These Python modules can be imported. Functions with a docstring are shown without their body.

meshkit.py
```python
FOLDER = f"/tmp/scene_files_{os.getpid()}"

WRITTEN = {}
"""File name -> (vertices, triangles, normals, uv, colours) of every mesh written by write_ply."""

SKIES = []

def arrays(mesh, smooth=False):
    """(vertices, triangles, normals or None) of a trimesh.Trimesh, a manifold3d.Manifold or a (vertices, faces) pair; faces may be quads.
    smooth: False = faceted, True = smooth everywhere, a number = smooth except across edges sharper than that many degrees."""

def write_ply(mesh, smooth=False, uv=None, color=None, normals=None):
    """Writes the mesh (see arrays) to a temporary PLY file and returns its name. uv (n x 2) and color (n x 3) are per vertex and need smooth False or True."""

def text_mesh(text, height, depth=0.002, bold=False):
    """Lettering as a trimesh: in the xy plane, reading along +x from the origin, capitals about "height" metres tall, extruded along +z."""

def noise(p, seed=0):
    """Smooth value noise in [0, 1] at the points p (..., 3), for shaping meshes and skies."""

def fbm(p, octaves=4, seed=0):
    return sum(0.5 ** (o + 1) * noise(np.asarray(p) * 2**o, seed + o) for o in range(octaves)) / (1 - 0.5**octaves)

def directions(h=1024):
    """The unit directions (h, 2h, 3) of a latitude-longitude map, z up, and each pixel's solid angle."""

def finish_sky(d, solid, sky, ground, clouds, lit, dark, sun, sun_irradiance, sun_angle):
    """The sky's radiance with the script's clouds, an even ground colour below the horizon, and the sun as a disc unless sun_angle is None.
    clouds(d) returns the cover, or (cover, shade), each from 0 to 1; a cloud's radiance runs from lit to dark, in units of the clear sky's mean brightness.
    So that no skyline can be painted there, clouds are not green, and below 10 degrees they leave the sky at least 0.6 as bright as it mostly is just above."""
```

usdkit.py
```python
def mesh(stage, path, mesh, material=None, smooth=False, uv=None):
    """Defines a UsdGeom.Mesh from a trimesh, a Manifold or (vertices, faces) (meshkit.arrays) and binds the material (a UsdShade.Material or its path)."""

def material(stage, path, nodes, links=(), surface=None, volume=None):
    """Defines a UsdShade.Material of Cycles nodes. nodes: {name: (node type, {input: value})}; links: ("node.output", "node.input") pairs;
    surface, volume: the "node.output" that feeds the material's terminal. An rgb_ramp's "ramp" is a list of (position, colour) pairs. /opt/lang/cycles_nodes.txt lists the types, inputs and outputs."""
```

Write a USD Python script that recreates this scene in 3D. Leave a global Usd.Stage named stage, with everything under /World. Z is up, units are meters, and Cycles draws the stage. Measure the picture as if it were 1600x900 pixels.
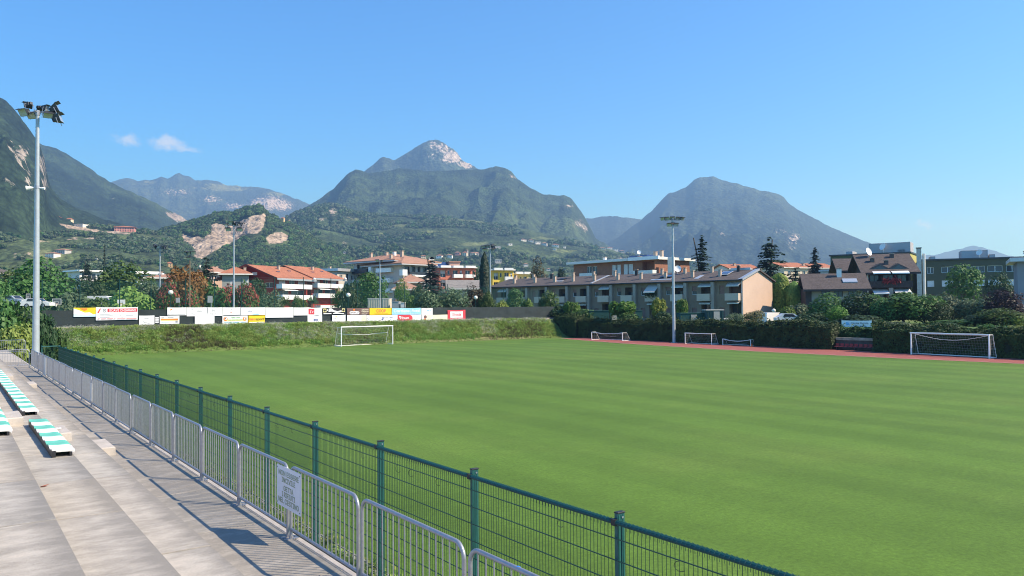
import math, numpy as np, random
import meshkit, usdkit
from pxr import Usd, UsdGeom, UsdShade, UsdLux, Gf, Sdf, Vt

stage = Usd.Stage.CreateInMemory()
UsdGeom.SetStageUpAxis(stage, 'Z')
UsdGeom.SetStageMetersPerUnit(stage, 1.0)
UsdGeom.Xform.Define(stage, '/World')
UsdGeom.Scope.Define(stage, '/World/Looks')
rng = np.random.default_rng(11)

# ------------------------------------------------------------------ camera, sky, sun
# x runs across the pitch, y along the railing, z up; the pitch is z = 0
F_PX, PITCH, ROLL, YAW, EYE = 1200.0, 0.025, -0.008, 0.634, np.array([0, 0, 4.835])
FW = np.array([math.sin(YAW) * math.cos(PITCH), math.cos(YAW) * math.cos(PITCH), math.sin(PITCH)])
_r = np.array([math.cos(YAW), -math.sin(YAW), 0.0]); _u = np.cross(_r, FW)
RT = _r * math.cos(ROLL) + _u * math.sin(ROLL); UP = -_r * math.sin(ROLL) + _u * math.cos(ROLL)
cam = UsdGeom.Camera.Define(stage, '/World/camera')
cam.CreateHorizontalApertureAttr(36.0); cam.CreateVerticalApertureAttr(20.25)
cam.CreateFocalLengthAttr(36.0 * F_PX / 1600); cam.CreateClippingRangeAttr((0.05, 60000.0))
cam.AddTransformOp().Set(Gf.Matrix4d(*[float(x) for row in (np.append(RT, 0), np.append(UP, 0), np.append(-FW, 0), np.append(EYE, 1)) for x in row]))
cam.CreateExposureAttr(0.72)

SUN_AZ = np.array([0.655, -0.755]); SUN_AZ /= np.linalg.norm(SUN_AZ)
SUN_EL = math.radians(41.0)
SUN = np.array([SUN_AZ[0] * math.cos(SUN_EL), SUN_AZ[1] * math.cos(SUN_EL), math.sin(SUN_EL)])
SKY_STRENGTH, SUN_STRENGTH = 0.105, 1.25
sun = UsdLux.DistantLight.Define(stage, '/World/sun')
sun.CreateNormalizeAttr(True); sun.CreateIntensityAttr(SUN_STRENGTH); sun.CreateAngleAttr(0.53)
sun.CreateColorAttr(Gf.Vec3f(1.0, 0.915, 0.785))
_sx = np.cross([0, 0, 1], SUN); _sx /= np.linalg.norm(_sx); _sy = np.cross(SUN, _sx)
sun.AddTransformOp().Set(Gf.Matrix4d(*[float(x) for row in (np.append(_sx, 0), np.append(_sy, 0), np.append(SUN, 0), (0, 0, 0, 1)) for x in row]))


def ray(px, py):
    return FW + RT * (px - 800) / F_PX - UP * (py - 450) / F_PX
def onz(px, py, z=0.0):
    d = ray(px, py); return EYE + d * (z - EYE[2]) / d[2]
def ony(px, py, y):
    d = ray(px, py); return EYE + d * y / d[1]
def onx(px, py, x):
    d = ray(px, py); return EYE + d * x / d[0]
def pz(px, py, depth):
    return EYE + ray(px, py) * depth
def pix(p):
    d = np.atleast_2d(p) - EYE; z = d @ FW
    return 800 + F_PX * (d @ RT) / z, 450 - F_PX * (d @ UP) / z


# the sky: physical sky with three small cumulus clouds
def sky_material():
    n = {"sky": ("sky_texture", dict(sky_type="single_scattering", sun_disc=False, sun_elevation=SUN_EL, sun_rotation=math.atan2(SUN[0], SUN[1]),
                                     altitude=200.0, air_density=1.0, aerosol_density=0.08, ozone_density=6.0)),
         "hs": ("mix", dict(mix_type="multiply", fac=1.0, color2=(0.31, 0.89, 1.40))),
         "tc": ("texture_coordinate", {}), "bg": ("background_shader", dict(strength=SKY_STRENGTH)),
         "nz": ("noise_texture", dict(scale=95.0, detail=5.0, roughness=0.6)),
         "nw": ("vector_math", dict(math_type="subtract", vector2=(0.5, 0.5, 0.5))),
         "ns": ("vector_math", dict(math_type="scale", scale=0.020)),
         "wp": ("vector_math", dict(math_type="add"))}
    l = [("sky.color", "hs.color1"), ("tc.generated", "nz.vector"), ("nz.color", "nw.vector1"), ("nw.vector", "ns.vector1"), ("tc.generated", "wp.vector1"), ("ns.vector", "wp.vector2")]
    last = None
    for k, (px, py, wx, wy, op) in enumerate([(201, 219, 15, 9, .50), (262, 224, 24, 11, .60), (284, 231, 24, 6, .45), (1444, 350, 13, 4, .30), (185, 214, 14, 5, .12)]):
        d = ray(px, py); d = d / np.linalg.norm(d)
        e1 = np.array([d[1], -d[0], 0]); e1 /= np.linalg.norm(e1); e2 = np.cross(e1, d)
        n[f"a{k}"] = ("vector_math", dict(math_type="dot_product", vector2=tuple(e1 * F_PX / wx)))
        n[f"b{k}"] = ("vector_math", dict(math_type="dot_product", vector2=tuple(e2 * F_PX / wy)))
        n[f"f{k}"] = ("vector_math", dict(math_type="dot_product", vector2=tuple(d)))
        n[f"A{k}"] = ("math", dict(math_type="subtract", value2=float(0)))
        n[f"c{k}"] = ("combine_xyz", {})
        n[f"L{k}"] = ("vector_math", dict(math_type="length"))
        n[f"M{k}"] = ("map_range", dict(range_type="smoothstep", from_min=1.25, from_max=0.15, to_min=0.0, to_max=op, clamp=True))
        n[f"G{k}"] = ("math", dict(math_type="greater_than", value2=0.9))
        n[f"H{k}"] = ("math", dict(math_type="multiply"))
        l += [("wp.vector", f"a{k}.vector1"), ("wp.vector", f"b{k}.vector1"), ("tc.generated", f"f{k}.vector1"), (f"a{k}.value", f"A{k}.value1"), (f"A{k}.value", f"c{k}.x"), (f"b{k}.value", f"c{k}.y"),
              (f"c{k}.vector", f"L{k}.vector1"), (f"L{k}.value", f"M{k}.value"), (f"f{k}.value", f"G{k}.value1"), (f"M{k}.result", f"H{k}.value1"), (f"G{k}.value", f"H{k}.value2")]
        if last is None:
            last = f"H{k}.value"
        else:
            n[f"X{k}"] = ("math", dict(math_type="maximum")); l += [(last, f"X{k}.value1"), (f"H{k}.value", f"X{k}.value2")]; last = f"X{k}.value"
    n["mx"] = ("mix", dict(mix_type="mix", color2=CLOUD))
    l += [(last, "mx.fac"), ("hs.color", "mx.color1"), ("mx.color", "bg.color")]
    return usdkit.material(stage, '/World/Looks/sky', n, l, surface="bg.background")
CLOUD = (5.4, 5.8, 6.3)
dome = UsdLux.DomeLight.Define(stage, '/World/sky')
UsdShade.MaterialBindingAPI.Apply(dome.GetPrim()).Bind(sky_material())
dome.GetPrim().SetCustomDataByKey('kind', 'structure')


# ------------------------------------------------------------------ helpers
class MB:
    """collects triangles"""
    def __init__(s): s.V, s.F, s.n = [], [], 0
    def add(s, v, f):
        v = np.asarray(v, float); f = np.asarray(f, int)
        if f.shape[1] == 4: f = np.vstack([f[:, [0, 1, 2]], f[:, [0, 2, 3]]])
        s.V.append(v); s.F.append(f + s.n); s.n += len(v); return s
    BF = np.array([[0, 3, 2, 1], [4, 5, 6, 7], [0, 1, 5, 4], [1, 2, 6, 5], [2, 3, 7, 6], [3, 0, 4, 7]])
    def box(s, x0, x1, y0, y1, z0, z1):
        return s.add([(x0, y0, z0), (x1, y0, z0), (x1, y1, z0), (x0, y1, z0), (x0, y0, z1), (x1, y0, z1), (x1, y1, z1), (x0, y1, z1)], MB.BF)
    def obox(s, c, ax, ay, az):
        """oriented box: centre and three half-axis vectors"""
        c, ax, ay, az = (np.asarray(t, float) for t in (c, ax, ay, az))
        return s.add([c - ax - ay - az, c + ax - ay - az, c + ax + ay - az, c - ax + ay - az, c - ax - ay + az, c + ax - ay + az, c + ax + ay + az, c - ax + ay + az], MB.BF)
    def cbox(s, x0, x1, y0, y1, z0, z1, b):
        """box with chamfered top edges"""
        v = [(x0, y0, z0), (x1, y0, z0), (x1, y1, z0), (x0, y1, z0), (x0, y0, z1 - b), (x1, y0, z1 - b), (x1, y1, z1 - b), (x0, y1, z1 - b),
             (x0 + b, y0 + b, z1), (x1 - b, y0 + b, z1), (x1 - b, y1 - b, z1), (x0 + b, y1 - b, z1)]
        return s.add(v, [[0, 3, 2, 1], [0, 1, 5, 4], [1, 2, 6, 5], [2, 3, 7, 6], [3, 0, 4, 7], [4, 5, 9, 8], [5, 6, 10, 9], [6, 7, 11, 10], [7, 4, 8, 11], [8, 9, 10, 11]])
    def tube(s, a, b, r, n=6, r2=None, caps=True):
        a, b = np.asarray(a, float), np.asarray(b, float); return s.path([a, b], [r, r if r2 is None else r2], n, caps)
    def path(s, pts, r, n=6, caps=True):
        pts = np.asarray(pts, float); m = len(pts); r = np.broadcast_to(r, m)
        t = np.gradient(pts, axis=0); t /= np.maximum(np.linalg.norm(t, axis=1, keepdims=True), 1e-9)
        ref = np.array([0, 0, 1.0]) if abs(t[:, 2]).max() < 0.9 else np.array([0.0, 1.0, 0.02])
        if abs(t @ ref).max() > 0.97: ref = np.array([1.0, 0.13, 0.02])
        e1 = np.cross(t, ref); e1 /= np.linalg.norm(e1, axis=1, keepdims=True); e2 = np.cross(t, e1)
        a = np.arange(n) * 2 * math.pi / n
        v = pts[:, None] + r[:, None, None] * (e1[:, None] * np.cos(a)[None, :, None] + e2[:, None] * np.sin(a)[None, :, None])
        i, j = np.meshgrid(np.arange(m - 1), np.arange(n), indexing='ij'); j2 = (j + 1) % n
        f = np.stack([i * n + j, i * n + j2, (i + 1) * n + j2, (i + 1) * n + j], -1).reshape(-1, 4)
        s.add(v.reshape(-1, 3), f)
        if caps:
            for k in (0, m - 1):
                ring = v[k]; s.add(np.vstack([ring, pts[k]]), [[q, (q + 1) % n, n] for q in range(n)])
        return s
    def quads(s, q):
        q = np.asarray(q, float).reshape(-1, 4, 3); n = len(q)
        return s.add(q.reshape(-1, 3), np.arange(4 * n).reshape(n, 4))
    def prism(s, poly, f0, f1):
        """closed convex-ish polygon between the two maps f0, f1: (u, w) -> point"""
        a, b = [np.array([f(*p) for p in poly], float) for f in (f0, f1)]; n = len(poly)
        s.add(np.vstack([a, b]), [[i, (i + 1) % n, n + (i + 1) % n, n + i] for i in range(n)])
        fan = [[0, i, i + 1] for i in range(1, n - 1)]
        s.add(a, fan); s.add(b, fan); return s
    def mesh(s, o):
        return s.add(np.array(o.vertices), np.array(o.faces))
    def sphere(s, c, r, k=2, sc=(1, 1, 1)):
        import trimesh
        o = trimesh.creation.icosphere(k, 1.0); return s.add(np.array(o.vertices) * r * np.array(sc) + np.asarray(c), o.faces)
    def arr(s): return np.vstack(s.V), np.vstack(s.F)
    def move(s, fn): s.V = [fn(v) for v in s.V]; return s


_used = {}
def numbered(parent, name):
    k = (parent, name); n = _used.get(k, 0); _used[k] = n + 1
    return name if n == 0 else f"{name}_{n:03d}"
def path_of(p): return '/World' if p is None else str(p.GetPath())
def put(name, mb, mat, parent=None, smooth=None, label=None):
    v, f = mb.arr() if isinstance(mb, MB) else mb
    path = path_of(parent) + '/' + numbered(path_of(parent), name)
    if smooth:
        return usdkit.mesh(stage, path, (v, f), mat, smooth=smooth).GetPrim()
    m = UsdGeom.Mesh.Define(stage, path)
    m.CreatePointsAttr(Vt.Vec3fArray.FromNumpy(v.astype(np.float32)))
    m.CreateFaceVertexCountsAttr(Vt.IntArray.FromNumpy(np.full(len(f), 3, np.int32)))
    m.CreateFaceVertexIndicesAttr(Vt.IntArray.FromNumpy(f.astype(np.int32).ravel()))
    m.CreateSubdivisionSchemeAttr("none")
    UsdShade.MaterialBindingAPI.Apply(m.GetPrim()).Bind(mat)
    if label: m.GetPrim().SetCustomDataByKey('label', label)
    return m.GetPrim()
def primvar(prim, name, data):
    data = np.asarray(data, np.float32)
    if data.ndim == 2:
        UsdGeom.PrimvarsAPI(prim).CreatePrimvar(name, Sdf.ValueTypeNames.Color3fArray, "vertex").Set(Vt.Vec3fArray.FromNumpy(data))
    else:
        UsdGeom.PrimvarsAPI(prim).CreatePrimvar(name, Sdf.ValueTypeNames.FloatArray, "vertex").Set(Vt.FloatArray.FromNumpy(data))
def tag(o, label=None, category=None, group=None, kind=None):
    for k, v in (('label', label), ('category', category), ('group', group), ('kind', kind)):
        if v: o.SetCustomDataByKey(k, v)
    return o
def thing(name, label, category, loc=(0, 0, 0), rz=0.0, scale=None, group=None, kind=None, parent=None):
    x = UsdGeom.Xform.Define(stage, path_of(parent) + '/' + numbered(path_of(parent), name))
    x.AddTranslateOp().Set(Gf.Vec3d(*[float(t) for t in loc]))
    if rz: x.AddRotateZOp().Set(math.degrees(rz))
    if scale is not None: x.AddScaleOp().Set(Gf.Vec3f(*[float(t) for t in (scale if np.ndim(scale) else (scale,) * 3)]))
    return tag(x.GetPrim(), label, category, group, kind)
KINDS = None
def kind_prim(name):
    """a class prim whose children are the parts; copies reference it"""
    global KINDS
    if KINDS is None: KINDS = stage.CreateClassPrim('/World/Kinds')
    return stage.CreateClassPrim('/World/Kinds/' + numbered('/World/Kinds', name))
def copy(src, name, label, category, loc, rz=0.0, scale=None, group=None):
    p = thing(name, label, category, loc, rz, scale, group)
    p.GetReferences().AddInternalReference(src.GetPath()); p.SetInstanceable(True)
    return p


# ------------------------------------------------------------------ materials
_mats = {}
def paint(name, col, rough=0.6, metal=0.0, vary=0.10, scale=6.0, bump=0.0, bscale=40.0, spec=0.4, vscale=None):
    """a plain surface with some blotches, optional fine relief"""
    if name in _mats: return _mats[name]
    c = np.array(col, float)
    n = {"g": ("geometry", {}), "mp": ("mapping", dict(scale=vscale or (1, 1, 1))), "n": ("noise_texture", dict(scale=scale, detail=5.0, roughness=0.6)),
         "r": ("rgb_ramp", dict(ramp=[(0.28, tuple(c * (1 - vary))), (0.5, tuple(c)), (0.72, tuple(np.minimum(c * (1 + vary), 0.92)))])),
         "p": ("principled_bsdf", dict(roughness=rough, metallic=metal, specular_ior_level=spec))}
    l = [("g.position", "mp.vector"), ("mp.vector", "n.vector"), ("n.fac", "r.fac"), ("r.color", "p.base_color")]
    if bump:
        n["bn"] = ("noise_texture", dict(scale=bscale, detail=4.0)); n["b"] = ("bump", dict(strength=bump, distance=0.02))
        l += [("g.position", "bn.vector"), ("bn.fac", "b.height"), ("b.normal", "p.normal")]
    m = usdkit.material(stage, '/World/Looks/' + name, n, l, surface="p.BSDF"); _mats[name] = m; return m


def leaf_mat(name, dark, mid, light, translucency=0.30, hue=0.03):
    """leaves: tone differs from leaf to leaf, in clumps, and from plant to plant"""
    n = {"g": ("geometry", {}), "oi": ("object_info", {}), "n": ("noise_texture", dict(scale=0.9, detail=3.0)),
         "m1": ("math", dict(math_type="multiply", value2=0.55)), "m2": ("math", dict(math_type="multiply_add", value2=0.45)),
         "r": ("rgb_ramp", dict(ramp=[(0.12, dark), (0.48, mid), (0.85, light)])),
         "vr": ("map_range", dict(from_min=0.0, from_max=1.0, to_min=0.5 - hue, to_max=0.5 + hue)),
         "vv": ("map_range", dict(from_min=0.0, from_max=1.0, to_min=0.82, to_max=1.2)),
         "h": ("hsv", dict(saturation=1.0)),
         "d": ("principled_bsdf", dict(roughness=0.55, specular_ior_level=0.35)), "t": ("translucent_bsdf", {}), "mx": ("mix_closure", dict(fac=translucency))}
    l = [("g.position", "n.vector"), ("g.random_per_island", "m1.value1"), ("n.fac", "m2.value1"), ("m1.value", "m2.value3"), ("m2.value", "r.fac"), ("r.color", "h.color"),
         ("oi.random", "vr.value"), ("oi.random", "vv.value"), ("vr.result", "h.hue"), ("vv.result", "h.value"), ("h.color", "d.base_color"), ("h.color", "t.color"),
         ("d.BSDF", "mx.closure1"), ("t.BSDF", "mx.closure2")]
    m = usdkit.material(stage, '/World/Looks/' + name, n, l, surface="mx.closure"); _mats[name] = m; return m


LEAF = dict(
    green=leaf_mat("leaf_green", (0.055, 0.114, 0.028), (0.130, 0.239, 0.052), (0.224, 0.362, 0.085)),
    dark=leaf_mat("leaf_dark", (0.029, 0.062, 0.023), (0.065, 0.127, 0.039), (0.117, 0.203, 0.062)),
    bright=leaf_mat("leaf_bright", (0.071, 0.144, 0.023), (0.172, 0.316, 0.043), (0.302, 0.475, 0.079)),
    yellow=leaf_mat("leaf_yellow", (0.162, 0.216, 0.036), (0.360, 0.450, 0.072), (0.540, 0.612, 0.126)),
    olive=leaf_mat("leaf_olive", (0.085, 0.130, 0.067), (0.181, 0.241, 0.130), (0.294, 0.363, 0.207)),
    orange=leaf_mat("leaf_orange", (0.196, 0.132, 0.025), (0.414, 0.259, 0.052), (0.552, 0.356, 0.092)),
    purple=leaf_mat("leaf_purple", (0.020, 0.012, 0.014), (0.050, 0.026, 0.028), (0.085, 0.050, 0.045)),
    brown=leaf_mat("leaf_brown", (0.055, 0.048, 0.022), (0.110, 0.088, 0.044), (0.160, 0.130, 0.070)),
    conifer=leaf_mat("leaf_conifer", (0.013, 0.033, 0.016), (0.027, 0.062, 0.030), (0.056, 0.106, 0.048), 0.12),
    spruce=leaf_mat("leaf_spruce", (0.025, 0.045, 0.040), (0.053, 0.085, 0.075), (0.100, 0.147, 0.131), 0.12),
    hedge=leaf_mat("leaf_hedge", (0.034, 0.064, 0.017), (0.086, 0.143, 0.030), (0.175, 0.245, 0.059), 0.25),
    pink=leaf_mat("petal_pink", (0.30, 0.05, 0.07), (0.48, 0.09, 0.11), (0.60, 0.18, 0.18), 0.3),
    weed=leaf_mat("leaf_weed", (0.205, 0.287, 0.067), (0.369, 0.485, 0.118), (0.575, 0.685, 0.214), 0.35),
    weed2=leaf_mat("leaf_weed_dark", (0.184, 0.302, 0.069), (0.340, 0.498, 0.111), (0.551, 0.722, 0.197), 0.35),
    dry=leaf_mat("leaf_dry", (0.120, 0.115, 0.050), (0.220, 0.205, 0.095), (0.330, 0.300, 0.150), 0.3),
    white=leaf_mat("petal_white", (0.45, 0.46, 0.40), (0.60, 0.61, 0.54), (0.72, 0.72, 0.66), 0.3))
BARK = paint("bark", (0.10, 0.078, 0.058), 0.9, vary=0.3, scale=9, bump=0.6, bscale=14)
GALV = paint("galvanised_steel", (0.35, 0.365, 0.40), 0.44, 0.6, vary=0.13, scale=14, bump=0.06, bscale=160)
MASTM = paint("mast_grey_paint", (0.40, 0.44, 0.47), 0.45, 0.25, vary=0.10, scale=2.5)
GREENP = paint("green_fence_paint", (0.020, 0.105, 0.098), 0.42, 0.0, vary=0.12, scale=10)
GREEND = paint("green_wire_coating", (0.006, 0.044, 0.038), 0.45, 0.0, vary=0.10, scale=10)
WHITE = paint("white_paint", (0.78, 0.78, 0.76), 0.5, vary=0.05, scale=2)
OFFW = paint("off_white_paint", (0.66, 0.65, 0.60), 0.6, vary=0.07, scale=1.2)
BLACK = paint("black_plastic", (0.02, 0.02, 0.022), 0.5, vary=0.2, scale=8)
DARKM = paint("dark_metal", (0.06, 0.065, 0.07), 0.45, 0.5, vary=0.2, scale=5)
PANE = usdkit.material(stage, '/World/Looks/window_pane', {"p": ("principled_bsdf", dict(base_color=(0.03, 0.036, 0.045), roughness=0.08, specular_ior_level=0.6))}, [], surface="p.BSDF")
LENS = usdkit.material(stage, '/World/Looks/lamp_lens', {"p": ("principled_bsdf", dict(base_color=(0.45, 0.50, 0.52), roughness=0.12, metallic=0.4))}, [], surface="p.BSDF")
GLOBE = usdkit.material(stage, '/World/Looks/lamp_globe', {"p": ("principled_bsdf", dict(base_color=(0.80, 0.78, 0.66), roughness=0.25, subsurface_weight=0.0))}, [], surface="p.BSDF")
# ------------------------------------------------------------------ ground, pitch, track
def sm(a, b, t):
    t = np.clip((np.asarray(t, float) - a) / (b - a), 0, 1); return t * t * (3 - 2 * t)
def hedge_x(y): return 74.9 + 0.083 * (np.asarray(y, float) - 28)
def track_x(y): return np.interp(y, [-60, 10, 25, 35, 50, 61, 74, 89, 100], [71.5, 70.2, 69.0, 68.2, 68.2, 69.4, 71.2, 75.0, 79.0])
TERR = 1.41
def G(x, y):
    x, y = np.asarray(x, float), np.asarray(y, float)
    bank = 2.86 * sm(92.9, 99.0, y)
    right = 2.2 * sm(1.7, 2.8, x - hedge_x(y))
    left = 1.34 * (x < 4.25)
    return np.maximum(np.maximum(bank, right), left)


def ground_material():
    n = {"g": ("geometry", {}), "n1": ("noise_texture", dict(scale=0.05, detail=6.0, roughness=0.6)), "n2": ("noise_texture", dict(scale=1.7, detail=6.0, roughness=0.7)),
         "r1": ("rgb_ramp", dict(ramp=[(0.35, (0.085, 0.145, 0.034)), (0.5, (0.135, 0.19, 0.052)), (0.68, (0.21, 0.20, 0.10))])),
         "r2": ("rgb_ramp", dict(ramp=[(0.3, (0.6, 0.6, 0.6)), (0.7, (1.2, 1.2, 1.2))])), "m": ("mix", dict(mix_type="multiply", fac=1.0)), "p": ("principled_bsdf", dict(roughness=0.95, specular_ior_level=0.2)),
         "b": ("bump", dict(strength=0.8, distance=0.06))}
    l = [("g.position", "n1.vector"), ("g.position", "n2.vector"), ("n1.fac", "r1.fac"), ("n2.fac", "r2.fac"), ("r1.color", "m.color1"), ("r2.color", "m.color2"), ("m.color", "p.base_color"), ("n2.fac", "b.height"), ("b.normal", "p.normal")]
    return usdkit.material(stage, '/World/Looks/ground_grass', n, l, surface="p.BSDF")
GROUND = ground_material()

xs = np.unique(np.concatenate([np.linspace(-3500, -60, 14), np.arange(-60, 4, 8), [4.3, 4.54, 4.56, 4.8, 6], np.arange(10, 72, 4), np.arange(72, 86, 0.6), np.arange(86, 160, 6), np.linspace(160, 3500, 16)]))
ys = np.unique(np.concatenate([np.linspace(-600, -40, 6), np.arange(-40, 92, 6), np.arange(92.6, 99.6, 0.35), np.arange(100, 180, 8), np.linspace(180, 5000, 20)]))
gx, gy = np.meshgrid(xs, ys, indexing='ij')
gz = G(gx, gy) - 0.03
gz = gz + np.where(gy > 93.3, 0.10 * (meshkit.noise(np.stack([gx * .9, gy * .9, gx * 0], -1)) - .5) * (gy < 99.2), 0)
i, j = np.meshgrid(np.arange(len(xs) - 1), np.arange(len(ys) - 1), indexing='ij')
k = (i * len(ys) + j).ravel()
gp = put('ground', (np.stack([gx, gy, gz], -1).reshape(-1, 3), np.vstack([np.stack([k, k + len(ys), k + len(ys) + 1], 1), np.stack([k, k + len(ys) + 1, k + 1], 1)])), GROUND)
tag(gp, 'rough grassy ground around the sports field with a raised terrace behind', kind='structure')


def pitch_material():
    n = {"g": ("geometry", {}), "sx": ("separate_xyz", {}), "nw": ("noise_texture", dict(scale=0.05, detail=2.0)), "nm": ("math", dict(math_type="multiply_add", value2=1.6)),
         # mowing bands run along the pitch
         "s1": ("math", dict(math_type="multiply", value2=1.75)), "s1s": ("math", dict(math_type="sine")), "s1c": ("map_range", dict(range_type="smoothstep", from_min=-.5, from_max=.5, to_min=-1.0, to_max=1.0, clamp=True)),
         "s2": ("math", dict(math_type="multiply", value2=0.52)), "s2s": ("math", dict(math_type="sine")), "s2c": ("map_range", dict(range_type="smoothstep", from_min=-.6, from_max=.6, to_min=-1.0, to_max=1.0, clamp=True)),
         "sa": ("math", dict(math_type="multiply_add", value2=0.7)),
         "bm": ("map_range", dict(from_min=-1.7, from_max=1.7, to_min=0.905, to_max=1.09)),
         "n1": ("noise_texture", dict(scale=0.10, detail=5.0, roughness=0.62)), "n2": ("noise_texture", dict(scale=1.4, detail=7.0, roughness=0.75)), "n3": ("noise_texture", dict(scale=9.0, detail=8.0, roughness=0.92)),
         "r1": ("rgb_ramp", dict(ramp=[(0.32, (0.080, 0.150, 0.018)), (0.5, (0.092, 0.168, 0.022)), (0.68, (0.112, 0.184, 0.028))])),
         "r2": ("map_range", dict(from_min=0.3, from_max=0.7, to_min=0.90, to_max=1.10)), "r3": ("map_range", dict(from_min=0.32, from_max=0.68, to_min=0.52, to_max=1.48)),
         # thin dry spots
         "nd": ("noise_texture", dict(scale=0.62, detail=8.0, roughness=0.75)), "rd": ("rgb_ramp", dict(ramp=[(0.66, (0, 0, 0)), (0.76, (0.35, 0.35, 0.35))])),
         "md": ("mix", dict(color2=(0.23, 0.22, 0.085))),
         "x1": ("vector_math", dict(math_type="scale")), "x2": ("vector_math", dict(math_type="scale")), "x3": ("vector_math", dict(math_type="scale")),
         "p": ("principled_bsdf", dict(roughness=0.8, specular_ior_level=0.2)), "b": ("bump", dict(strength=0.5, distance=0.02))}
    l = [("g.position", "sx.vector"), ("g.position", "nw.vector"), ("nw.fac", "nm.value1"), ("sx.x", "nm.value3"), ("nm.value", "s1.value1"), ("s1.value", "s1s.value1"), ("nm.value", "s2.value1"), ("s2.value", "s2s.value1"),
         ("s1s.value", "s1c.value"), ("s2s.value", "s2c.value"), ("s2c.result", "sa.value1"), ("s1c.result", "sa.value3"), ("sa.value", "bm.value"), ("g.position", "n1.vector"), ("g.position", "n2.vector"), ("g.position", "n3.vector"), ("n1.fac", "r1.fac"),
         ("n2.fac", "r2.value"), ("n3.fac", "r3.value"), ("g.position", "nd.vector"), ("nd.fac", "rd.fac"), ("r1.color", "md.color1"), ("rd.color", "md.fac"), ("md.color", "x1.vector1"), ("bm.result", "x1.scale"),
         ("x1.vector", "x2.vector1"), ("r2.result", "x2.scale"), ("x2.vector", "x3.vector1"), ("r3.result", "x3.scale"), ("x3.vector", "p.base_color"), ("n3.fac", "b.height"), ("b.normal", "p.normal")]
    return usdkit.material(stage, '/World/Looks/pitch_turf', n, l, surface="p.BSDF")
PITCHM = pitch_material()
def strip(fx0, fx1, ya, z, n=2):
    y = np.asarray(ya, float); cols = [fx0(y) + (fx1(y) - fx0(y)) * t for t in np.linspace(0, 1, n)]
    v = np.stack([np.stack([c, y, np.full_like(y, z)], -1) for c in cols], 1).reshape(-1, 3)
    i, j = np.meshgrid(np.arange(len(y) - 1), np.arange(n - 1), indexing='ij'); k = (i * n + j).ravel()
    return MB().add(v, np.stack([k, k + 1, k + n + 1, k + n], 1))
yy = np.linspace(-40, 93.6, 60)
tag(put('pitch', strip(lambda y: 6.45 + 0 * y, lambda y: np.minimum(track_x(y), 75.2), yy, 0.0), PITCHM), 'mown green football pitch with faint mowing stripes', kind='structure')
TRACK = paint("red_track", (0.29, 0.085, 0.068), 0.9, vary=0.14, scale=1.3, bump=0.35, bscale=60)
yt = np.linspace(-40, 90, 60)
tag(put('running_track', strip(lambda y: track_x(y) + 0.01, lambda y: hedge_x(y) + 0.4, yt, 0.006), TRACK), 'brick red running track beyond the pitch', kind='structure')
tag(put('track_kerb', strip(lambda y: track_x(y) - 0.06, lambda y: track_x(y) + 0.06, yt, 0.035), paint("pale_kerb", (0.42, 0.36, 0.32), 0.8)), kind='structure')


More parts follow.
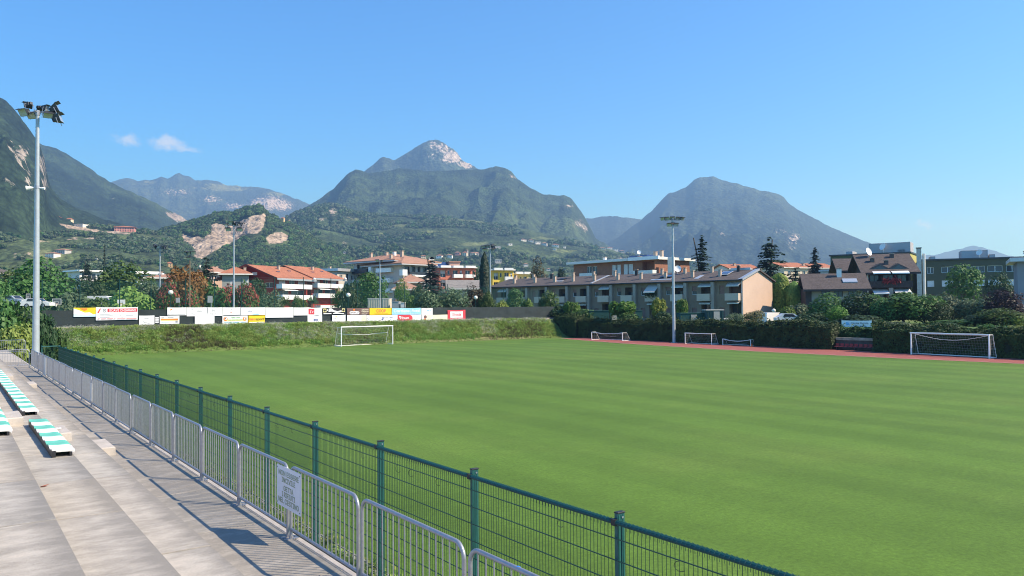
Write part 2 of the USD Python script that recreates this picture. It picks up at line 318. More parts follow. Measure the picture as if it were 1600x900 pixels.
# ------------------------------------------------------------------ concrete terrace
def concrete_material(name, tone, seed):
    c = np.array(tone)
    n = {"g": ("geometry", {}), "a": ("attribute", dict(attribute="slab_dark")), "mp": ("mapping", dict(scale=(0.95, 1.8, 1.0), location=(seed, 0.0, 0.0))), "mq": ("mapping", dict(scale=(1, 1, 1), location=(seed * 3.0, 0.0, 0.0))),
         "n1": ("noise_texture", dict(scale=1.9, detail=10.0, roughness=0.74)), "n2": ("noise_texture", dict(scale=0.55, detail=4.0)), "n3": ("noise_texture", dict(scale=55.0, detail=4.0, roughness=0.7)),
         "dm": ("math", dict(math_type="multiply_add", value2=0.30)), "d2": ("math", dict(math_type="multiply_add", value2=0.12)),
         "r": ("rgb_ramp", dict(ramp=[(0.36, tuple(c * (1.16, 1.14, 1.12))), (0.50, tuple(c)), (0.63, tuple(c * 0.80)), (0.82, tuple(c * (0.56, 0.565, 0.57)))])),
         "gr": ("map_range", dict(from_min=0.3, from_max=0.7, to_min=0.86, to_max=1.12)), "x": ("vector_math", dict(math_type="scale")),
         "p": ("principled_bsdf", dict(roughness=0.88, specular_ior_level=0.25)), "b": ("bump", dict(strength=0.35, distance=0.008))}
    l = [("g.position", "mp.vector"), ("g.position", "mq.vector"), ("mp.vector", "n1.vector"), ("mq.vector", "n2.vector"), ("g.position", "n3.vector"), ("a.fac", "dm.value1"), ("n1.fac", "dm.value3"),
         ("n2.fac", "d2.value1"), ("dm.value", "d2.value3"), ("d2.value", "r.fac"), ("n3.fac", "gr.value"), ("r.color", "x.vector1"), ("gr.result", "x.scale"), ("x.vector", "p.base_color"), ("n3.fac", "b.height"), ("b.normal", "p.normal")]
    return usdkit.material(stage, '/World/Looks/' + name, n, l, surface="p.BSDF")
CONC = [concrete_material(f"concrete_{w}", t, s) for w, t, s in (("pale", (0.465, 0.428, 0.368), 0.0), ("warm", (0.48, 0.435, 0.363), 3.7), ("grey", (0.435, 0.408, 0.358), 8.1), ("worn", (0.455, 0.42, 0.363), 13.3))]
PLAINCONC = paint("plain_concrete", (0.47, 0.43, 0.38), 0.9, vary=0.16, scale=3.0, bump=0.3, bscale=50)

terrace = thing('terrace', 'stepped concrete spectator terrace of weathered slabs', None, kind='structure')
LEVELS = [(4.20, 2.775, 1.41), (2.765, 1.90, 1.80), (1.895, 0.97, 2.20), (0.965, 0.03, 2.60), (0.025, -0.90, 3.00), (-0.905, -1.85, 3.40)]
core = MB()
for li, (xr, xl, z) in enumerate(LEVELS):
    core.box(-2.4, xr - 0.012, -6, 62, 0.0 if li == 0 else LEVELS[li - 1][2] - 0.3, z - 0.125)
    y = -6.0 + 0.4 * li
    q = 0
    while y < 61.5:
        ln = float(rng.choice([2.0, 2.45, 2.9, 3.3], p=[.25, .35, .25, .15]))
        y1 = min(y + ln, 61.8); dz = float(rng.normal(0, 0.0025)) if li else 0.0
        a0, a1, b0, b1, t = xl + (0.006 if li < 5 else 0), xr, y + 0.007, y1 - 0.007, z + dz
        s = np.linspace(0, 1, 9); uu, vv = np.meshgrid(s, np.linspace(0, 1, 4), indexing='ij')
        top = np.stack([a0 + 0.008 + (a1 - a0 - 0.016) * uu, b0 + .004 + (b1 - b0 - .008) * vv, np.full_like(uu, t)], -1).reshape(-1, 3)
        i, j = np.meshgrid(np.arange(8), np.arange(3), indexing='ij'); k = (i * 4 + j).ravel()
        mb = MB().add(top, np.stack([k, k + 4, k + 5, k + 1], 1))
        c8 = [(a0 + .008, b0 + .004, t), (a1 - .008, b0 + .004, t), (a1 - .008, b1 - .004, t), (a0 + .008, b1 - .004, t), (a0, b0, t - .009), (a1, b0, t - .009), (a1, b1, t - .009), (a0, b1, t - .009), (a0, b0, t - .12), (a1, b0, t - .12), (a1, b1, t - .12), (a0, b1, t - .12)]
        mb.add(c8, [[0, 1, 5, 4], [1, 2, 6, 5], [2, 3, 7, 6], [3, 0, 4, 7], [4, 5, 9, 8], [5, 6, 10, 9], [6, 7, 11, 10], [7, 4, 8, 11], [8, 9, 10, 11]])
        # a darker band by the front edge and under the next riser, weaker in the middle
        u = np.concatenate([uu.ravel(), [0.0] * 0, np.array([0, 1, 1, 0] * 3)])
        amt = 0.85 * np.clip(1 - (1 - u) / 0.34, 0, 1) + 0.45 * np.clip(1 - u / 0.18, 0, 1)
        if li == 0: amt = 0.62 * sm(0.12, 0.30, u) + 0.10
        p = put('slab', mb, CONC[int(rng.integers(4))], terrace); primvar(p, 'slab_dark', amt + float(rng.uniform(-.12, .22)))
        y = y1; q += 1
put('core', core, PLAINCONC, terrace)
# landing beyond the terrace and the wall under its edge
lp = thing('pavement', 'pale concrete landing at the far end of the terrace', None, kind='structure')
for a in np.arange(62.0, 84.0, 3.1):
    for b0, b1 in ((-9, -4.5), (-4.5, 0.0), (0.0, 4.20)):
        m = MB().cbox(b0 + .005, b1 - .005, a + .005, a + 3.095, 1.2, 1.405 + float(rng.normal(0, .002)), .008)
        p = put('slab', m, CONC[int(rng.integers(4))], lp); primvar(p, 'slab_dark', np.full(12, float(rng.uniform(-.1, .15))))
put('edge_beam', MB().cbox(4.205, 4.31, -6, 84, 0.0, 1.405, .015), PLAINCONC, terrace)
tag(put('field_kerb', MB().cbox(6.20, 6.44, -20, 78, -0.1, 0.07, .02), paint("kerb_concrete", (0.36, 0.34, 0.31), 0.9, vary=0.25, scale=2.2)), kind='structure')
tag(put('drain_strip', MB().cbox(4.31, 6.20, -20, 84, -0.2, 0.0, .01), paint("gravel_strip", (0.13, 0.145, 0.06), 0.95, vary=0.45, scale=5.0, bump=0.8, bscale=30)), kind='structure')

# half-height step blocks of the aisles
bl = kind_prim('step_block')
m = MB().cbox(0, 0.46, 0, 1.45, 0, 0.20, 0.022); put('block', m, PLAINCONC, bl)
for (x, y, z, lab) in [(2.78, 20.3, 1.41, 'lowest concrete step block beside the barriers of the near aisle'), (1.905, 20.6, 1.80, 'concrete step block right beside the end of the middle striped seat row'),
                       (0.975, 20.95, 2.20, 'concrete step block between the front and left striped seat rows'), (2.78, 40.1, 1.41, 'small far step block against the lowest riser of the far aisle'),
                       (1.905, 40.3, 1.80, 'far step block at the far end of the long seat row')]:
    copy(bl, 'step_block', lab, 'step block', (x, y, z))

# striped seat rows
TEAL = paint("teal_seat_plastic", (0.14, 0.50, 0.37), 0.45, vary=0.12, scale=4.0)
WSEAT = paint("white_seat_plastic", (0.80, 0.79, 0.76), 0.45, vary=0.06, scale=4.0)
def seat_mb():
    u, v = np.meshgrid(np.linspace(-1, 1, 9), np.linspace(-1, 1, 11), indexing='ij')     # u across (x), v along (y)
    z = 0.105 - 0.030 * (1 - v ** 2) * (1 - 0.4 * u) + 0.018 * np.clip(-u, 0, 1) ** 2 - 0.035 * np.clip((u - .55) / .45, 0, 1) ** 2 - 0.03 * np.clip((abs(v) - .86) / .14, 0, 1) ** 2
    x, y = 0.19 * u * (1 - 0.05 * v ** 2), 0.296 * v
    n, m = u.shape
    top = np.stack([x, y, z], -1).reshape(-1, 3); bot = np.stack([x * .97, y * .97, z - 0.035], -1).reshape(-1, 3)
    i, j = np.meshgrid(np.arange(n - 1), np.arange(m - 1), indexing='ij'); k = (i * m + j).ravel()
    mb = MB().add(top, np.stack([k, k + m, k + m + 1, k + 1], 1)).add(bot, np.stack([k, k + 1, k + m + 1, k + m], 1))
    e = np.concatenate([np.arange(m), np.arange(1, n) * m + m - 1, (n - 1) * m + np.arange(m - 2, -1, -1), np.arange(n - 2, 0, -1) * m]); e2 = np.roll(e, -1)
    mb.add(np.vstack([top, bot]), np.stack([e, e2, e2 + n * m, e + n * m], 1)); return mb
SEAT = kind_prim('stadium_seat_teal'); put('shell', seat_mb(), TEAL, SEAT, smooth=40)
SEATW = kind_prim('stadium_seat_white'); put('shell', seat_mb(), WSEAT, SEATW, smooth=40)
def seat_row(x, y0, n, z, label):
    t = thing('seat_row', label, 'seat row', (x, y0, z))
    put('rail', MB().box(-.186, -.12, 0.01, n * .61 - .01, 0.0, .118).box(.10, .14, .03, n * .61 - .03, 0.0, .10), BLACK, t)  # left box black to stand in for the shade on the seats' left side
    for k in range(n):
        o, f = seat_mb().arr(); o = o + [0, 0.305 + 0.61 * k, .045]
        put('seat', (o, f), WSEAT if k % 2 == 0 else TEAL, t, smooth=40)
seat_row(1.715, 16.05, 8, 2.2, 'short near row of teal and white striped plastic seats beside the step block')
seat_row(1.715, 22.9, 28, 2.2, 'long far row of teal and white striped seats running away along the terrace')
seat_row(0.78, 16.5, 8, 2.6, 'teal and white seat row cut off by the left edge, one step higher')
put_litter = put('litter', MB().sphere((0, 0, 0), 0.05, 1, (1.3, .8, .5)).sphere((.07, .03, 0), 0.035, 1, (1.2, 1, .5)), WHITE)
tag(put_litter, 'crumpled white litter on a step block next to the near seat row', 'litter'); UsdGeom.Xformable(put_litter).AddTranslateOp().Set(Gf.Vec3d(2.12, 21.3, 2.02))

lf = onz(62, 761, 2.205)
o = tag(put('dry_leaf', MB().add([(0, 0, 0), (.06, .03, .015), (.13, .01, .03), (.07, -.045, .01), (.02, -.035, .02)], [[0, 1, 3], [1, 2, 3], [0, 3, 4]]), paint('dry_leaf_red', (.34, .13, .08), .8)), 'small reddish dry leaf on the step near the striped seats', 'leaf'); UsdGeom.Xformable(o).AddTranslateOp().Set(Gf.Vec3d(*[float(v) for v in lf]))

# ------------------------------------------------------------------ steel barriers
PITCHB, B0, XB = 2.445, 11.315, 4.15
def barrier_kind(L, bars=16):
    k = kind_prim('crowd_barrier'); r = .024; R = .15; a, b = .035, L - .035; top = 1.10 - r
    arc = lambda c0, s: [(0, c0 + s * R * (1 - math.cos(t)), top - R + R * math.sin(t)) for t in np.linspace(0, math.pi / 2, 7)]
    pts = [(0, a, 0.0), (0, a, .5)] + arc(a, 1) + arc(b, -1)[::-1] + [(0, b, .5), (0, b, 0.0)]
    put('frame', MB().path(pts, r, 10), GALV, k, smooth=50)
    put('bottom_rail', MB().tube((0, a, .15), (0, b, .15), .022, 8), GALV, k, smooth=50)
    for y in np.linspace(a, b, bars + 2)[1:-1]:
        put('bar', MB().tube((0, y, .15), (0, y, top), .0088, 6, caps=False), GALV, k)
    for y in (a, b):
        put('foot', MB().box(-.10, .10, y - .03, y + .03, 0, .012).tube((0, y, 0.012), (0, y, .05), .032, 8), GALV, k)
    return k
BK = barrier_kind(2.40)
for q in range(-2, 20):
    y = B0 + PITCHB * (q - 1) + .022      # barrier q runs up to joint q
    if q == 19: break
    lab = {-2: 'nearest grey steel crowd barrier, cut off by the bottom edge', -1: 'second nearest steel crowd barrier, its rounded corner at the bottom edge', 0: 'steel crowd barrier whose far end carries the white sign',
           1: 'steel crowd barrier just beyond the white sign, sharing its post', 18: 'last steel crowd barrier at the far end of the row'}.get(q, 'grey tubular steel crowd barrier in the long row beyond the white sign' if q > 0 else 'grey tubular steel crowd barrier along the terrace edge')
    lean = float(rng.normal(0, .004))
    copy(BK, 'crowd_barrier', lab, 'barrier', (XB + float(rng.normal(0, .008)), y, TERR), lean / 2, group='crowd barriers along the terrace edge')
E = B0 + PITCHB * 18
copy(BK, 'crowd_barrier', 'steel crowd barrier standing crosswise at the far end of the terrace', 'barrier', (XB - .06, E + .06, TERR), math.pi / 2, group='crowd barriers along the terrace edge')
gb = onz(40, 551.5, 1.41)
copy(BK, 'crowd_barrier', 'bright steel barrier standing alone on the landing before the bushes', 'barrier', (gb[0], gb[1], 1.41), math.radians(80))
# blue tape on the nearest barrier's top rail
tp = onx(810, 886, XB)
tag(put('tape', MB().tube((XB, tp[1] - .012, TERR + 1.076), (XB, tp[1] + .012, TERR + 1.076), .0255, 12), paint("blue_tape", (.03, .22, .75), .5)), 'blue tape wrapped round the top rail of the nearest barrier', 'tape')
# white plates hung on far barriers
for (y, w, h, lab) in [(B0 + PITCHB * 8 - .1, .42, .62, 'grey white notice plate tied to a middle barrier of the row'), (B0 + PITCHB * 14.5, 1.1, .95, 'pale plate hung on a far barrier near the lamp mast')]:
    t = thing('notice_plate', lab, 'plate', (XB - .03, y, TERR + .55))
    put('plate', MB().box(-.004, .004, -w / 2, w / 2, -h / 2, h / 2), OFFW, t)

# sign
SIGNM = paint("sign_plate", (0.66, 0.67, 0.70), 0.45, vary=0.04, scale=3.0)
LETG = paint("sign_lettering", (0.28, 0.32, 0.20), 0.7, vary=0.08, scale=20)
xs_ = XB - .034
pl, prt = onx(432.5, 722, xs_), onx(470, 743, xs_); bl_, br_ = onx(432, 785, xs_), onx(469, 808, xs_)
yl, yr, zt, zb = pl[1], prt[1], (pl[2] + prt[2]) / 2, (bl_[2] + br_[2]) / 2
sg = thing('warning_sign', 'white sign reading NON ESSERE INCIVILE GETTA I RIFIUTI NEL CESTINO', 'sign', (xs_, (yl + yr) / 2, (zt + zb) / 2))
W2, H2 = (yl - yr) / 2, (zt - zb) / 2
import shapely.geometry as sgeo, trimesh
plate = trimesh.creation.extrude_polygon(sgeo.box(-W2 + .03, -H2 + .03, W2 - .03, H2 - .03).buffer(.03, 4), .004, engine="earcut")
# text plane: reading direction is -y (seen from -x), outward normal is -x
def to_sign(v, off): return np.stack([-off - v[:, 2], -v[:, 0], v[:, 1]], 1)
put('plate', (to_sign(np.array(plate.vertices) - [0, 0, .004], 0.0), np.array(plate.faces)), SIGNM, sg)
for (y, z) in ((-W2 + .04, H2 - .04), (W2 - .04, H2 - .04), (-W2 + .04, -H2 + .04), (W2 - .04, -H2 + .04)):
    put('rivet', MB().tube((-.001, y, z), (-.006, y, z), .008, 8), DARKM, sg)
for line, zc, wd in (("NON ESSERE", .66, 1.66), ("INCIVILE", .34, 1.10), ("GETTA", -.06, .80), ("I RIFIUTI", -.37, 1.08), ("NEL CESTINO", -.69, 1.70)):
    m = meshkit.text_mesh(line, .24 * H2, .0015, True); b = m.bounds
    v = np.array(m.vertices); v[:, 0] = (v[:, 0] - (b[0][0] + b[1][0]) / 2) * wd * W2 / (b[1][0] - b[0][0]); v[:, 1] += zc * H2 - .12 * H2
    put('lettering', (to_sign(v, .001), np.array(m.faces)), LETG, sg)

# ------------------------------------------------------------------ green mesh fence
XG, ZG, SG, OG = 5.11, 2.88, 2.50, 5.331
RAILP = paint('green_rail_coating', (.007, .062, .058), .36, vary=.12, scale=10)
fn = thing('mesh_fence', 'green welded mesh fence with flat posts between the barriers and the pitch', 'fence', (XG, 0, 0))
yend = float(onx(91, 544.5, XG)[1])
ny = [OG + SG * q for q in range(-5, 60) if OG + SG * q < yend - .4] + [yend]
for a in ny:
    p = MB().box(.012, .102, a - .022, a + .022, -.1, ZG - .004)
    for gx_ in (.030, .060, .084): p.box(gx_ - .006, gx_ + .006, a - .027, a - .022, -.1, ZG - .02)
    put('post', p, GREENP, fn)
    put('post_cap', MB().cbox(.008, .106, a - .030, a + .026, ZG - .006, ZG + .006, .003), BLACK, fn)
    put('bolt', MB().tube((.070, a - .022, ZG - .045), (.070, a - .032, ZG - .045), .011, 8), GALV, fn)
    put('clamp', MB().box(-.030, .014, a - .028, a + .028, ZG - .115, ZG - .055), BLACK, fn)
for a, b in zip(ny[:-1], ny[1:]):
    z0, z1 = .79, ZG - .085
    m = MB()
    for y in np.arange(a + .05, b - .02, .0503): m.path([(0, y, z0), (0, y, z1)], .0036, 4, caps=False)
    for z in np.arange(z0 + .03, z1 - .05, .2025):
        m.tube((-.008, a, z), (-.008, b, z), .0062, 5, caps=False)
    put('mesh_panel', m, GREEND, fn)
    r = MB().path([(-.002, a, z1), (-.002, b, z1)], .026, 8)
    for y in np.arange(a + .05, b - .02, .0503): r.path([(-.034, y, z1 - .045), (-.036, y, z1 + .012), (-.004, y, z1 + .034), (.028, y, z1 + .010)], .0028, 4, caps=False)
    put('top_rail', r, RAILP, fn)
    for q in range(int(rng.integers(1, 4))):
        y, z = float(rng.uniform(a + .2, b - .2)), z1 - .16
        aa = np.linspace(0, 4.2, 8); s = float(rng.uniform(.02, .05))
        put('wire_tie', MB().path(np.stack([np.full(8, -.012), y + s * np.sin(aa) * (1 + .2 * aa), z - s * (1 - np.cos(aa))], 1), .003, 4), BLACK, fn)
put('mesh_kerb', MB().box(-.03, .06, ny[0], ny[-1], .0, .80), paint('fence_foot', (.05, .085, .07), .9, vary=.3), fn)
# return of the fence at its far end
rp = ony(50, 546.5, yend + .02)
rt = thing('fence_return', 'short end section of green fence turning off behind the last barriers', 'fence', (0, yend + .06, 0))
RX = 4.32
put('top_rail', MB().tube((RX, 0, ZG - .06), (XG, 0, ZG - .06), .03, 8), GREENP, rt)
m = MB()
for x in np.arange(RX, XG, .0503): m.path([(x, 0, 1.42), (x, 0, ZG - .08)], .0026, 4, caps=False)
for z in np.arange(1.5, ZG - .1, .2025): m.tube((RX, -.006, z), (XG, -.006, z), .004, 4, caps=False)
put('mesh_panel', m, GREEND, rt)
for x in (RX,): put('post', MB().box(x - .03, x + .03, .01, .06, 0, ZG), GREENP, rt)
# ------------------------------------------------------------------ mountains
def terrain_material(name, forest, meadow, rock, tree=9.0, relief=5.0, big=0.0022):
    f, w, r = [np.array(t) for t in (forest, meadow, rock)]
    n = {"g": ("geometry", {}), "a": ("attribute", dict(attribute="paint")), "s": ("separate_color", {}),
         "n1": ("noise_texture", dict(scale=big, detail=6.0, roughness=0.65)), "n2": ("noise_texture", dict(scale=0.013, detail=7.0, roughness=0.78)), "n3": ("noise_texture", dict(scale=0.05, detail=5.0, roughness=0.75)),
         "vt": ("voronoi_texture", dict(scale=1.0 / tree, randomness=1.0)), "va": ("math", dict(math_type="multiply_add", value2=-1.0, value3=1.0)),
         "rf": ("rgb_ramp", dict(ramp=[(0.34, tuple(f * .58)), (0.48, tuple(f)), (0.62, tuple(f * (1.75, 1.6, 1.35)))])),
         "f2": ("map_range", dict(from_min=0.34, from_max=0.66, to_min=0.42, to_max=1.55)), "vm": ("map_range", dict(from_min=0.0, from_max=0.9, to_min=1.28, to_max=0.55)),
         "x1": ("vector_math", dict(math_type="scale")), "x2": ("vector_math", dict(math_type="scale")),
         "rw": ("rgb_ramp", dict(ramp=[(0.34, tuple(w * .62)), (0.52, tuple(w)), (0.66, tuple(w * 1.35))])),
         "rk": ("rgb_ramp", dict(ramp=[(0.32, tuple(r * .30)), (0.46, tuple(r * .80)), (0.64, tuple(r * 1.3))])),
         "mr": ("mapping", dict(scale=(1, 1, 0.45))),
         "tw": ("math", dict(math_type="multiply_add", value2=1.3, value3=-0.65)), "sw": ("math", dict(math_type="add")), "cw": ("map_range", dict(range_type="smoothstep", from_min=0.42, from_max=0.60, to_min=0, to_max=1, clamp=True)),
         "tr": ("math", dict(math_type="multiply_add", value2=1.5, value3=-0.75)), "sr": ("math", dict(math_type="add")), "cr": ("map_range", dict(range_type="smoothstep", from_min=0.42, from_max=0.56, to_min=0, to_max=1, clamp=True)),
         "m1": ("mix", {}), "m2": ("mix", {}), "p": ("principled_bsdf", dict(roughness=0.95, specular_ior_level=0.1)),
         "h1": ("math", dict(math_type="multiply_add", value2=0.8)), "b": ("bump", dict(strength=0.85, distance=relief))}
    l = [("a.color", "s.color"), ("g.position", "n1.vector"), ("g.position", "n2.vector"), ("g.position", "mr.vector"), ("mr.vector", "n3.vector"), ("g.position", "vt.vector"),
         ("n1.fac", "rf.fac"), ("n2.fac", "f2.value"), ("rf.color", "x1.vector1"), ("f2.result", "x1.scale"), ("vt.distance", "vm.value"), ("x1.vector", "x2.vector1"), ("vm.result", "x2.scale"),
         ("n2.fac", "rw.fac"), ("n3.fac", "rk.fac"), ("n2.fac", "tw.value1"), ("tw.value", "sw.value1"), ("s.g", "sw.value2"), ("sw.value", "cw.value"),
         ("n3.fac", "tr.value1"), ("tr.value", "sr.value1"), ("s.r", "sr.value2"), ("sr.value", "cr.value"),
         ("x2.vector", "m1.color1"), ("rw.color", "m1.color2"), ("cw.result", "m1.fac"), ("m1.color", "m2.color1"), ("rk.color", "m2.color2"), ("cr.result", "m2.fac"), ("m2.color", "p.base_color"),
         ("vt.distance", "va.value1"), ("n3.fac", "h1.value1"), ("va.value", "h1.value3"), ("h1.value", "b.height"), ("b.normal", "p.normal")]
    return usdkit.material(stage, '/World/Looks/' + name, n, l, surface="p.BSDF")
FOREST, MEADOW, ROCK = (0.037, 0.062, 0.029), (0.110, 0.142, 0.056), (0.36, 0.31, 0.26)
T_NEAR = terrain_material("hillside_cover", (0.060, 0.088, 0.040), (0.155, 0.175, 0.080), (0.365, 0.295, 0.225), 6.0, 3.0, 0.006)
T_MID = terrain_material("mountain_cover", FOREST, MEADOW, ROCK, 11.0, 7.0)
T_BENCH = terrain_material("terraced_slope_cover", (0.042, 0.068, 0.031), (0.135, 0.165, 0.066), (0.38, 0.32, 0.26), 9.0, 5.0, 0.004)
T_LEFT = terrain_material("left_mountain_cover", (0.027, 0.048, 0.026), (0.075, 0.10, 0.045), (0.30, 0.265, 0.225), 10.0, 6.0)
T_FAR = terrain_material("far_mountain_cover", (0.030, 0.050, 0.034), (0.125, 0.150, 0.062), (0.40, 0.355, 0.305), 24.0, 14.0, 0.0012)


def blob(px, py, x, y, rx, ry, rot=0.0):
    c, s = math.cos(rot), math.sin(rot); dx, dy = px - x, py - y
    return np.clip(1.25 - np.hypot((dx * c + dy * s) / rx, (-dx * s + dy * c) / ry), 0, 1)
def inpoly(px, py, poly):
    from matplotlib.path import Path
    return Path(poly).contains_points(np.stack([px.ravel(), py.ravel()], 1)).reshape(px.shape).astype(float)
def inpoly(px, py, poly):                       # even-odd test without matplotlib
    inside = np.zeros(px.shape, bool); n = len(poly)
    for k in range(n):
        (x1, y1), (x2, y2) = poly[k], poly[(k + 1) % n]
        if y1 == y2: continue
        c = ((y1 > py) != (y2 > py)) & (px < (x2 - x1) * (py - y1) / (y2 - y1) + x1)
        inside ^= c
    return inside.astype(float)


HILLS = {}
def mountain(name, label, R, r0, sky, mat, p=1.35, amp=0.16, L=420.0, seed=1, rock=(), meadow=(), step=1.6, rows=110, rough=1.0, g0=-4.0, slope_rock=None, jag=1.0):
    sx, sy = np.array(sky, float).T
    px = np.arange(sx[0], sx[-1] + .1, step)
    py = np.interp(px, sx, sy)
    py = py + jag * 1.9 * (meshkit.fbm(np.stack([px / 9.0, px * 0, px * 0 + seed * 1.7], 1), 4, seed + 21) - .5) * 2
    k = np.array([.25, .5, .25]); py = np.convolve(np.pad(py, 1, 'edge'), k, 'valid')
    d = np.array([ray(a, b) for a, b in zip(px, py)]); hl = np.hypot(d[:, 0], d[:, 1]); az = d[:, :2] / hl[:, None]; T = d[:, 2] / hl
    wob = 1 + 0.10 * (meshkit.fbm(np.stack([px / 130, px * 0, px * 0 + seed], 1), 4, seed) - .5)
    Rc = R * wob
    s = np.concatenate([np.linspace(0, 1, rows), 1 + np.array([.03, .08, .16, .3, .5])])
    S, RR = np.meshgrid(s, Rc, indexing='xy'); TT = np.repeat(T[:, None], len(s), 1); PX = np.repeat(px[:, None], len(s), 1)
    r = r0 + (RR - r0) * S
    H = RR * TT + EYE[2] - g0
    Sc = np.minimum(S, 1)
    z = g0 + H * (Sc ** p * (1 - .18 * np.sin(Sc * math.pi)) + .18 * Sc * np.sin(Sc * math.pi))
    X, Y = az[:, 0:1] * r, az[:, 1:2] * r
    P = np.stack([X / L, Y / L, 0 * X + seed * 7.3], -1)
    warp = (meshkit.fbm(P * .7 + 3.1, 3, seed + 5) - .5) * 1.2
    # spurs run down from the ridge: noise stretched along the fall line, plus broken ground
    sp = np.stack([PX * R / F_PX / (L * .62) + warp * 1.2, Sc * 1.6 + warp * .6, 0 * X + seed * 3.7], -1)
    spur = 1 - abs(2 * meshkit.fbm(sp, 4, seed + 1) - 1) * 2.6
    ridge = .34 * spur + .66 * (1 - abs(2 * meshkit.fbm(P + warp[..., None], 5, seed) - 1) * 2.2)
    env = np.minimum(1, Sc * 3) * np.clip(1 - Sc, 0, 1) ** .62 * 1.15 + .045 * Sc
    z = z + amp * 1.45 * H * env * (ridge - .1) * rough
    z = z + amp * .22 * H * env * (meshkit.fbm(P * 3.5, 4, seed + 2) - .5) * 2
    z = z + amp * .05 * H * (meshkit.fbm(P * 9, 3, seed + 9) - .5) * np.minimum(1, Sc * 3)
    z = np.minimum(z, EYE[2] + r * TT * (.80 + .20 * Sc ** 1.5) + .012 * H * (ridge if rough else 0))
    back = S > 1
    z = np.where(back, (RR * TT + EYE[2]) - (S - 1) * H * 1.4, z)
    v = np.stack([X, Y, z], -1)
    n, m = X.shape
    vx, vy = pix(v.reshape(-1, 3)); vx, vy = vx.reshape(n, m), vy.reshape(n, m)
    R_, M_ = np.zeros_like(X), np.zeros_like(X)
    for q in rock:
        R_ = np.maximum(R_, inpoly(vx, vy, q[1]) * q[2] if q[0] == 'p' else blob(vx, vy, *q[1:5], q[6] if len(q) > 6 else 0) * q[5])
    for q in meadow:
        M_ = np.maximum(M_, inpoly(vx, vy, q[1]) * q[2] if q[0] == 'p' else blob(vx, vy, *q[1:5], q[6] if len(q) > 6 else 0) * q[5])
    for _ in range(3):      # soft, ragged outlines
        for q in (R_, M_):
            q[1:-1] = .25 * q[:-2] + .5 * q[1:-1] + .25 * q[2:]; q[:, 1:-1] = .25 * q[:, :-2] + .5 * q[:, 1:-1] + .25 * q[:, 2:]
    # cliffs: broken, stepped rock
    crag = (meshkit.fbm(np.stack([X / 22, Y / 22, z / 16], -1), 4, seed + 3) - .5)
    z = z + np.where(back, 0, R_ * crag * .010 * R)
    v = np.stack([X, Y, z], -1)
    if slope_rock:
        gz_ = np.gradient(z, axis=1) / np.maximum(np.gradient(r, axis=1), 1e-6)
        R_ = np.maximum(R_, .8 * sm(slope_rock[0], slope_rock[1], abs(gz_)) * (vy < slope_rock[2]))
    i, j = np.meshgrid(np.arange(n - 1), np.arange(m - 1), indexing='ij'); kk = (i * m + j).ravel()
    o = put(name, (v.reshape(-1, 3), np.vstack([np.stack([kk, kk + m, kk + m + 1], 1), np.stack([kk, kk + m + 1, kk + 1], 1)])), mat)
    primvar(o, 'paint', np.stack([R_.ravel(), M_.ravel(), 0 * M_.ravel()], 1)); tag(o, label, kind='structure')
    HILLS[label] = dict(px=px, v=v, vx=vx, vy=vy, rock=R_, meadow=M_, rows=rows, az=az, r=r)
    return HILLS[label]


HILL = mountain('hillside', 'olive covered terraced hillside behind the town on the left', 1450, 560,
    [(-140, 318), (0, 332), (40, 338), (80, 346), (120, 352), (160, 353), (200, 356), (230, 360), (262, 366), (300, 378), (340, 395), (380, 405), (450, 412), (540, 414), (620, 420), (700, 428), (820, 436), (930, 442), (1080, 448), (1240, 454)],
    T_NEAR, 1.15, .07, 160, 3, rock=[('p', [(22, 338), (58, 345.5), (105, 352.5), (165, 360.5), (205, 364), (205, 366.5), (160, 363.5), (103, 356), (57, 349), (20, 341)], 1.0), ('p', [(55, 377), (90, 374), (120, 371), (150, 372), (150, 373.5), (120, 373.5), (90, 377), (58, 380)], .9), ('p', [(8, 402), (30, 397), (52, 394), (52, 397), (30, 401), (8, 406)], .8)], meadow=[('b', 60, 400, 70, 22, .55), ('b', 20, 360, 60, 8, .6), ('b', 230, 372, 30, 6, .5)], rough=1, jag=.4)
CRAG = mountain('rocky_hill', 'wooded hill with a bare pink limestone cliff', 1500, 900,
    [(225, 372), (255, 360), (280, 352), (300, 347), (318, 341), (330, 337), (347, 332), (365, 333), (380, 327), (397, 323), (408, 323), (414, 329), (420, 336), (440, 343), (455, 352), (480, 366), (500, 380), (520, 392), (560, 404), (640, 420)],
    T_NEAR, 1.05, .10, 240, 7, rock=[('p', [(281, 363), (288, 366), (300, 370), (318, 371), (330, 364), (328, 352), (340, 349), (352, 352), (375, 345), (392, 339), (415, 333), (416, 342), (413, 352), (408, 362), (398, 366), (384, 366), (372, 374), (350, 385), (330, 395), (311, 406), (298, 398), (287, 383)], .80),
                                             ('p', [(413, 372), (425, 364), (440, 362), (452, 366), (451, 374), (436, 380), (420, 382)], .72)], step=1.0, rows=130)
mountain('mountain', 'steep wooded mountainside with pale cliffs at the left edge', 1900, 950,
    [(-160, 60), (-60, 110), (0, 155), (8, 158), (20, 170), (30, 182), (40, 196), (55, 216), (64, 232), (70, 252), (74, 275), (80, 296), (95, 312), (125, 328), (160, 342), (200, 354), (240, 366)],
    T_LEFT, 1.30, .22, 260, 11, rock=[('b', 33, 242, 20, 26, .56), ('b', 66, 258, 9, 30, .58), ('b', 70, 287, 10, 18, .56), ('b', 6, 284, 18, 12, .56), ('b', 45, 272, 12, 14, .52), ('b', 22, 288, 16, 9, .5), ('b', 15, 225, 14, 20, .42), ('b', 50, 295, 16, 9, .48)], meadow=[('b', 20, 325, 60, 14, .42)], step=1.0)
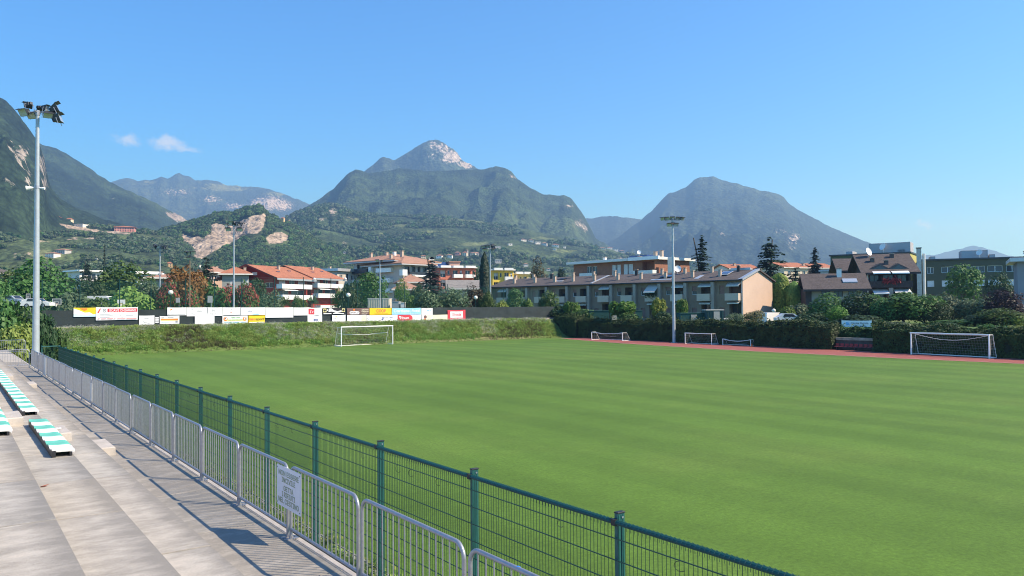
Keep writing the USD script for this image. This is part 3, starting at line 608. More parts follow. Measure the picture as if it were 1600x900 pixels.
mountain('mountain', 'bluish wooded ridge descending to the right behind the left cliffs', 3400, 1700,
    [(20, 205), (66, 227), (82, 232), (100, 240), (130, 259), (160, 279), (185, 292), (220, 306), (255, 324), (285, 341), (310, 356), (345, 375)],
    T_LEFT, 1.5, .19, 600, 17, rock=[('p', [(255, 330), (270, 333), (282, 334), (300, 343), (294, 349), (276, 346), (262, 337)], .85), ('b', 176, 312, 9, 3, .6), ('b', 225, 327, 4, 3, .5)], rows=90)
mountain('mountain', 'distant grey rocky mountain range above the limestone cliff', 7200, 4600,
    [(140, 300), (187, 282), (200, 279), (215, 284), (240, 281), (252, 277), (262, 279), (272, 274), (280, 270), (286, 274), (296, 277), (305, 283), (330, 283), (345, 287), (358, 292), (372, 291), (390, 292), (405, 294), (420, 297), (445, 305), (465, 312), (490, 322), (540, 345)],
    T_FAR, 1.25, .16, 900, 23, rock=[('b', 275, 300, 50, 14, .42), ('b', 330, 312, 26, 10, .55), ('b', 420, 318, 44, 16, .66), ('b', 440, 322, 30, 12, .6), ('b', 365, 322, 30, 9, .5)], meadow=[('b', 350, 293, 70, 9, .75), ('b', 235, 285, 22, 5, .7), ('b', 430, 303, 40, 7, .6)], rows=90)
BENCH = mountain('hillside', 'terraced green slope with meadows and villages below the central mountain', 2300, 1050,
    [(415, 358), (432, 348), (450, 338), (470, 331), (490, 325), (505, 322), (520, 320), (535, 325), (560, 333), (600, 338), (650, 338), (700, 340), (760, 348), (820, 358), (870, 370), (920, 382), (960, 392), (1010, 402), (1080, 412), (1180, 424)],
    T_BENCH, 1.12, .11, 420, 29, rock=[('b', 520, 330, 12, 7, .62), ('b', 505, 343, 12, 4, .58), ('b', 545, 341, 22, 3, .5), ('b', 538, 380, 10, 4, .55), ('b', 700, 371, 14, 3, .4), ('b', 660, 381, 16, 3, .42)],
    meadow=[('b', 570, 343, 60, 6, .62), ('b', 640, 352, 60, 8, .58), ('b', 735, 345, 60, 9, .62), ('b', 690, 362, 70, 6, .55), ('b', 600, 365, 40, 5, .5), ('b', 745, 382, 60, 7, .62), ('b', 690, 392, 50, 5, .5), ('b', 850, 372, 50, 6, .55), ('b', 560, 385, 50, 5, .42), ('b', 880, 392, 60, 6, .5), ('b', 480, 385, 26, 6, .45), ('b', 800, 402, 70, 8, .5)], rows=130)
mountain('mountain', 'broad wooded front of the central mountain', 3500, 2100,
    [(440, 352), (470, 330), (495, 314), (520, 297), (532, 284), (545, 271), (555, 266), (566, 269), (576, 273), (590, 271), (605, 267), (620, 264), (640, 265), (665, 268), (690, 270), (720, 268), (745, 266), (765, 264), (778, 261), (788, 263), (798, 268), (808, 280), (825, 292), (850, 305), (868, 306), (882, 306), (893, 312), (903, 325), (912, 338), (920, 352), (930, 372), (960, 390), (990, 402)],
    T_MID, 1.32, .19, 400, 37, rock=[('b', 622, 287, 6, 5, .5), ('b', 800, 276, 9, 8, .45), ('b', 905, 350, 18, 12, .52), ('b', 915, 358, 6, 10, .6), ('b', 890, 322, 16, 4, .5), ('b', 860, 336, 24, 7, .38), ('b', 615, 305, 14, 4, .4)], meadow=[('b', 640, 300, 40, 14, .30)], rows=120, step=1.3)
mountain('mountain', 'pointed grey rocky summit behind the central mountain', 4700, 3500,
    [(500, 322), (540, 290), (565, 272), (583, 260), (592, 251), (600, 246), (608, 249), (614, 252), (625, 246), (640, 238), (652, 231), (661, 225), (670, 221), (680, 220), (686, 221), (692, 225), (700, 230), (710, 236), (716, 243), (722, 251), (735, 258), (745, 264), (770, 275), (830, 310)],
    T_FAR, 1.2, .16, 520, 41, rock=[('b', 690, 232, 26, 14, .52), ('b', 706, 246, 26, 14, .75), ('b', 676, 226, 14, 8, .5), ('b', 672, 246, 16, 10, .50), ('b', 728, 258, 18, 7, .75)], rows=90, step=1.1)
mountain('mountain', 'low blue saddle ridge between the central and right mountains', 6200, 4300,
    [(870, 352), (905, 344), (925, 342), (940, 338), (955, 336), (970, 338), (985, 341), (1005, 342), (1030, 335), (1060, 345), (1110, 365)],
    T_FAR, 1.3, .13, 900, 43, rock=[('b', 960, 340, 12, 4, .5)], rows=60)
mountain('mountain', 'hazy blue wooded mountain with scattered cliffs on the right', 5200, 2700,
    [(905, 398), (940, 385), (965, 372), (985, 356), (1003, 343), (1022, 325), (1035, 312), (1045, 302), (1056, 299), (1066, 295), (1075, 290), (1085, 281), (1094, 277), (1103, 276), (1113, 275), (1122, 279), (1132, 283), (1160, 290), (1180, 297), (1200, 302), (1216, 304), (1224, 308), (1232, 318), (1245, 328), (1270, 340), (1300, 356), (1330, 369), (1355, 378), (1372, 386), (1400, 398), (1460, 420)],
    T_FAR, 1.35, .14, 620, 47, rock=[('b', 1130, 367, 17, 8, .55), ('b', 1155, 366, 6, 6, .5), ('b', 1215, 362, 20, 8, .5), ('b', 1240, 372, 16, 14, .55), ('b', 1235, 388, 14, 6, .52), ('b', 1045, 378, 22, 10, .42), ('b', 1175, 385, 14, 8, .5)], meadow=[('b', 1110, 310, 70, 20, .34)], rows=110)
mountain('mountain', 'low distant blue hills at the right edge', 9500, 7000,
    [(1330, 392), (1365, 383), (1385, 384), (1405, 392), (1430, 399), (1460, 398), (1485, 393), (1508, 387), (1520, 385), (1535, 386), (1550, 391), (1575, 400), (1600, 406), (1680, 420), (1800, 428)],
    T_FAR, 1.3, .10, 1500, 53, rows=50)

# far-off wood and olive groves on the near slopes: more trees than one could count
def far_tree(name, mat, conif=False, leaves=70, seed=0):
    g = np.random.default_rng(seed); d = g.normal(size=(leaves, 3)); d /= np.linalg.norm(d, axis=1, keepdims=True); d[:, 2] = d[:, 2] * .75
    lob = .78 + .35 * meshkit.noise(d * 1.9 + seed, seed)
    c = d * lob[:, None] * [.5, .5, .5] + [0, 0, .5]
    if conif: c = np.stack([d[:, 0] * .3 * (1 - c[:, 2] * .8), d[:, 1] * .3 * (1 - c[:, 2] * .8), c[:, 2] * 1.7], 1)
    nrm = d + g.normal(size=d.shape) * .35; nrm /= np.linalg.norm(nrm, axis=1, keepdims=True)
    t = np.cross(nrm, g.normal(size=d.shape)); t /= np.linalg.norm(t, axis=1, keepdims=True); b = np.cross(nrm, t)
    s = g.uniform(.11, .19, (leaves, 1))
    return np.stack([c + t * s, c + b * s, c - t * s, c - b * s], 1)
KEEP_CLEAR = []
def scatter(name, label, hill, count, protos, size, seed, cond, s_max=.97):
    g = np.random.default_rng(seed); v = hill['v']; n, m = v.shape[0], hill['rows']
    i = g.uniform(0, n - 1.001, count); j = np.sqrt(g.uniform(.0, s_max ** 2, count)) * (m - 1.001)
    a, b = i.astype(int), j.astype(int); fa, fb = (i - a)[:, None], (j - b)[:, None]
    P = v[a, b] * (1 - fa) * (1 - fb) + v[a + 1, b] * fa * (1 - fb) + v[a, b + 1] * (1 - fa) * fb + v[a + 1, b + 1] * fa * fb
    px, py = hill['vx'][a, b], hill['vy'][a, b]
    rk = hill['rock'][:, :m].copy()
    for sh_ in range(1, 9): rk[:, :m - sh_] = np.maximum(rk[:, :m - sh_], hill['rock'][:, sh_:m])      # no trees right below a bare cliff: it stays in view
    keep = cond(px, py, P, rk[a, b], hill['meadow'][a, b], g) & (px > -90) & (px < 1690)
    for (hx, hy, hw, hh) in KEEP_CLEAR: keep &= ~((abs(px - hx) < hw * .62 + 2) & (py > hy - hh) & (py < hy + 5.5))
    P = P[keep]
    pi = UsdGeom.PointInstancer.Define(stage, '/World/' + numbered('/World', name))
    for q, (mat, con) in enumerate(protos):
        mb = MB().quads(far_tree('t', mat, con, 70, seed + q)); o = put('tree_clump', mb, mat, pi.GetPrim()); pi.CreatePrototypesRel().AddTarget(o.GetPath())
    pi.CreatePositionsAttr(Vt.Vec3fArray.FromNumpy((P - [0, 0, .6]).astype(np.float32)))
    pi.CreateProtoIndicesAttr(Vt.IntArray.FromNumpy(g.integers(0, len(protos), len(P)).astype(np.int32)))
    sc = g.uniform(size[0], size[1], len(P)); pi.CreateScalesAttr(Vt.Vec3fArray.FromNumpy(np.stack([sc, sc, sc * g.uniform(.7, 1.1, len(P))], 1).astype(np.float32)))
    an = g.uniform(0, math.pi, len(P)); q4 = np.stack([np.cos(an / 2), 0 * an, 0 * an, np.sin(an / 2)], 1)
    pi.CreateOrientationsAttr(Vt.QuathArray([Gf.Quath(float(q[0]), 0.0, 0.0, float(q[3])) for q in q4]))
    tag(pi.GetPrim(), label, kind='stuff'); return len(P)
V_HILL = [(86, 347, 14, 10, 1, 1, 'cream hillside house, wider of the pair right of the tall mast'), (107, 349, 9, 9, 1, 1, 'small cream hillside house right of the wider cream one'), (70, 349, 14, 7, 3, 2, 'low pinkish house partly behind the tall mast'), (69, 351.5, 8, 5, 4, 0, 'small grey shed just below the hillside houses by the mast'), (195, 362, 28, 10, 3, 1, 'long pink hillside house with a red roof'), (3, 331, 7, 9, 0, 0, 'white house on the slope at the left edge'),
               (77, 403, 17, 8, 0, 2, 'white windowed farmhouse with a pink red roof right of the mast'), (94, 397, 18, 8, 4, 2, 'grey stone farmhouse above the white windowed one'), (150, 407, 6, 2.5, 0, 0, 'tiny white flat roof among the olive trees'), (264, 418, 8, 8, 2, 1, 'small ochre tower house above the orange tree'), (122, 356, 16, 4, 0, 0, 'pale terrace building right of the cream hillside houses'), (310, 418, 5, 3, 0, 0, 'tiny white roof above the orange tree')]
V_CRAG = [(441, 346, 5, 6, 2, 1, 'little ochre house on the shoulder right of the limestone cliff'), (451, 339, 3, 5, 0, 2, 'tiny white chapel above the ochre house on the shoulder')]
V_BENCH = [(497, 393, 7, 4, 2, 1, 'lone orange roofed house on the slope above the red chalets'), (648, 408, 9, 5, 4, 2, 'grey roofed village house above the apartment house'), (662, 405, 8, 5, 1, 1, 'cream village house with orange roof left of the spruce top'), (675, 407, 8, 5, 0, 2, 'white village house just behind the spruce top'), (686, 404, 9, 6, 0, 1, 'white village house right of the spruce top'), (702, 405, 9, 6, 0, 2, 'white village house above the salmon flats'), (714, 400, 8, 6, 3, 2, 'pinkish village house left of the little church tower'), (725, 401, 7, 7, 1, 1, 'cream village house beside the church tower'), (738, 400, 9, 6, 1, 2, 'cream house right of the church tower'), (744, 401, 7, 7, 4, 2, 'grey gabled house at the right of the village'), 
      (818, 378, 9, 4, 0, 2, 'white house, leftmost of the upper hamlet'), (829, 379, 8, 4, 0, 2, 'second white house of the upper hamlet from the left'), (840, 382, 8, 4, 0, 0, 'third white house of the upper hamlet'), (851, 384, 8, 5, 0, 2, 'fourth house of the upper hamlet, white with grey roof'), (868, 386, 11, 5, 0, 1, 'large white house with an orange gable right of the upper hamlet'), (883, 388, 4, 3, 0, 0, 'tiny white house at the right end of the upper hamlet'), (866, 391, 5, 2.5, 0, 0, 'tiny white shed below the orange gabled house'), (779, 412, 10, 6, 4, 0, 'pale blue grey house on the slope right of the cypress'), (821, 417, 7, 5, 0, 2, 'small white house above the pale yellow flats'), (797, 384, 6, 3, 0, 0, 'tiny white house alone left of the upper hamlet'), (772, 388, 20, 3, 4, 0, 'long pale greenhouse roof behind the mast by the cypress'), (942, 390, 10, 4, 1, 2, 'cream house, left of the far right hamlet'), (953, 389, 8, 3.5, 0, 1, 'white house in the middle of the far right hamlet'), (962, 393, 7, 3.5, 0, 0, 'white house, lower of the far right hamlet'), (972, 395, 8, 3.5, 4, 2, 'grey house at the right end of the far right hamlet'), (538, 398, 4, 3, 0, 0, 'tiny white hut on the slope above the apartment house'), (856, 424, 6, 4, 0, 2, 'small white house behind the brown tree left of the brick flats')]
KEEP_CLEAR += [(a[0], a[1], a[2], a[3]) for a in V_HILL + V_CRAG + V_BENCH] + [(730.5, 401, 3, 12)]
def noisy(P, L, seed): return meshkit.fbm(P / L, 3, seed)
scatter('wood', 'scattered olive trees and woodland on the near hillside', HILL, 24000, [(LEAF['olive'], 0), (LEAF['dark'], 0), (LEAF['olive'], 0), (LEAF['green'], 0)], (3.4, 7.2), 101,
        lambda px, py, P, r, m, g: (noisy(P, 60, 4) > .44 + .25 * m) & (r < .3))
scatter('wood', 'woodland covering the limestone hill', CRAG, 12000, [(LEAF['dark'], 0), (LEAF['green'], 0)], (4.5, 8.5), 102,
        lambda px, py, P, r, m, g: (r < .2) & (noisy(P, 80, 6) > .30))
scatter('wood', 'woods and hedgerows on the terraced slope below the mountain', BENCH, 20000, [(LEAF['dark'], 0), (LEAF['green'], 0), (LEAF['olive'], 0)], (6.0, 11.0), 103,
        lambda px, py, P, r, m, g: (r < .25) & (noisy(P, 150, 8) > np.where(py < 356, .36, .45) + .30 * m))
# ------------------------------------------------------------------ plants
def leaf_quads(P, N, size, g, asp=.75):
    N = N / np.maximum(np.linalg.norm(N, axis=1, keepdims=True), 1e-9)
    t = np.cross(N, g.normal(size=N.shape)); t /= np.maximum(np.linalg.norm(t, axis=1, keepdims=True), 1e-9); b = np.cross(N, t)
    s = (size * g.uniform(.6, 1.35, len(P)))[:, None] if np.ndim(size) == 0 else np.asarray(size)[:, None]
    return np.stack([P + t * s, P + b * s * asp, P - t * s, P - b * s * asp], 1)
def unit(g, n):
    d = g.normal(size=(n, 3)); return d / np.linalg.norm(d, axis=1, keepdims=True)
def trunk_mb(g, h, r, limbs, spread, base=0.0):
    m = MB(); bend = g.normal(size=2) * .04 * h
    pts = [(bend[0] * t ** 2, bend[1] * t ** 2, -.3 + (h + .3) * t) for t in np.linspace(0, 1, 6)]
    m.path(pts, np.linspace(r, r * .45, 6), 7)
    for k in range(limbs):
        a = 2.4 * k + g.uniform(-.4, .4); z = h * g.uniform(.45, .9); l = spread * g.uniform(.5, .9)
        p0 = np.array([bend[0] * (z / h) ** 2, bend[1] * (z / h) ** 2, z]); d = np.array([math.cos(a), math.sin(a), g.uniform(.5, 1.1)])
        m.path([p0, p0 + d * l * .5, p0 + d * l + [0, 0, .15 * l]], [r * .38, r * .25, r * .1], 5)
    return m
def crown_broad(g, w, h, z0, lobes, leaves, size, up=.15, fill=.25, lobe_r=(.24, .40)):
    """leaf clumps on many uneven lobes, with gaps between them"""
    C = []
    while len(C) < lobes:
        c = g.uniform(-1, 1, 3)
        if np.linalg.norm(c) < 1: C.append(c)
    C = np.array(C); C = C * [w * .34, w * .34, h * .36] + [0, 0, z0 + h * .5]
    R = g.uniform(lobe_r[0], lobe_r[1], lobes) * min(w, h) * (1.0)
    which = g.integers(0, lobes, leaves); d = unit(g, leaves); d[:, 2] += up; d /= np.linalg.norm(d, axis=1, keepdims=True)
    rad = np.where(g.random(leaves) < fill, g.uniform(.2, .8, leaves), g.uniform(.82, 1.08, leaves))
    clump = .82 + .36 * meshkit.noise((C[which] + d * R[which][:, None]) * (3.2 / max(size * 8, .5)), 3)
    P = C[which] + d * (R[which] * rad * clump)[:, None]
    # leaves deep inside another lobe are dropped
    dd = np.linalg.norm(P[:, None] - C[None], axis=2) / R[None]; dd[np.arange(leaves), which] = 9
    ok = (dd.min(1) > .72) | (g.random(leaves) < .15)
    P, d = P[ok], d[ok]
    return leaf_quads(P, d * .75 + unit(g, len(P)) * .6 + [0, 0, .25], size, g)
def crown_conifer(g, w, h, z0, levels, per, size, droop=.12, power=.85, gap=.18):
    Q = []
    for k in range(levels):
        t = (k + g.uniform(0, 1.6)) / (levels + 1.2); z = z0 + (h - z0) * t; r = w / 2 * (1 - t) ** power * g.uniform(1 - gap, 1 + gap) + .12
        nb = max(3, int(per * (1 - t * .5)))
        for q in range(nb):
            a = 2 * math.pi * q / nb + g.uniform(-.35, .35) + k; l = r * g.uniform(.65, 1.12); z += g.normal(0, .12); n = max(4, int(l / size * 2.6))
            s = np.linspace(.12, 1, n) + g.uniform(-.04, .04, n); side = g.uniform(-1, 1, n) * .22 * l * (1 - s * .6)
            P = np.stack([math.cos(a) * l * s - math.sin(a) * side, math.sin(a) * l * s + math.cos(a) * side, z + l * (.10 * s - (droop + .18) * s ** 2) + g.normal(0, .05, n)], 1)
            N = np.stack([math.cos(a) * .3 + g.normal(0, .35, n), math.sin(a) * .3 + g.normal(0, .35, n), np.ones(n)], 1)
            Q.append(leaf_quads(P, N, size * 1.0, g, .55))
    return np.concatenate(Q)
def crown_column(g, w, h, z0, leaves, size, profile):
    t = g.random(leaves) ** .9; a = g.uniform(0, 2 * math.pi, leaves)
    lump = .80 + .40 * meshkit.noise(np.stack([np.cos(a) * 1.8, np.sin(a) * 1.8, t * h * .9], 1), 5)
    r = w / 2 * np.interp(t, *profile) * lump * np.where(g.random(leaves) < .2, g.uniform(.4, .9, leaves), g.uniform(.9, 1.06, leaves))
    P = np.stack([np.cos(a) * r, np.sin(a) * r, z0 + (h - z0) * t], 1); N = np.stack([np.cos(a), np.sin(a), .5 + 0 * a], 1) + unit(g, leaves) * .5
    return leaf_quads(P, N, size, g, .6)


_plants = {}
def plant_kind(kind, mat, var=0):
    """a class prim with a crown and a trunk; built at its natural size: (prim, width, height)"""
    key = (kind, mat, var)
    if key in _plants: return _plants[key]
    g = np.random.default_rng(1000 + 37 * var + sum(map(ord, kind + mat))); k = kind_prim(f'{kind}_{mat}')
    flower = None
    if kind == 'broad': w, h = 7.0, 8.0; q = crown_broad(g, w, h * .97, h * .03, 16, 6800, .25); tr = trunk_mb(g, h * .6, .17, 6, 2.2)
    elif kind == 'tall': w, h = 6.0, 11.0; q = crown_broad(g, w, h * .96, h * .04, 22, 7600, .25, lobe_r=(.22, .36)); tr = trunk_mb(g, h * .7, .2, 7, 2.2)
    elif kind == 'airy': w, h = 6.0, 7.5; q = crown_broad(g, w, h * .8, h * .2, 20, 4200, .20, fill=.5, lobe_r=(.18, .32)); tr = trunk_mb(g, h * .65, .11, 8, 2.2)
    elif kind == 'bush': w, h = 4.0, 2.6; q = crown_broad(g, w, h * 1.02, -.05, 13, 4200, .165, fill=.2, lobe_r=(.28, .46)); tr = trunk_mb(g, h * .5, .06, 5, .9)
    elif kind == 'olivebush': w, h = 5.0, 3.8; q = crown_broad(g, w, h * .98, 0.0, 20, 6500, .13, fill=.35, lobe_r=(.2, .36)); tr = trunk_mb(g, h * .5, .12, 6, 1.2)
    elif kind == 'flowering':
        w, h = 4.0, 3.2; q = crown_broad(g, w, h, 0, 13, 3400, .16, lobe_r=(.26, .42)); flower = crown_broad(g, w * 1.04, h * .98, .06 * h, 14, 2100, .12, .6, .05, (.24, .42)); tr = trunk_mb(g, h * .5, .06, 5, .9)
    elif kind == 'spruce': w, h = 5.4, 12.0; q = crown_conifer(g, w, h, .5, 60, 8, .27, .10, .80); tr = trunk_mb(g, h * .97, .16, 0, 1)
    elif kind == 'thinspruce': w, h = 4.4, 14.0; q = crown_conifer(g, w, h, 2.0, 60, 5, .26, .05, .95, .5); tr = trunk_mb(g, h * .98, .16, 0, 1)
    elif kind == 'cedar': w, h = 9.0, 13.0; q = crown_conifer(g, w, h, 1.8, 46, 7, .32, -.02, .62, .42); tr = trunk_mb(g, h * .96, .24, 4, 2)
    elif kind == 'cypress': w, h = 2.7, 11.0; q = crown_column(g, w, h, 0, 8000, .17, ([0, .08, .4, .75, .92, 1], [.75, .92, 1, .86, .5, .06])); tr = trunk_mb(g, h * .5, .12, 0, 1)
    elif kind == 'thuja': w, h = 4.0, 6.5; q = crown_column(g, w, h, 0, 8000, .16, ([0, .1, .45, .75, .92, 1], [.8, .95, 1, .92, .66, .1])); tr = trunk_mb(g, h * .4, .1, 0, 1)
    elif kind == 'vine':
        w, h = 5.0, 1.3; q = crown_broad(g, w, h * 1.0, 0, 26, 4400, .17, .3, .2, (.36, .6)); tr = MB()
        for px_ in (-1.8, 0.0, 1.8): tr.tube((px_, 0, -3.2), (px_, 0, .5), .06, 6)
        tr.tube((-2, 0, .5), (2, 0, .5), .05, 6)
    elif kind == 'palm':
        w, h = 3.4, 3.6; Q = []
        for c in range(46):
            a, e = g.uniform(0, 2 * math.pi), g.uniform(-.4, 1.2); l = 1.5 * g.uniform(.8, 1.1); s = np.linspace(.15, 1, 9)
            P = np.stack([math.cos(a) * l * s * math.cos(e), math.sin(a) * l * s * math.cos(e), 2.3 + l * s * math.sin(e) - .55 * s ** 2], 1)
            Q.append(leaf_quads(P, np.tile([-math.sin(a), math.cos(a), .6], (9, 1)) + g.normal(size=(9, 3)) * .4, .16, g, .35))
        q = np.concatenate(Q); tr = trunk_mb(g, 2.4, .14, 0, 1)
    put('crown', MB().quads(q), LEAF[mat], k)
    if flower is not None: put('blossom', MB().quads(flower), LEAF['pink'], k)
    put('trunk', tr, BARK, k)
    _plants[key] = (k, w, h); return _plants[key]
def behind(px):
    """depth of the bank's fence or of the hedge's back in that direction: plants beyond it stand further away"""
    if px < 873: return float((ony(px, 478, 101.5) - EYE) @ FW)
    d = ray(px, 478); t = np.linspace(60, 140, 400); P = EYE + d * t[:, None]; k = np.nonzero(P[:, 0] > hedge_x(P[:, 1]) + 2.0)[0]
    return float(t[k[0]]) if len(k) else 140.0
def plant(name, kind, mat, px, py_top, py_base, w_px, depth, label, category='tree', var=0, ground=None, group=None, rz=None):
    """a plant seen at px with its top and foot at the given picture heights, depth metres ahead"""
    k, w, h = plant_kind(kind, mat, var)
    if px > 100: depth = max(depth, behind(px) + min(2.5, w_px * depth / F_PX * .4))
    top = pz(px, py_top, depth); foot = pz(px, py_base, depth)
    z0 = float(G(foot[0], foot[1])) if ground is None else ground
    if kind == 'vine': z0 = foot[2]
    hh = top[2] - z0; ww = w_px * depth / F_PX
    return copy(k, name, label, category, (foot[0], foot[1], z0 - .02), float(rng.uniform(0, 6.28)) if rz is None else rz, (ww / w, ww / w, hh / h), group)


# weeds and wild flowers on the bank
def tuft(g, mat_kind):
    if mat_kind == 'grass':
        n = 16; a = g.uniform(0, 6.28, n); l = g.uniform(.22, .55, n); b = np.stack([np.cos(a), np.sin(a), 0 * a], 1); s = np.stack([-np.sin(a), np.cos(a), 0 * a], 1) * .018
        o = b * g.uniform(0, .16, (n, 1)); m = o + b * (l * .25)[:, None] + np.array([0, 0, 1]) * (l * .7)[:, None]; t = o + b * (l * .7)[:, None] + np.array([0, 0, 1]) * l[:, None]
        return np.stack([o - s, o + s, m + s * .8, m - s * .8], 1).tolist() + np.stack([m - s * .8, m + s * .8, t + s * .1, t - s * .1], 1).tolist()
    n = 42; P = np.stack([g.normal(0, .17, n), g.normal(0, .17, n), g.uniform(.03, .52, n)], 1)
    return leaf_quads(P, unit(g, n) + [0, 0, .8], .055, g).tolist()
def blooms(g):
    n = 22; P = np.stack([g.normal(0, .17, n), g.normal(0, .17, n), g.uniform(.40, .62, n)], 1)
    return leaf_quads(P, unit(g, n) * .5 + [0, -.3, 1], .030, g)
def instancer(name, label, protos, P, idx, scale, seed):
    g = np.random.default_rng(seed); pi = UsdGeom.PointInstancer.Define(stage, '/World/' + numbered('/World', name))
    for q, (q4, mat) in enumerate(protos):
        o = put('tuft', MB().quads(q4), mat, pi.GetPrim()); pi.CreatePrototypesRel().AddTarget(o.GetPath())
    pi.CreatePositionsAttr(Vt.Vec3fArray.FromNumpy(P.astype(np.float32))); pi.CreateProtoIndicesAttr(Vt.IntArray.FromNumpy(idx.astype(np.int32)))
    pi.CreateScalesAttr(Vt.Vec3fArray.FromNumpy((np.repeat(scale[:, None], 3, 1) if scale.ndim == 1 else scale).astype(np.float32)))
    an = g.uniform(0, math.pi, len(P)); pi.CreateOrientationsAttr(Vt.QuathArray([Gf.Quath(float(math.cos(t)), 0.0, 0.0, float(math.sin(t))) for t in an]))
    return tag(pi.GetPrim(), label, kind='stuff')
g = np.random.default_rng(77)
N = 13000
x = g.uniform(3.5, 79, N); y = 93.1 + 5.8 * g.random(N) ** .75
keep = (x < hedge_x(y) - .3) & ((y > 94.2) | (g.random(N) < .55)); x, y = x[keep], y[keep]
P = np.stack([x, y, G(x, y) - .04], 1); cl = meshkit.fbm(P / 5.5, 3, 2); fl = meshkit.fbm(P / 3.3, 3, 9); t = (y - 93.3) / 5.9
idx = np.where(g.random(len(P)) < .5, 0, 2)
idx = np.where(cl > .56, np.where(g.random(len(P)) < .5, 1, 3), idx)
idx = np.where((fl > .50) & (t > .25) & (g.random(len(P)) < .60), 4, idx)
idx = np.where((cl < .36) & (g.random(len(P)) < .6), 5, idx)
instancer('bank_weeds', 'tall wild grass and white flowering weeds on the bank behind the goal',
          [(tuft(g, 'grass'), LEAF['weed']), (tuft(g, 'grass'), LEAF['weed2']), (tuft(g, 'leaf'), LEAF['weed']), (tuft(g, 'leaf'), LEAF['weed2']), (blooms(g), LEAF['white']), (tuft(g, 'grass'), LEAF['dry'])],
          P, idx, g.uniform(.55, 1.15, len(P)) * np.where(t < .12, .5, 1.0) * np.where(t > .82, .6, 1.0), 78)
# rough grass between the green fence and the kerb, and a ragged edge of the pitch
N = 5200
x = g.uniform(4.98, 6.25, N); y = g.uniform(3, 60, N) ** 1.0
P = np.stack([x, y, 0 * x - .03], 1)
instancer('rough_grass', 'rough grass along the foot of the green fence', [(tuft(g, 'grass'), LEAF['green']), (tuft(g, 'leaf'), LEAF['weed']), (tuft(g, 'grass'), LEAF['weed'])], P, g.integers(0, 3, N), g.uniform(.3, .75, N), 79)

# clipped hedge along the track: dense leaves over a dark inside
def hedge(name, y0, y1, top, label, thick=1.5, seed=0, xoff=0.0, bump=.22):
    g = np.random.default_rng(400 + seed); L = y1 - y0
    t = thing(name, label, 'hedge', (0, 0, 0))
    ya = np.linspace(y0, y1, max(4, int(L / .6)))
    def H(y): return (top(y) if callable(top) else top) * (1 + bump * .55 * (meshkit.fbm(np.stack([y / 2.3, 0 * y, 0 * y + seed], -1), 3, seed) - .5))
    xf = hedge_x(ya) + xoff; h = H(ya)
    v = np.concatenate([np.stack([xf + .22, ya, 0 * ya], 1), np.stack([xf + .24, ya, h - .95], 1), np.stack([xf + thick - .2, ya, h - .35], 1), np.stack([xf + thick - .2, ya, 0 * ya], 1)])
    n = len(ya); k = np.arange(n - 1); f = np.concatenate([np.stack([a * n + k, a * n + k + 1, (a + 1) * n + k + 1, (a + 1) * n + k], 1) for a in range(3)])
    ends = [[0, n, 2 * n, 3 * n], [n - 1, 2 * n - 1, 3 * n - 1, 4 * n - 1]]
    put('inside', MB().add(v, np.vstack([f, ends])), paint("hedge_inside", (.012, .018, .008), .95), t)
    def face(cnt, fn, nrm):
        u, w = g.random(cnt), g.random(cnt); P = fn(u, w); return P, np.tile(nrm, (cnt, 1)) + unit(g, cnt) * .75
    lump = lambda P: (meshkit.fbm(P / .9, 3, seed + 3) - .5)[:, None]
    A = []
    y = y0 + L * g.random(int(L * 420)); hh = H(y); z = (hh - .62) * g.random(len(y)) ** .9; P = np.stack([hedge_x(y) + xoff + .08 + .0 * y, y, z], 1); P[:, :1] -= lump(P) * .8; A.append((P, np.tile([-1.0, 0, .25], (len(P), 1)) + unit(g, len(P)) * .75))
    y = y0 + L * g.random(int(L * 460)); hh = H(y); u = g.random(len(y)); P = np.stack([hedge_x(y) + xoff + thick * u, y, hh - .08 - .62 * (1 - u) ** 1.6], 1); P[:, 2:] += lump(P) * 1.1; A.append((P, np.tile([-.25, 0, 1.0], (len(P), 1)) + unit(g, len(P)) * .75))
    for ye, sgn in ((y0, -1), (y1, 1)):
        cnt = 420; hh = float(H(np.array([ye]))[0]); P = np.stack([float(hedge_x(ye)) + xoff + thick * g.random(cnt), np.full(cnt, ye), hh * g.random(cnt)], 1); A.append((P, np.tile([0, sgn, .25], (cnt, 1)) + unit(g, cnt) * .75))
    # loose shoots on the top
    y = y0 + L * g.random(int(L * 14)); P = np.stack([hedge_x(y) + xoff + thick * g.random(len(y)), y, H(y) + g.random(len(y)) ** 2 * .45], 1); A.append((P, unit(g, len(P)) + [0, 0, .4]))
    Q = np.concatenate([leaf_quads(P, N, .105, g) for P, N in A]); put('foliage', MB().quads(Q), LEAF['hedge'], t)
hedge('hedge', 46.2, 92.0, lambda y: 2.95 + .0 * y, 'long clipped hedge along the track, left of the banner', 1.6, 1)
hedge('hedge', 18.0, 41.4, 2.75, 'clipped hedge behind the large goal at the right', 1.6, 2)
hedge('hedge', 40.9, 46.8, 2.35, 'recessed low piece of hedge behind the red seats, under the banner', 1.2, 4, 1.75)
hedge('hedge', 91.6, 97.5, lambda y: 3.6 + 0 * y, 'rounded dark end of the hedge meeting the flowering bank', 2.2, 3, -.6)

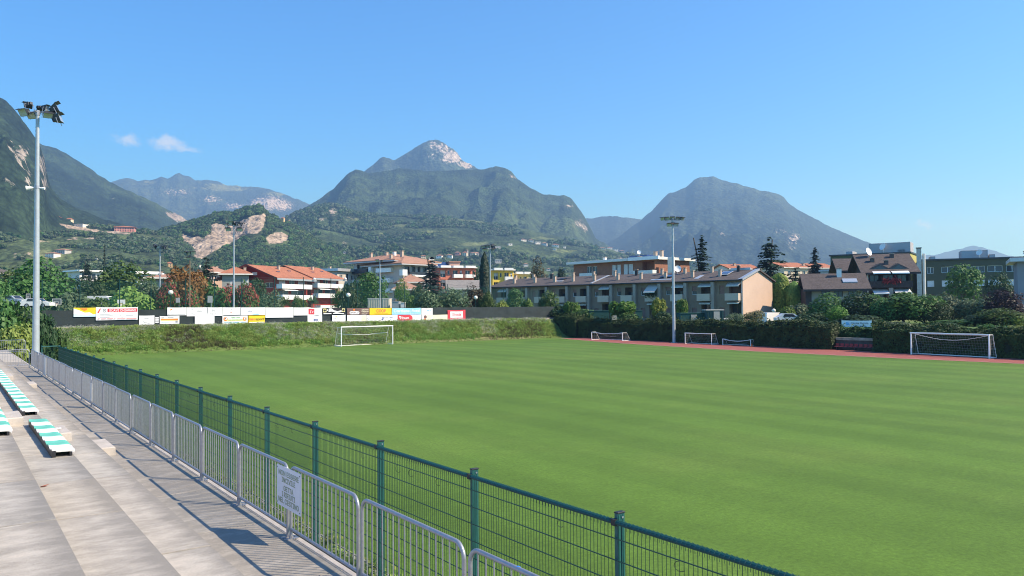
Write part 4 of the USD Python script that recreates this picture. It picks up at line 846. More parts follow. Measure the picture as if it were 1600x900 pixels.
# ------------------------------------------------------------------ net fence, banners and wall on the bank
YF = 100.0
def wallpt(px, py): return ony(px, py, YF)
xa, xb = 3.0, float(ony(873, 490, YF)[0])
zt_ = 4.92
WALLM = paint("old_concrete_wall", (0.36, 0.32, 0.27), 0.92, vary=0.4, scale=0.9, bump=0.5, bscale=16)
bw = thing('bank_wall', 'low weathered concrete wall along the top of the bank', 'wall', (0, YF - .75, 0))
x = xa
while x < xb - .5:
    x2 = min(x + 3.0, xb); put('panel', MB().cbox(x + .012, x2 - .012, 0, .22, 2.3, 3.02 + float(rng.normal(0, .012)), .02), WALLM, bw); x = x2
WIND = paint("dark_windscreen_cloth", (0.022, 0.034, 0.036), 0.8, vary=0.25, scale=0.7)
ws = thing('windscreen', 'dark green windbreak cloth strung along the fence on top of the bank', 'windscreen', (0, YF, 0))
for a, b in zip(np.arange(xa, xb, 3.0), np.append(np.arange(xa + 3, xb, 3.0), xb)):
    u, w = np.meshgrid(np.linspace(0, 1, 13), np.linspace(0, 1, 6), indexing='ij'); X = a + (b - a) * u; Z = 3.02 + (zt_ - 3.02 - .05 * np.sin(u * math.pi)) * w
    Y = .05 + .05 * (meshkit.fbm(np.stack([X * .8, Z * 1.4, 0 * X], -1), 3, 5) - .5) * 2
    i, j = np.meshgrid(np.arange(12), np.arange(5), indexing='ij'); k = (i * 6 + j).ravel()
    put('cloth', (np.stack([X, Y, Z], -1).reshape(-1, 3), np.vstack([np.stack([k, k + 6, k + 7], 1), np.stack([k, k + 7, k + 1], 1)])), WIND, ws)
for xp in np.arange(xa, xb, 3.0): put('post', MB().tube((xp, .16, 2.8), (xp, .16, zt_ + .02), .03, 6), DARKM, ws)

# tall ball net on green posts
NETM = usdkit.material(stage, '/World/Looks/green_net', {"g": ("geometry", {}), "n": ("noise_texture", dict(scale=.35, detail=3.0)), "mr": ("map_range", dict(from_min=.3, from_max=.7, to_min=.05, to_max=.11)), "d": ("principled_bsdf", dict(base_color=(.015, .10, .07), roughness=.7)), "t": ("transparent_bsdf", {}), "m": ("mix_closure", {})},
                       [("g.position", "n.vector"), ("n.fac", "mr.value"), ("mr.result", "m.fac"), ("t.BSDF", "m.closure1"), ("d.BSDF", "m.closure2")], surface="m.closure")
YN = 106.0
net = thing('ball_net', 'tall fine green ball net on slender posts behind the banners', 'net', (0, YN, 0))
tops = [(66, 437), (125, 437), (187, 436), (236, 437), (290, 436), (335, 436), (377, 435), (429, 432), (474, 433), (517, 434), (558, 437), (596, 437), (632, 440), (667, 442), (699, 444), (730, 446), (760, 447), (787, 449), (814, 449), (842, 452)]
NP = [ony(a, b, YN) for a, b in tops]
for p in NP: put('post', MB().tube((p[0], 0, 2.6), (p[0], 0, p[2]), .055, 7), GREEND, net)
for a, b in zip(NP[:-1], NP[1:]):
    u, w = np.meshgrid(np.linspace(0, 1, 9), np.linspace(0, 1, 5), indexing='ij'); X = a[0] + (b[0] - a[0]) * u; top = a[2] + (b[2] - a[2]) * u - .25 * np.sin(u * math.pi) - .1
    Z = 3 + (top - 3) * w; Y = .12 + .10 * np.sin(u * math.pi) * np.sin(w * math.pi)
    i, j = np.meshgrid(np.arange(8), np.arange(4), indexing='ij'); k = (i * 5 + j).ravel()
    put('netting', (np.stack([X, Y, Z], -1).reshape(-1, 3), np.vstack([np.stack([k, k + 5, k + 6], 1), np.stack([k, k + 6, k + 1], 1)])), NETM, net)
put('cable', MB().path([(p[0], .0, p[2] - .08) for p in NP], .012, 4), DARKM, net)

# banners
COL = dict(white=(.80, .81, .82), yellow=(.80, .56, .02), red=(.62, .05, .07), brown=(.17, .10, .09), blue=(.20, .47, .75), cyan=(.16, .50, .70), navy=(.06, .10, .28), orange=(.85, .24, .04), green=(.16, .42, .12), grey=(.30, .31, .33), black=(.02, .02, .025), cream=(.80, .76, .55), paleblue=(.55, .74, .88), lblue=(.30, .62, .88), paleyellow=(.80, .72, .34), teal=(.06, .42, .50))
def ink(c): return paint("print_" + c, COL[c], .55, vary=.04, scale=3.0)
def bpoint(x, z, y): return (x, y, z)
def banner(n, x0, x1, y0, y1, base, label, prints=(), sag=.02):
    """prints: ('box', colour, u0, u1, v0, v1) | ('text', colour, words, u, v, height) | ('poly', colour, [(u, v)...]) | ('disc', colour, u, v, r) in banner units (u 0..1 left to right, v 0..1 bottom to top)"""
    a, b = wallpt(x0, y0), wallpt(x1, y1); X0, X1 = a[0], b[0]; Z1, Z0 = max(wallpt(x0, y0)[2], wallpt(x1, y0)[2]) * .5 + min(wallpt(x0, y0)[2], wallpt(x1, y0)[2]) * .5, (wallpt(x0, y1)[2] + wallpt(x1, y1)[2]) / 2
    yb = YF - .06 - .012 * (n % 3); w, h = X1 - X0, Z1 - Z0
    t = thing('banner', label, 'banner', (X0, yb, Z0))
    def wav(u, v): return .025 * np.sin(u * w * 2.1 + n) * np.sin(v * 2.2 + .4 * n)
    uu, vv = np.meshgrid(np.linspace(0, 1, 15), np.linspace(0, 1, 6), indexing='ij')
    zs = vv * h - sag * h * np.sin(uu * math.pi) * vv
    i, j = np.meshgrid(np.arange(14), np.arange(5), indexing='ij'); k = (i * 6 + j).ravel()
    front = np.stack([uu * w, wav(uu, vv), zs], -1).reshape(-1, 3)
    put('sheet', (front, np.vstack([np.stack([k, k + 6, k + 7], 1), np.stack([k, k + 7, k + 1], 1)])), ink(base), t)
    for q, pr in enumerate(prints):
        kind, c = pr[0], pr[1]; off = -.008 - .004 * q
        def place(P):        # (u, v) in metres -> on the sheet
            P = np.asarray(P, float); u, v = P[:, 0] / w, P[:, 1] / h
            return np.stack([P[:, 0], wav(u, v) + off - (P[:, 2] if P.shape[1] > 2 else 0), P[:, 1] - sag * h * np.sin(np.clip(u, 0, 1) * math.pi) * v], 1)
        if kind == 'box':
            us, vs = np.linspace(pr[2] * w, pr[3] * w, 7), np.linspace(pr[4] * h, pr[5] * h, 3); U, Vv = np.meshgrid(us, vs, indexing='ij'); i2, j2 = np.meshgrid(np.arange(6), np.arange(2), indexing='ij'); k2 = (i2 * 3 + j2).ravel()
            put('printed_panel', MB().add(place(np.stack([U.ravel(), Vv.ravel()], 1)), np.stack([k2, k2 + 3, k2 + 4, k2 + 1], 1)), ink(c), t)
        elif kind == 'poly':
            m = trimesh.creation.extrude_polygon(sgeo.Polygon([(u * w, v * h) for u, v in pr[2]]), .002, engine="earcut"); put('emblem', (place(np.array(m.vertices)), np.array(m.faces)), ink(c), t)
        elif kind == 'disc':
            m = trimesh.creation.extrude_polygon(sgeo.Point(pr[2] * w, pr[3] * h).buffer(pr[4] * h, 8), .002, engine="earcut"); put('emblem', (place(np.array(m.vertices)), np.array(m.faces)), ink(c), t)
        else:
            m = meshkit.text_mesh(pr[2], pr[5] * h, .002, True); v = np.array(m.vertices); bb = m.bounds
            wid = pr[6] * w if len(pr) > 6 else bb[1][0] - bb[0][0]
            v[:, 0] = pr[3] * w + (v[:, 0] - (bb[0][0] + bb[1][0]) / 2) * wid / (bb[1][0] - bb[0][0]); v[:, 1] += pr[4] * h
            put('lettering', (place(v), np.array(m.faces)), ink(c), t)
banner(0, 115, 149.3, 480.7, 495, 'yellow', 'yellow banner with a white swoosh and pale blue lower edge, leftmost', [('poly', 'white', [(0, .9), (.25, .72), (.5, .45), (.72, .5), (1, .1), (1, 0), (.0, .3)]), ('poly', 'paleblue', [(0, 0), (1, 0), (1, .3), (.8, .22), (.55, .12), (.2, .22), (0, .28)]), ('poly', 'orange', [(.28, .96), (.62, .96), (.6, .78), (.48, .66)])])
banner(1, 149.8, 215, 479.8, 500, 'white', 'large white banner with a red headline box and red line of print', [('box', 'red', .27, .985, .62, .90), ('text', 'white', 'SCAVI CHIARANI', .63, .67, .17, .64), ('poly', 'red', [(.03, .56), (.09, .9), (.13, .9), (.10, .8), (.07, .56)]), ('text', 'grey', 'S', .20, .62, .26)] + [('box', 'grey', u, u + l, v, v + .022) for u, l, v in ((.09, .24, .46), (.55, .06, .46), (.68, .14, .46), (.09, .32, .34), (.56, .05, .34), (.7, .2, .34), (.09, .24, .22), (.58, .08, .22), (.72, .12, .22))] + [('box', 'red', u, u + l, .09, .13) for u, l in ((.04, .05), (.12, .12), (.26, .14), (.42, .04), (.5, .2), (.72, .25))])
banner(2, 217, 241, 493, 507, 'white', 'small white banner with one dark word, below and right of the red headed banner', [('text', 'grey', 'BTEC', .52, .60, .14, .32), ('poly', 'grey', [(.2, .5), (.35, .25), (.7, .14), (.7, .11), (.33, .2)])])
banner(3, 242, 248.2, 494.5, 505, 'black', 'narrow dark strip with three short white bars', [('box', 'white', .05, .95, .70, .92), ('box', 'white', .05, .95, .38, .60), ('box', 'white', .05, .95, .06, .26)])
banner(4, 249.5, 280, 493.5, 506, 'white', 'white banner with an orange stripe across its middle', [('box', 'orange', .04, .93, .46, .66), ('box', 'paleyellow', .04, .93, .36, .45), ('text', 'grey', 'casa', .13, .74, .14, .16), ('text', 'grey', 'arredo', .55, .76, .12, .3), ('box', 'grey', .80, .92, .14, .40), ('box', 'paleblue', .08, .5, .16, .24)])
banner(5, 261.2, 291, 480.3, 492.6, 'white', 'white banner with a small orange and violet emblem at its left', [('poly', 'orange', [(.13, .62), (.18, .82), (.27, .80), (.22, .66)]), ('poly', 'navy', [(.15, .48), (.2, .40), (.25, .38), (.2, .46)]), ('box', 'grey', .05, .95, .06, .11), ('box', 'grey', .03, .05, .02, .2)])
banner(6, 291.6, 323, 480.2, 494, 'white', 'white banner with a dark scribbled word, above the folded white sheet', [('text', 'grey', 'rotoplast', .63, .52, .16, .3), ('text', 'grey', 'edil', .28, .78, .10, .1), ('poly', 'grey', [(.18, .40), (.45, .10), (.47, .10), (.2, .40)]), ('poly', 'grey', [(.58, .12), (.75, .34), (.76, .34), (.6, .12)])])
banner(7, 323.5, 347.5, 480.2, 493.6, 'white', 'white banner with two short dark words beside a slit', [('text', 'grey', 'Bu', .42, .55, .22, .2), ('text', 'grey', 'viva', .25, .20, .10, .25), ('text', 'grey', 'riva', .62, .20, .10, .25), ('box', 'grey', .01, .03, .35, .95)])
banner(8, 304.2, 334.8, 493.2, 506.6, 'white', 'blank white sheet hung low with a dark diagonal crease', [('poly', 'grey', [(.1, .98), (.34, .52), (.355, .52), (.12, .98)])], .03)
banner(9, 348, 376, 480.2, 492.5, 'white', 'white banner with a small grey round logo and dark drawn edge', [('disc', 'grey', .46, .38, .10), ('disc', 'white', .48, .40, .07), ('poly', 'orange', [(.42, .30), (.5, .44), (.52, .36)]), ('text', 'grey', 'v', .50, .68, .18), ('box', 'grey', .97, .99, .02, .98), ('box', 'grey', .05, .97, .02, .06)])
banner(10, 347.3, 386.8, 493.2, 506.2, 'white', 'white banner with green lettering and two orange round emblems', [('box', 'paleyellow', .05, .95, .34, .56), ('text', 'green', 'VERDE GARDA', .52, .70, .15, .36), ('text', 'green', 'BAR RISTORANTE', .51, .42, .14, .54), ('text', 'teal', 'VIA DEI CAMPI  ARCO', .5, .14, .12, .86), ('disc', 'orange', .12, .62, .24), ('disc', 'white', .13, .64, .14), ('disc', 'orange', .88, .62, .24), ('disc', 'white', .89, .64, .14), ('disc', 'black', .11, .66, .07), ('disc', 'black', .90, .60, .07)])
banner(11, 376.5, 413.8, 480.2, 492.2, 'white', 'white banner with tiny blue print, above the yellow sport banner', [('text', 'navy', 'olivo', .36, .44, .16, .18), ('poly', 'cyan', [(.42, .04), (.55, .16), (.72, .18), (.75, .04)])])
banner(12, 388.2, 413.6, 493, 504.6, 'yellow', 'yellow banner with red and black sport lettering', [('text', 'red', 'maxi', .22, .38, .30, .38), ('text', 'black', 'sport', .69, .38, .30, .50), ('box', 'white', .03, .97, .03, .14)])
banner(13, 414.3, 457.8, 480.2, 496.3, 'white', 'wide plain white banner with faint grey specks', [('box', 'grey', .44, .455, .46, .49), ('text', 'grey', 'ar', .68, .52, .09), ('box', 'grey', .45, .46, .28, .31), ('box', 'grey', .72, .74, .28, .31)])
banner(14, 458.3, 480.2, 480.3, 492.8, 'white', 'plain white banner, shorter, left of the red square one', [('box', 'grey', .55, .57, .3, .34)])
banner(15, 480.4, 503, 480.6, 504.2, 'white', 'tall white banner with a red square at its upper left', [('box', 'red', .06, .46, .56, .94), ('poly', 'white', [(.16, .64), (.22, .86), (.25, .86), (.2, .64)]), ('poly', 'white', [(.28, .66), (.36, .80), (.39, .78), (.32, .66)]), ('text', 'grey', 'punto', .62, .46, .07, .3), ('box', 'navy', .42, .70, .12, .25), ('text', 'white', 'ABI', .56, .15, .06, .2)])
banner(16, 504, 538.8, 481, 491.2, 'black', 'black banner with yellow crests at both ends and a white sash', [('box', 'paleyellow', .02, .15, .35, .9), ('box', 'paleyellow', .86, .985, .35, .9), ('disc', 'black', .085, .62, .18), ('disc', 'black', .92, .62, .18), ('poly', 'white', [(.26, .9), (.38, .95), (.5, .62), (.66, .50), (.84, .62), (.84, .36), (.6, .22), (.46, .40), (.36, .46), (.27, .36)]), ('text', 'white', 'A', .205, .45, .36), ('box', 'white', .03, .38, .06, .2), ('box', 'white', .45, .95, .06, .18)])
banner(17, 518.3, 539.7, 492, 503.5, 'white', 'small white banner with a grey word and ochre mark, under the black one', [('text', 'grey', 'Volo Z', .26, .50, .18, .36), ('poly', 'yellow', [(.2, .74), (.3, .86), (.42, .78), (.3, .76)])])
banner(18, 542, 576.8, 481.2, 491.6, 'brown', 'brown banner with a white oval of lettering', [('disc', 'white', .18, .30, .24), ('disc', 'white', .48, .30, .24), ('box', 'white', .18, .48, .07, .53), ('text', 'brown', 'OPERA.IT', .33, .18, .24, .40), ('disc', 'orange', .31, .74, .15), ('text', 'cream', 'gelateria', .80, .66, .16, .3), ('text', 'cream', 'artigianale', .80, .40, .14, .32), ('text', 'cream', 'dal 1960', .78, .16, .12, .26)])
banner(19, 577.2, 611.6, 481.2, 491.7, 'yellow', 'bright yellow banner reading COOP in red', [('text', 'red', 'COOP', .52, .36, .44, .42), ('text', 'orange', 'supermercato', .52, .10, .12, .6)])
banner(20, 612, 657.2, 481.2, 491.5, 'lblue', 'light blue banner with the words Corriere Rossi', [('text', 'white', 'Corriere', .33, .38, .40, .54), ('text', 'white', 'Rossi', .82, .40, .38, .28), ('text', 'paleblue', 'trasporti e spedizioni', .5, .12, .12, .8), ('box', 'paleblue', .62, .635, .05, .95)])
banner(21, 658, 675.8, 481.2, 502.6, 'white', 'tall white banner with cyan initials', [('text', 'cyan', 'NEX', .68, .78, .10, .34), ('box', 'paleblue', .0, 1.0, .44, .97)][:1])
banner(22, 542, 572, 492, 502.3, 'white', 'white banner with a yellowish right end, left of the goal line of banners', [('box', 'cream', .74, .99, .04, .96), ('poly', 'orange', [(.4, .75), (.52, .62), (.53, .66)])])
banner(23, 572.4, 620.6, 492.2, 503.2, 'white', 'long white banner with a small blue swirl, under the yellow one', [('disc', 'navy', .50, .52, .24), ('disc', 'white', .46, .58, .22), ('text', 'grey', 'alto garda', .62, .64, .10, .15), ('text', 'navy', 'sport', .79, .60, .12, .10), ('poly', 'cyan', [(.74, .3), (.77, .46), (.80, .40)]), ('poly', 'grey', [(.01, .6), (.08, .24), (.09, .24), (.02, .64)])])
banner(24, 621, 657.4, 491.6, 502.4, 'white', 'banner half red with white script and half white', [('box', 'red', .0, .52, .02, .99), ('disc', 'red', .52, .5, .46), ('text', 'white', 'Vinum', .28, .38, .34, .40), ('poly', 'white', [(.05, .8), (.1, .45), (.14, .8)])])
banner(25, 658.3, 698.8, 491.8, 502, 'cream', 'cream banner with a dark haired head printed at its left end', [('box', 'white', .0, .18, .05, .98), ('disc', 'brown', .14, .70, .26), ('disc', 'orange', .12, .36, .16), ('text', 'grey', 'estetica', .70, .26, .16, .24)])
banner(26, 699, 726.8, 484.2, 499.8, 'red', 'red framed banner with a white field and red word, rightmost', [('box', 'white', .14, .86, .22, .86), ('text', 'red', 'Strada', .50, .42, .26, .50), ('text', 'white', 'LAVORI EDILI', .5, .07, .10, .7)])

# ------------------------------------------------------------------ floodlight masts
def floodlight(parent, c, yaw, tilt, s=1.0, hood=True):
    """lamp with its mouth towards (yaw, tilt)"""
    c = np.array(c, float); d = np.array([math.cos(yaw) * math.cos(tilt), math.sin(yaw) * math.cos(tilt), math.sin(tilt)]); e = np.array([-math.sin(yaw), math.cos(yaw), 0]); u = np.cross(d, e)
    hw, hh, dp = .30 * s, .24 * s, .17 * s
    m = MB(); A = [c + d * dp + e * a * hw + u * b * hh for a, b in ((-1, -1), (1, -1), (1, 1), (-1, 1))]; B = [c - d * dp + e * a * hw * .55 + u * b * hh * .5 for a, b in ((-1, -1), (1, -1), (1, 1), (-1, 1))]
    m.add(np.array(A + B), [[0, 1, 5, 4], [1, 2, 6, 5], [2, 3, 7, 6], [3, 0, 4, 7], [4, 5, 6, 7]])
    m.obox(c - d * dp * 1.25, e * hw * .35, u * hh * .4, d * dp * .35)
    if hood: m.obox(c + d * dp * 1.5 + u * hh, e * hw, u * .012, d * dp * .7)
    fl = put('floodlight', m, DARKM, parent); put('lens', MB().obox(c + d * (dp - .012), e * hw * .94, u * hh * .93, d * .01), LENS, fl)
    put('bracket', MB().tube(c - e * hw * 1.1, c + e * hw * 1.1, .022 * s, 6).tube(c - e * hw * 1.1, c - e * hw * 1.1 - u * hh * 1.4, .02 * s, 5).tube(c + e * hw * 1.1, c + e * hw * 1.1 - u * hh * 1.4, .02 * s, 5), GALV, fl)
def mast(px, py_top, py_base, depth, r0, r1, label, lamps, arm, z0=None, s=1.0, extra=None, name='floodlight_mast', mat=None):
    top = pz(px, py_top, depth); b = pz(px, py_base, depth); z0 = float(G(b[0], b[1])) if z0 is None else z0; h = top[2] - z0
    t = thing(name, label, 'floodlight mast', (b[0], b[1], z0))
    put('pole', MB().path([(0, 0, 0), (0, 0, h * .5), (0, 0, h)], [r0, (r0 + r1) / 2, r1], 14), mat or MASTM, t, smooth=40)
    put('base_flange', MB().tube((0, 0, 0), (0, 0, .05), r0 * 1.9, 12), MASTM, t)
    vdir = math.atan2(RT[1], RT[0])            # the cross-arm runs about square to our view
    e = np.array([math.cos(vdir + arm[1]), math.sin(vdir + arm[1]), 0]); f = np.array([-e[1], e[0], 0])
    if arm[0]:
        put('cross_arm', MB().tube(-e * arm[0] + [0, 0, h - .05], e * arm[0] + [0, 0, h - .05], .05 * s, 8).tube(-f * arm[0] * .45 + [0, 0, h - .05], f * arm[0] * .45 + [0, 0, h - .05], .05 * s, 8).tube((0, 0, h - .3), (0, 0, h + .1), r1 * 1.35, 10), GALV, t)
    for (a, c, dz, yaw, tilt, sc) in lamps: floodlight(t, e * a + f * c + [0, 0, h + dz], vdir + yaw, tilt, sc * s)
    if extra: extra(t, h)
    return t, h
def horns(t, h):
    zz = h * .685
    for a, sgn in ((math.pi + .4, 1), (.2, .55)):
        d = np.array([math.cos(a + math.atan2(RT[1], RT[0])), math.sin(a + math.atan2(RT[1], RT[0])), -.12]); put('horn_speaker', MB().tube(d * .18 + [0, 0, zz], d * .34 + [0, 0, zz], .06, 8, .07).tube(d * .34 + [0, 0, zz], d * (.34 + .42 * sgn) + [0, 0, zz], .08, 12, .16 * sgn + .03), WHITE, t)
    put('speaker_clamp', MB().tube((0, 0, zz - .12), (0, 0, zz + .14), .20, 12), GALV, t)
    for k in range(22): pass
mast(56.0, 172, 548, 62, .27, .13, 'tall grey floodlight mast at the far end of the terrace, nearest and thickest',
     [(-.98, .0, -.02, -1.9, -.55, 1.35), (-.55, .35, -.16, -1.7, -.7, 1.25), (-.75, .2, .62, 2.7, -.25, 1.1), (-.05, .5, .42, 1.3, -.2, 1.0), (.42, .3, .38, .2, -.2, 1.1), (1.25, .15, .30, .35, .45, 1.5), (1.5, .1, -.55, .25, .35, 1.45), (.85, -.1, -.2, -.9, -.7, 1.2), (1.0, .3, -.05, -1.3, -.6, 1.1)], (1.25, .12), 1.40, 1.0, horns)
mast(365.3, 352, 482, 130, .17, .09, 'grey floodlight mast standing before the limestone cliff',
     [(-1.15, 0, .1, -2.2, -.5, 1.4), (-.5, .2, .45, -1.2, -.2, 1.5), (.0, .2, .45, 2.2, -.2, 1.5), (.55, 0, .35, .3, -.4, 1.4), (1.2, 0, .25, .4, -.4, 1.4), (-.85, 0, -.55, -1.7, -.6, 1.5), (.95, 0, -.55, -1.3, -.6, 1.5)], (1.2, .1), None, 1.0)
mast(249.8, 387, 480, 148, .15, .09, 'slim floodlight mast behind the white villa and the bright trees',
     [(-1.1, 0, .05, -2.2, -.5, 1.3), (-.9, 0, .35, 2.8, .2, 1.4), (-.3, .1, .25, -1.6, -.3, 1.3), (.5, 0, .15, -.7, -.4, 1.3), (1.1, 0, .15, .3, -.4, 1.5), (.95, 0, -.35, -.6, -.5, 1.4)], (1.1, -.1), None, 1.0,
     lambda t, h: put('side_lamp', MB().obox((-.45, .3, h * .64), (.3, 0, 0), (0, .12, 0), (0, 0, .12)).obox((.45, -.3, h * .64), (.22, 0, 0), (0, .12, 0), (0, 0, .14)).tube((-.4, .25, h * .64), (.4, -.25, h * .64), .04, 6), WHITE, t))
mast(766.5, 386, 480, 148, .16, .10, 'floodlight mast beside the dark cypress', 
     [(-1.2, 0, .1, -2.0, -.5, 1.4), (-.7, 0, .2, -1.8, -.5, 1.4), (-.2, .1, .25, -1.5, -.5, 1.4), (.35, .1, .35, 1.0, -.2, 1.3), (.7, 0, .1, .2, -.3, 1.2), (-.95, 0, -.4, -1.9, -.6, 1.4), (.5, 0, -.35, -1.0, -.6, 1.3)], (1.15, .1), None, 1.0)
mast(1053.3, 342, 534.5, 101.6, .22, .11, 'floodlight mast in front of the hedge on the far side of the pitch',
     [(-1.25, 0, .12, -2.4, -.45, 1.0), (-.64, .1, .16, -2.0, -.45, 1.05), (.02, .2, .22, -1.7, -.45, 1.05), (.66, .1, .16, -1.4, -.45, 1.05), (1.25, 0, .12, -.9, -.45, 1.0), (-.42, 0, -.66, -1.9, -.5, 1.05), (.0, 0, -.55, -1.6, -.5, .8), (.42, 0, -.66, -1.4, -.5, 1.05)], (1.3, .0), 0.0, 1.0)
mast(593.8, 408, 480, 118, .10, .06, 'thin grey lamp pole with one small arm before the large apartment house',
     [(-.35, 0, .15, -2.2, -.5, .9), (.3, 0, .05, .0, -.3, .7)], (.4, 0), None, 1.0)
mast(296.4, 396, 480, 126, .10, .07, 'brown wooden pole with one dark floodlight in front of the orange tree',
     [(-.1, 0, .15, -2.0, -.5, 1.5), (.55, 0, .2, -1.2, -.4, 1.3), (-.55, 0, .2, -2.4, -.4, 1.3), (-.1, 0, -.7, -1.6, -.6, 1.2)], (.5, .1), None, 1.0, mat=paint("wooden_pole", (.22, .16, .10), .9, vary=.2, scale=4))

# globe lamps
gl = kind_prim('globe_lamp'); put('pole', MB().tube((0, 0, 0), (0, 0, 3.05), .045, 8), GREEND, gl); put('collar', MB().tube((0, 0, 3.02), (0, 0, 3.16), .09, 10), DARKM, gl); put('globe', MB().sphere((0, 0, 3.42), .30, 3), GLOBE, gl, smooth=True)
for (px, py, rpx, lab) in [(266.8, 456.8, 3.7, 'white globe lamp in front of the pink oleander'), (544.3, 461, 3.4, 'large globe lamp before the round dark bush'), (590.3, 460.5, 2.1, 'small globe lamp left of the thin grey lamp pole'), (640.5, 466.5, 2.1, 'small globe lamp above the switch cabinets'), (710.3, 468.6, 2.3, 'small globe lamp among the olive bushes'), (743.3, 465, 3.0, 'globe lamp left of the mast by the cypress'),
                           (860.3, 470, 2.8, 'globe lamp in front of the magnolia'), (1023, 476.4, 3.1, 'globe lamp at the vines just left of the far mast'), (1209, 485.3, 3.0, 'globe lamp before the shrubs right of the pale gable'), (1316.3, 430, 2.4, 'globe lamp on the roof terrace between the two chalets')]:
    depth = .30 / (rpx / F_PX) if px == 1316.3 else max(.30 / (rpx / F_PX), behind(px) + 1.0); c = pz(px, py, depth); sc = depth * rpx / F_PX / .30
    z0 = float(G(c[0], c[1])); h = c[2] - z0
    if px == 1316.3: copy(gl, 'globe_lamp', lab, 'lamp', (c[0], c[1], c[2] - 3.42), 0, 1.0); continue
    copy(gl, 'globe_lamp', lab, 'lamp', (c[0], c[1], c[2] - 3.42 * sc), 0, sc)

# ------------------------------------------------------------------ goals, benches
NETW = usdkit.material(stage, '/World/Looks/white_goal_net', {"d": ("principled_bsdf", dict(base_color=(.30, .30, .30), roughness=.8))}, [], surface="d.BSDF")
def goal(p0, p1, h, depth_, label, category='goal', r=.06, net=True, sag=.35, brace=True, drop=0.0, ground_bar=True, mat=None, name='football_goal'):
    """frame between two feet; the cage extends to the left of the direction p0 -> p1"""
    p0, p1 = np.array(p0, float)[:2], np.array(p1, float)[:2]; w = np.linalg.norm(p1 - p0); rz = math.atan2(p1[1] - p0[1], p1[0] - p0[0])
    t = thing(name, label, category, (p0[0], p0[1], 0.01), rz); M_ = mat or WHITE
    put('post', MB().tube((0, 0, 0), (0, 0, h), r, 10), M_, t); put('post', MB().tube((w, 0, 0), (w, 0, h), r, 10), M_, t)
    nx = max(6, int(w / .55)); xs_ = np.linspace(0, w, nx)
    if drop == 0: put('crossbar', MB().tube((-r, 0, h), (w + r, 0, h), r, 10), M_, t)
    else: put('crossbar', MB().path([(x, 0, h - drop * math.sin(math.pi * x / w)) for x in np.linspace(0, w, 12)], r * .7, 6), M_, t)
    if ground_bar: put('ground_bar', MB().path([(0, 0, .04), (0, depth_, .04), (w, depth_, .04), (w, 0, .04)], r * .6, 6), M_, t)
    if brace:
        for x in (0, w): put('brace', MB().tube((x, 0, h), (x, depth_ * .55, h - .02), r * .4, 6).tube((x, depth_ * .55, h), (x, depth_, .05), r * .35, 6), M_, t)
    if net:
        m = MB(); rr = .0055; prof = lambda x: [(x, 0, h - drop * math.sin(math.pi * x / w)), (x, depth_ * .55, h - .03 - sag * math.sin(math.pi * x / w) - drop * math.sin(math.pi * x / w)), (x, depth_ * .8, h * .5 - sag * .3), (x, depth_, .05)]
        gx_ = np.linspace(0, w, int(w / .24) + 1)
        for x in gx_: m.path(prof(x), rr, 3, caps=False)
        for s in np.linspace(0, 1, int(h * 1.6 / .24)):
            pts = []
            for x in np.linspace(0, w, 12):
                P = np.array(prof(x)); k = s * 3; i = min(int(k), 2); pts.append(P[i] * (1 - k + i) + P[i + 1] * (k - i))
            m.path(pts, rr, 3, caps=False)
        for x in (0, w):
            P = np.array(prof(x))
            for s in np.linspace(.1, .95, 8):
                k = s * 3; i = min(int(k), 2); q = P[i] * (1 - k + i) + P[i + 1] * (k - i); m.path([(x, 0, q[2] if i else h - .05), q], rr, 3, caps=False)
                m.path([q, (x, q[1], .05)], rr, 3, caps=False)
        put('net', m, NETW, t)
    return t
gA, gB = onz(533.5, 541.8), onz(613.5, 538.0)
t = goal(gA, gB, 2.47, 1.6, 'white football goal on the goal line in front of the flowering bank', r=.07)
put('net_stay', MB().path([(x, .9, 1.62 - .22 * math.sin(math.pi * x / 7.8)) for x in np.linspace(.1, 7.7, 14)], .03, 5), WHITE, t)
rgA, rgB = onz(1424, 552.6) * .983, onz(1546, 558.9) * .983
t = goal(rgB, rgA, 2.06, -1.1, 'large white portable goal standing on the track at the right', r=.075, sag=.1)
W7 = float(np.linalg.norm(rgB - rgA)); put('net_cord', MB().path([(x, -.25, 2.03 - .55 * math.sin(math.pi * x / W7)) for x in np.linspace(.2, W7 - .2, 18)], .02, 5), WHITE, t)
g1a, g1b = onz(924.5, 530.3) * .988, onz(972.5, 532.2) * .988
goal(g1b, g1a, 1.12, -1.6, 'low white goal with a sagging net, leftmost on the track', 'small goal', .06, drop=.18)
g2a, g2b = onz(1072.3, 536.2) * .988, onz(1113.5, 537.9) * .988
goal(g2b - [.2, 0, 0], g2a - [.2, 0, 0], 1.34, -1.3, 'small white goal with a diagonal stay just right of the mast', 'small goal', .05)
g3a, g3b = onz(1137.5, 538.6), onz(1181, 540.4)
goal(g3b - [1.0, 0, 0], g3a - [1.0, 0, 0], .74, -.9, 'low net of a small goal with an orange cone at its foot', 'small goal', .055, drop=.22)
g4a, g4b = onz(1146, 537.6), onz(1190, 539.8)
goal(g4b - [.35, 0, 0], g4a - [.35, 0, 0], 1.5, -.9, 'dark grey framed goal leaning in the hedge behind the low net', 'small goal', .035, mat=DARKM)
c = onz(1182, 541.2); cn = MB().tube((0, 0, .02), (0, 0, .34), .11, 10, .03).box(-.15, .15, -.15, .15, 0, .025)
o = tag(put('traffic_cone', cn, paint("cone_orange", (.75, .16, .03), .5)), 'small orange cone at the foot of the low net', 'cone'); UsdGeom.Xformable(o).AddTranslateOp().Set(Gf.Vec3d(*[float(v) for v in (c[0] - 1.0, c[1] - .1, .01)]))
GREYWOOD = paint("grey_bench_wood", (.20, .20, .20), .7, vary=.15, scale=6)
bk = kind_prim('bench')
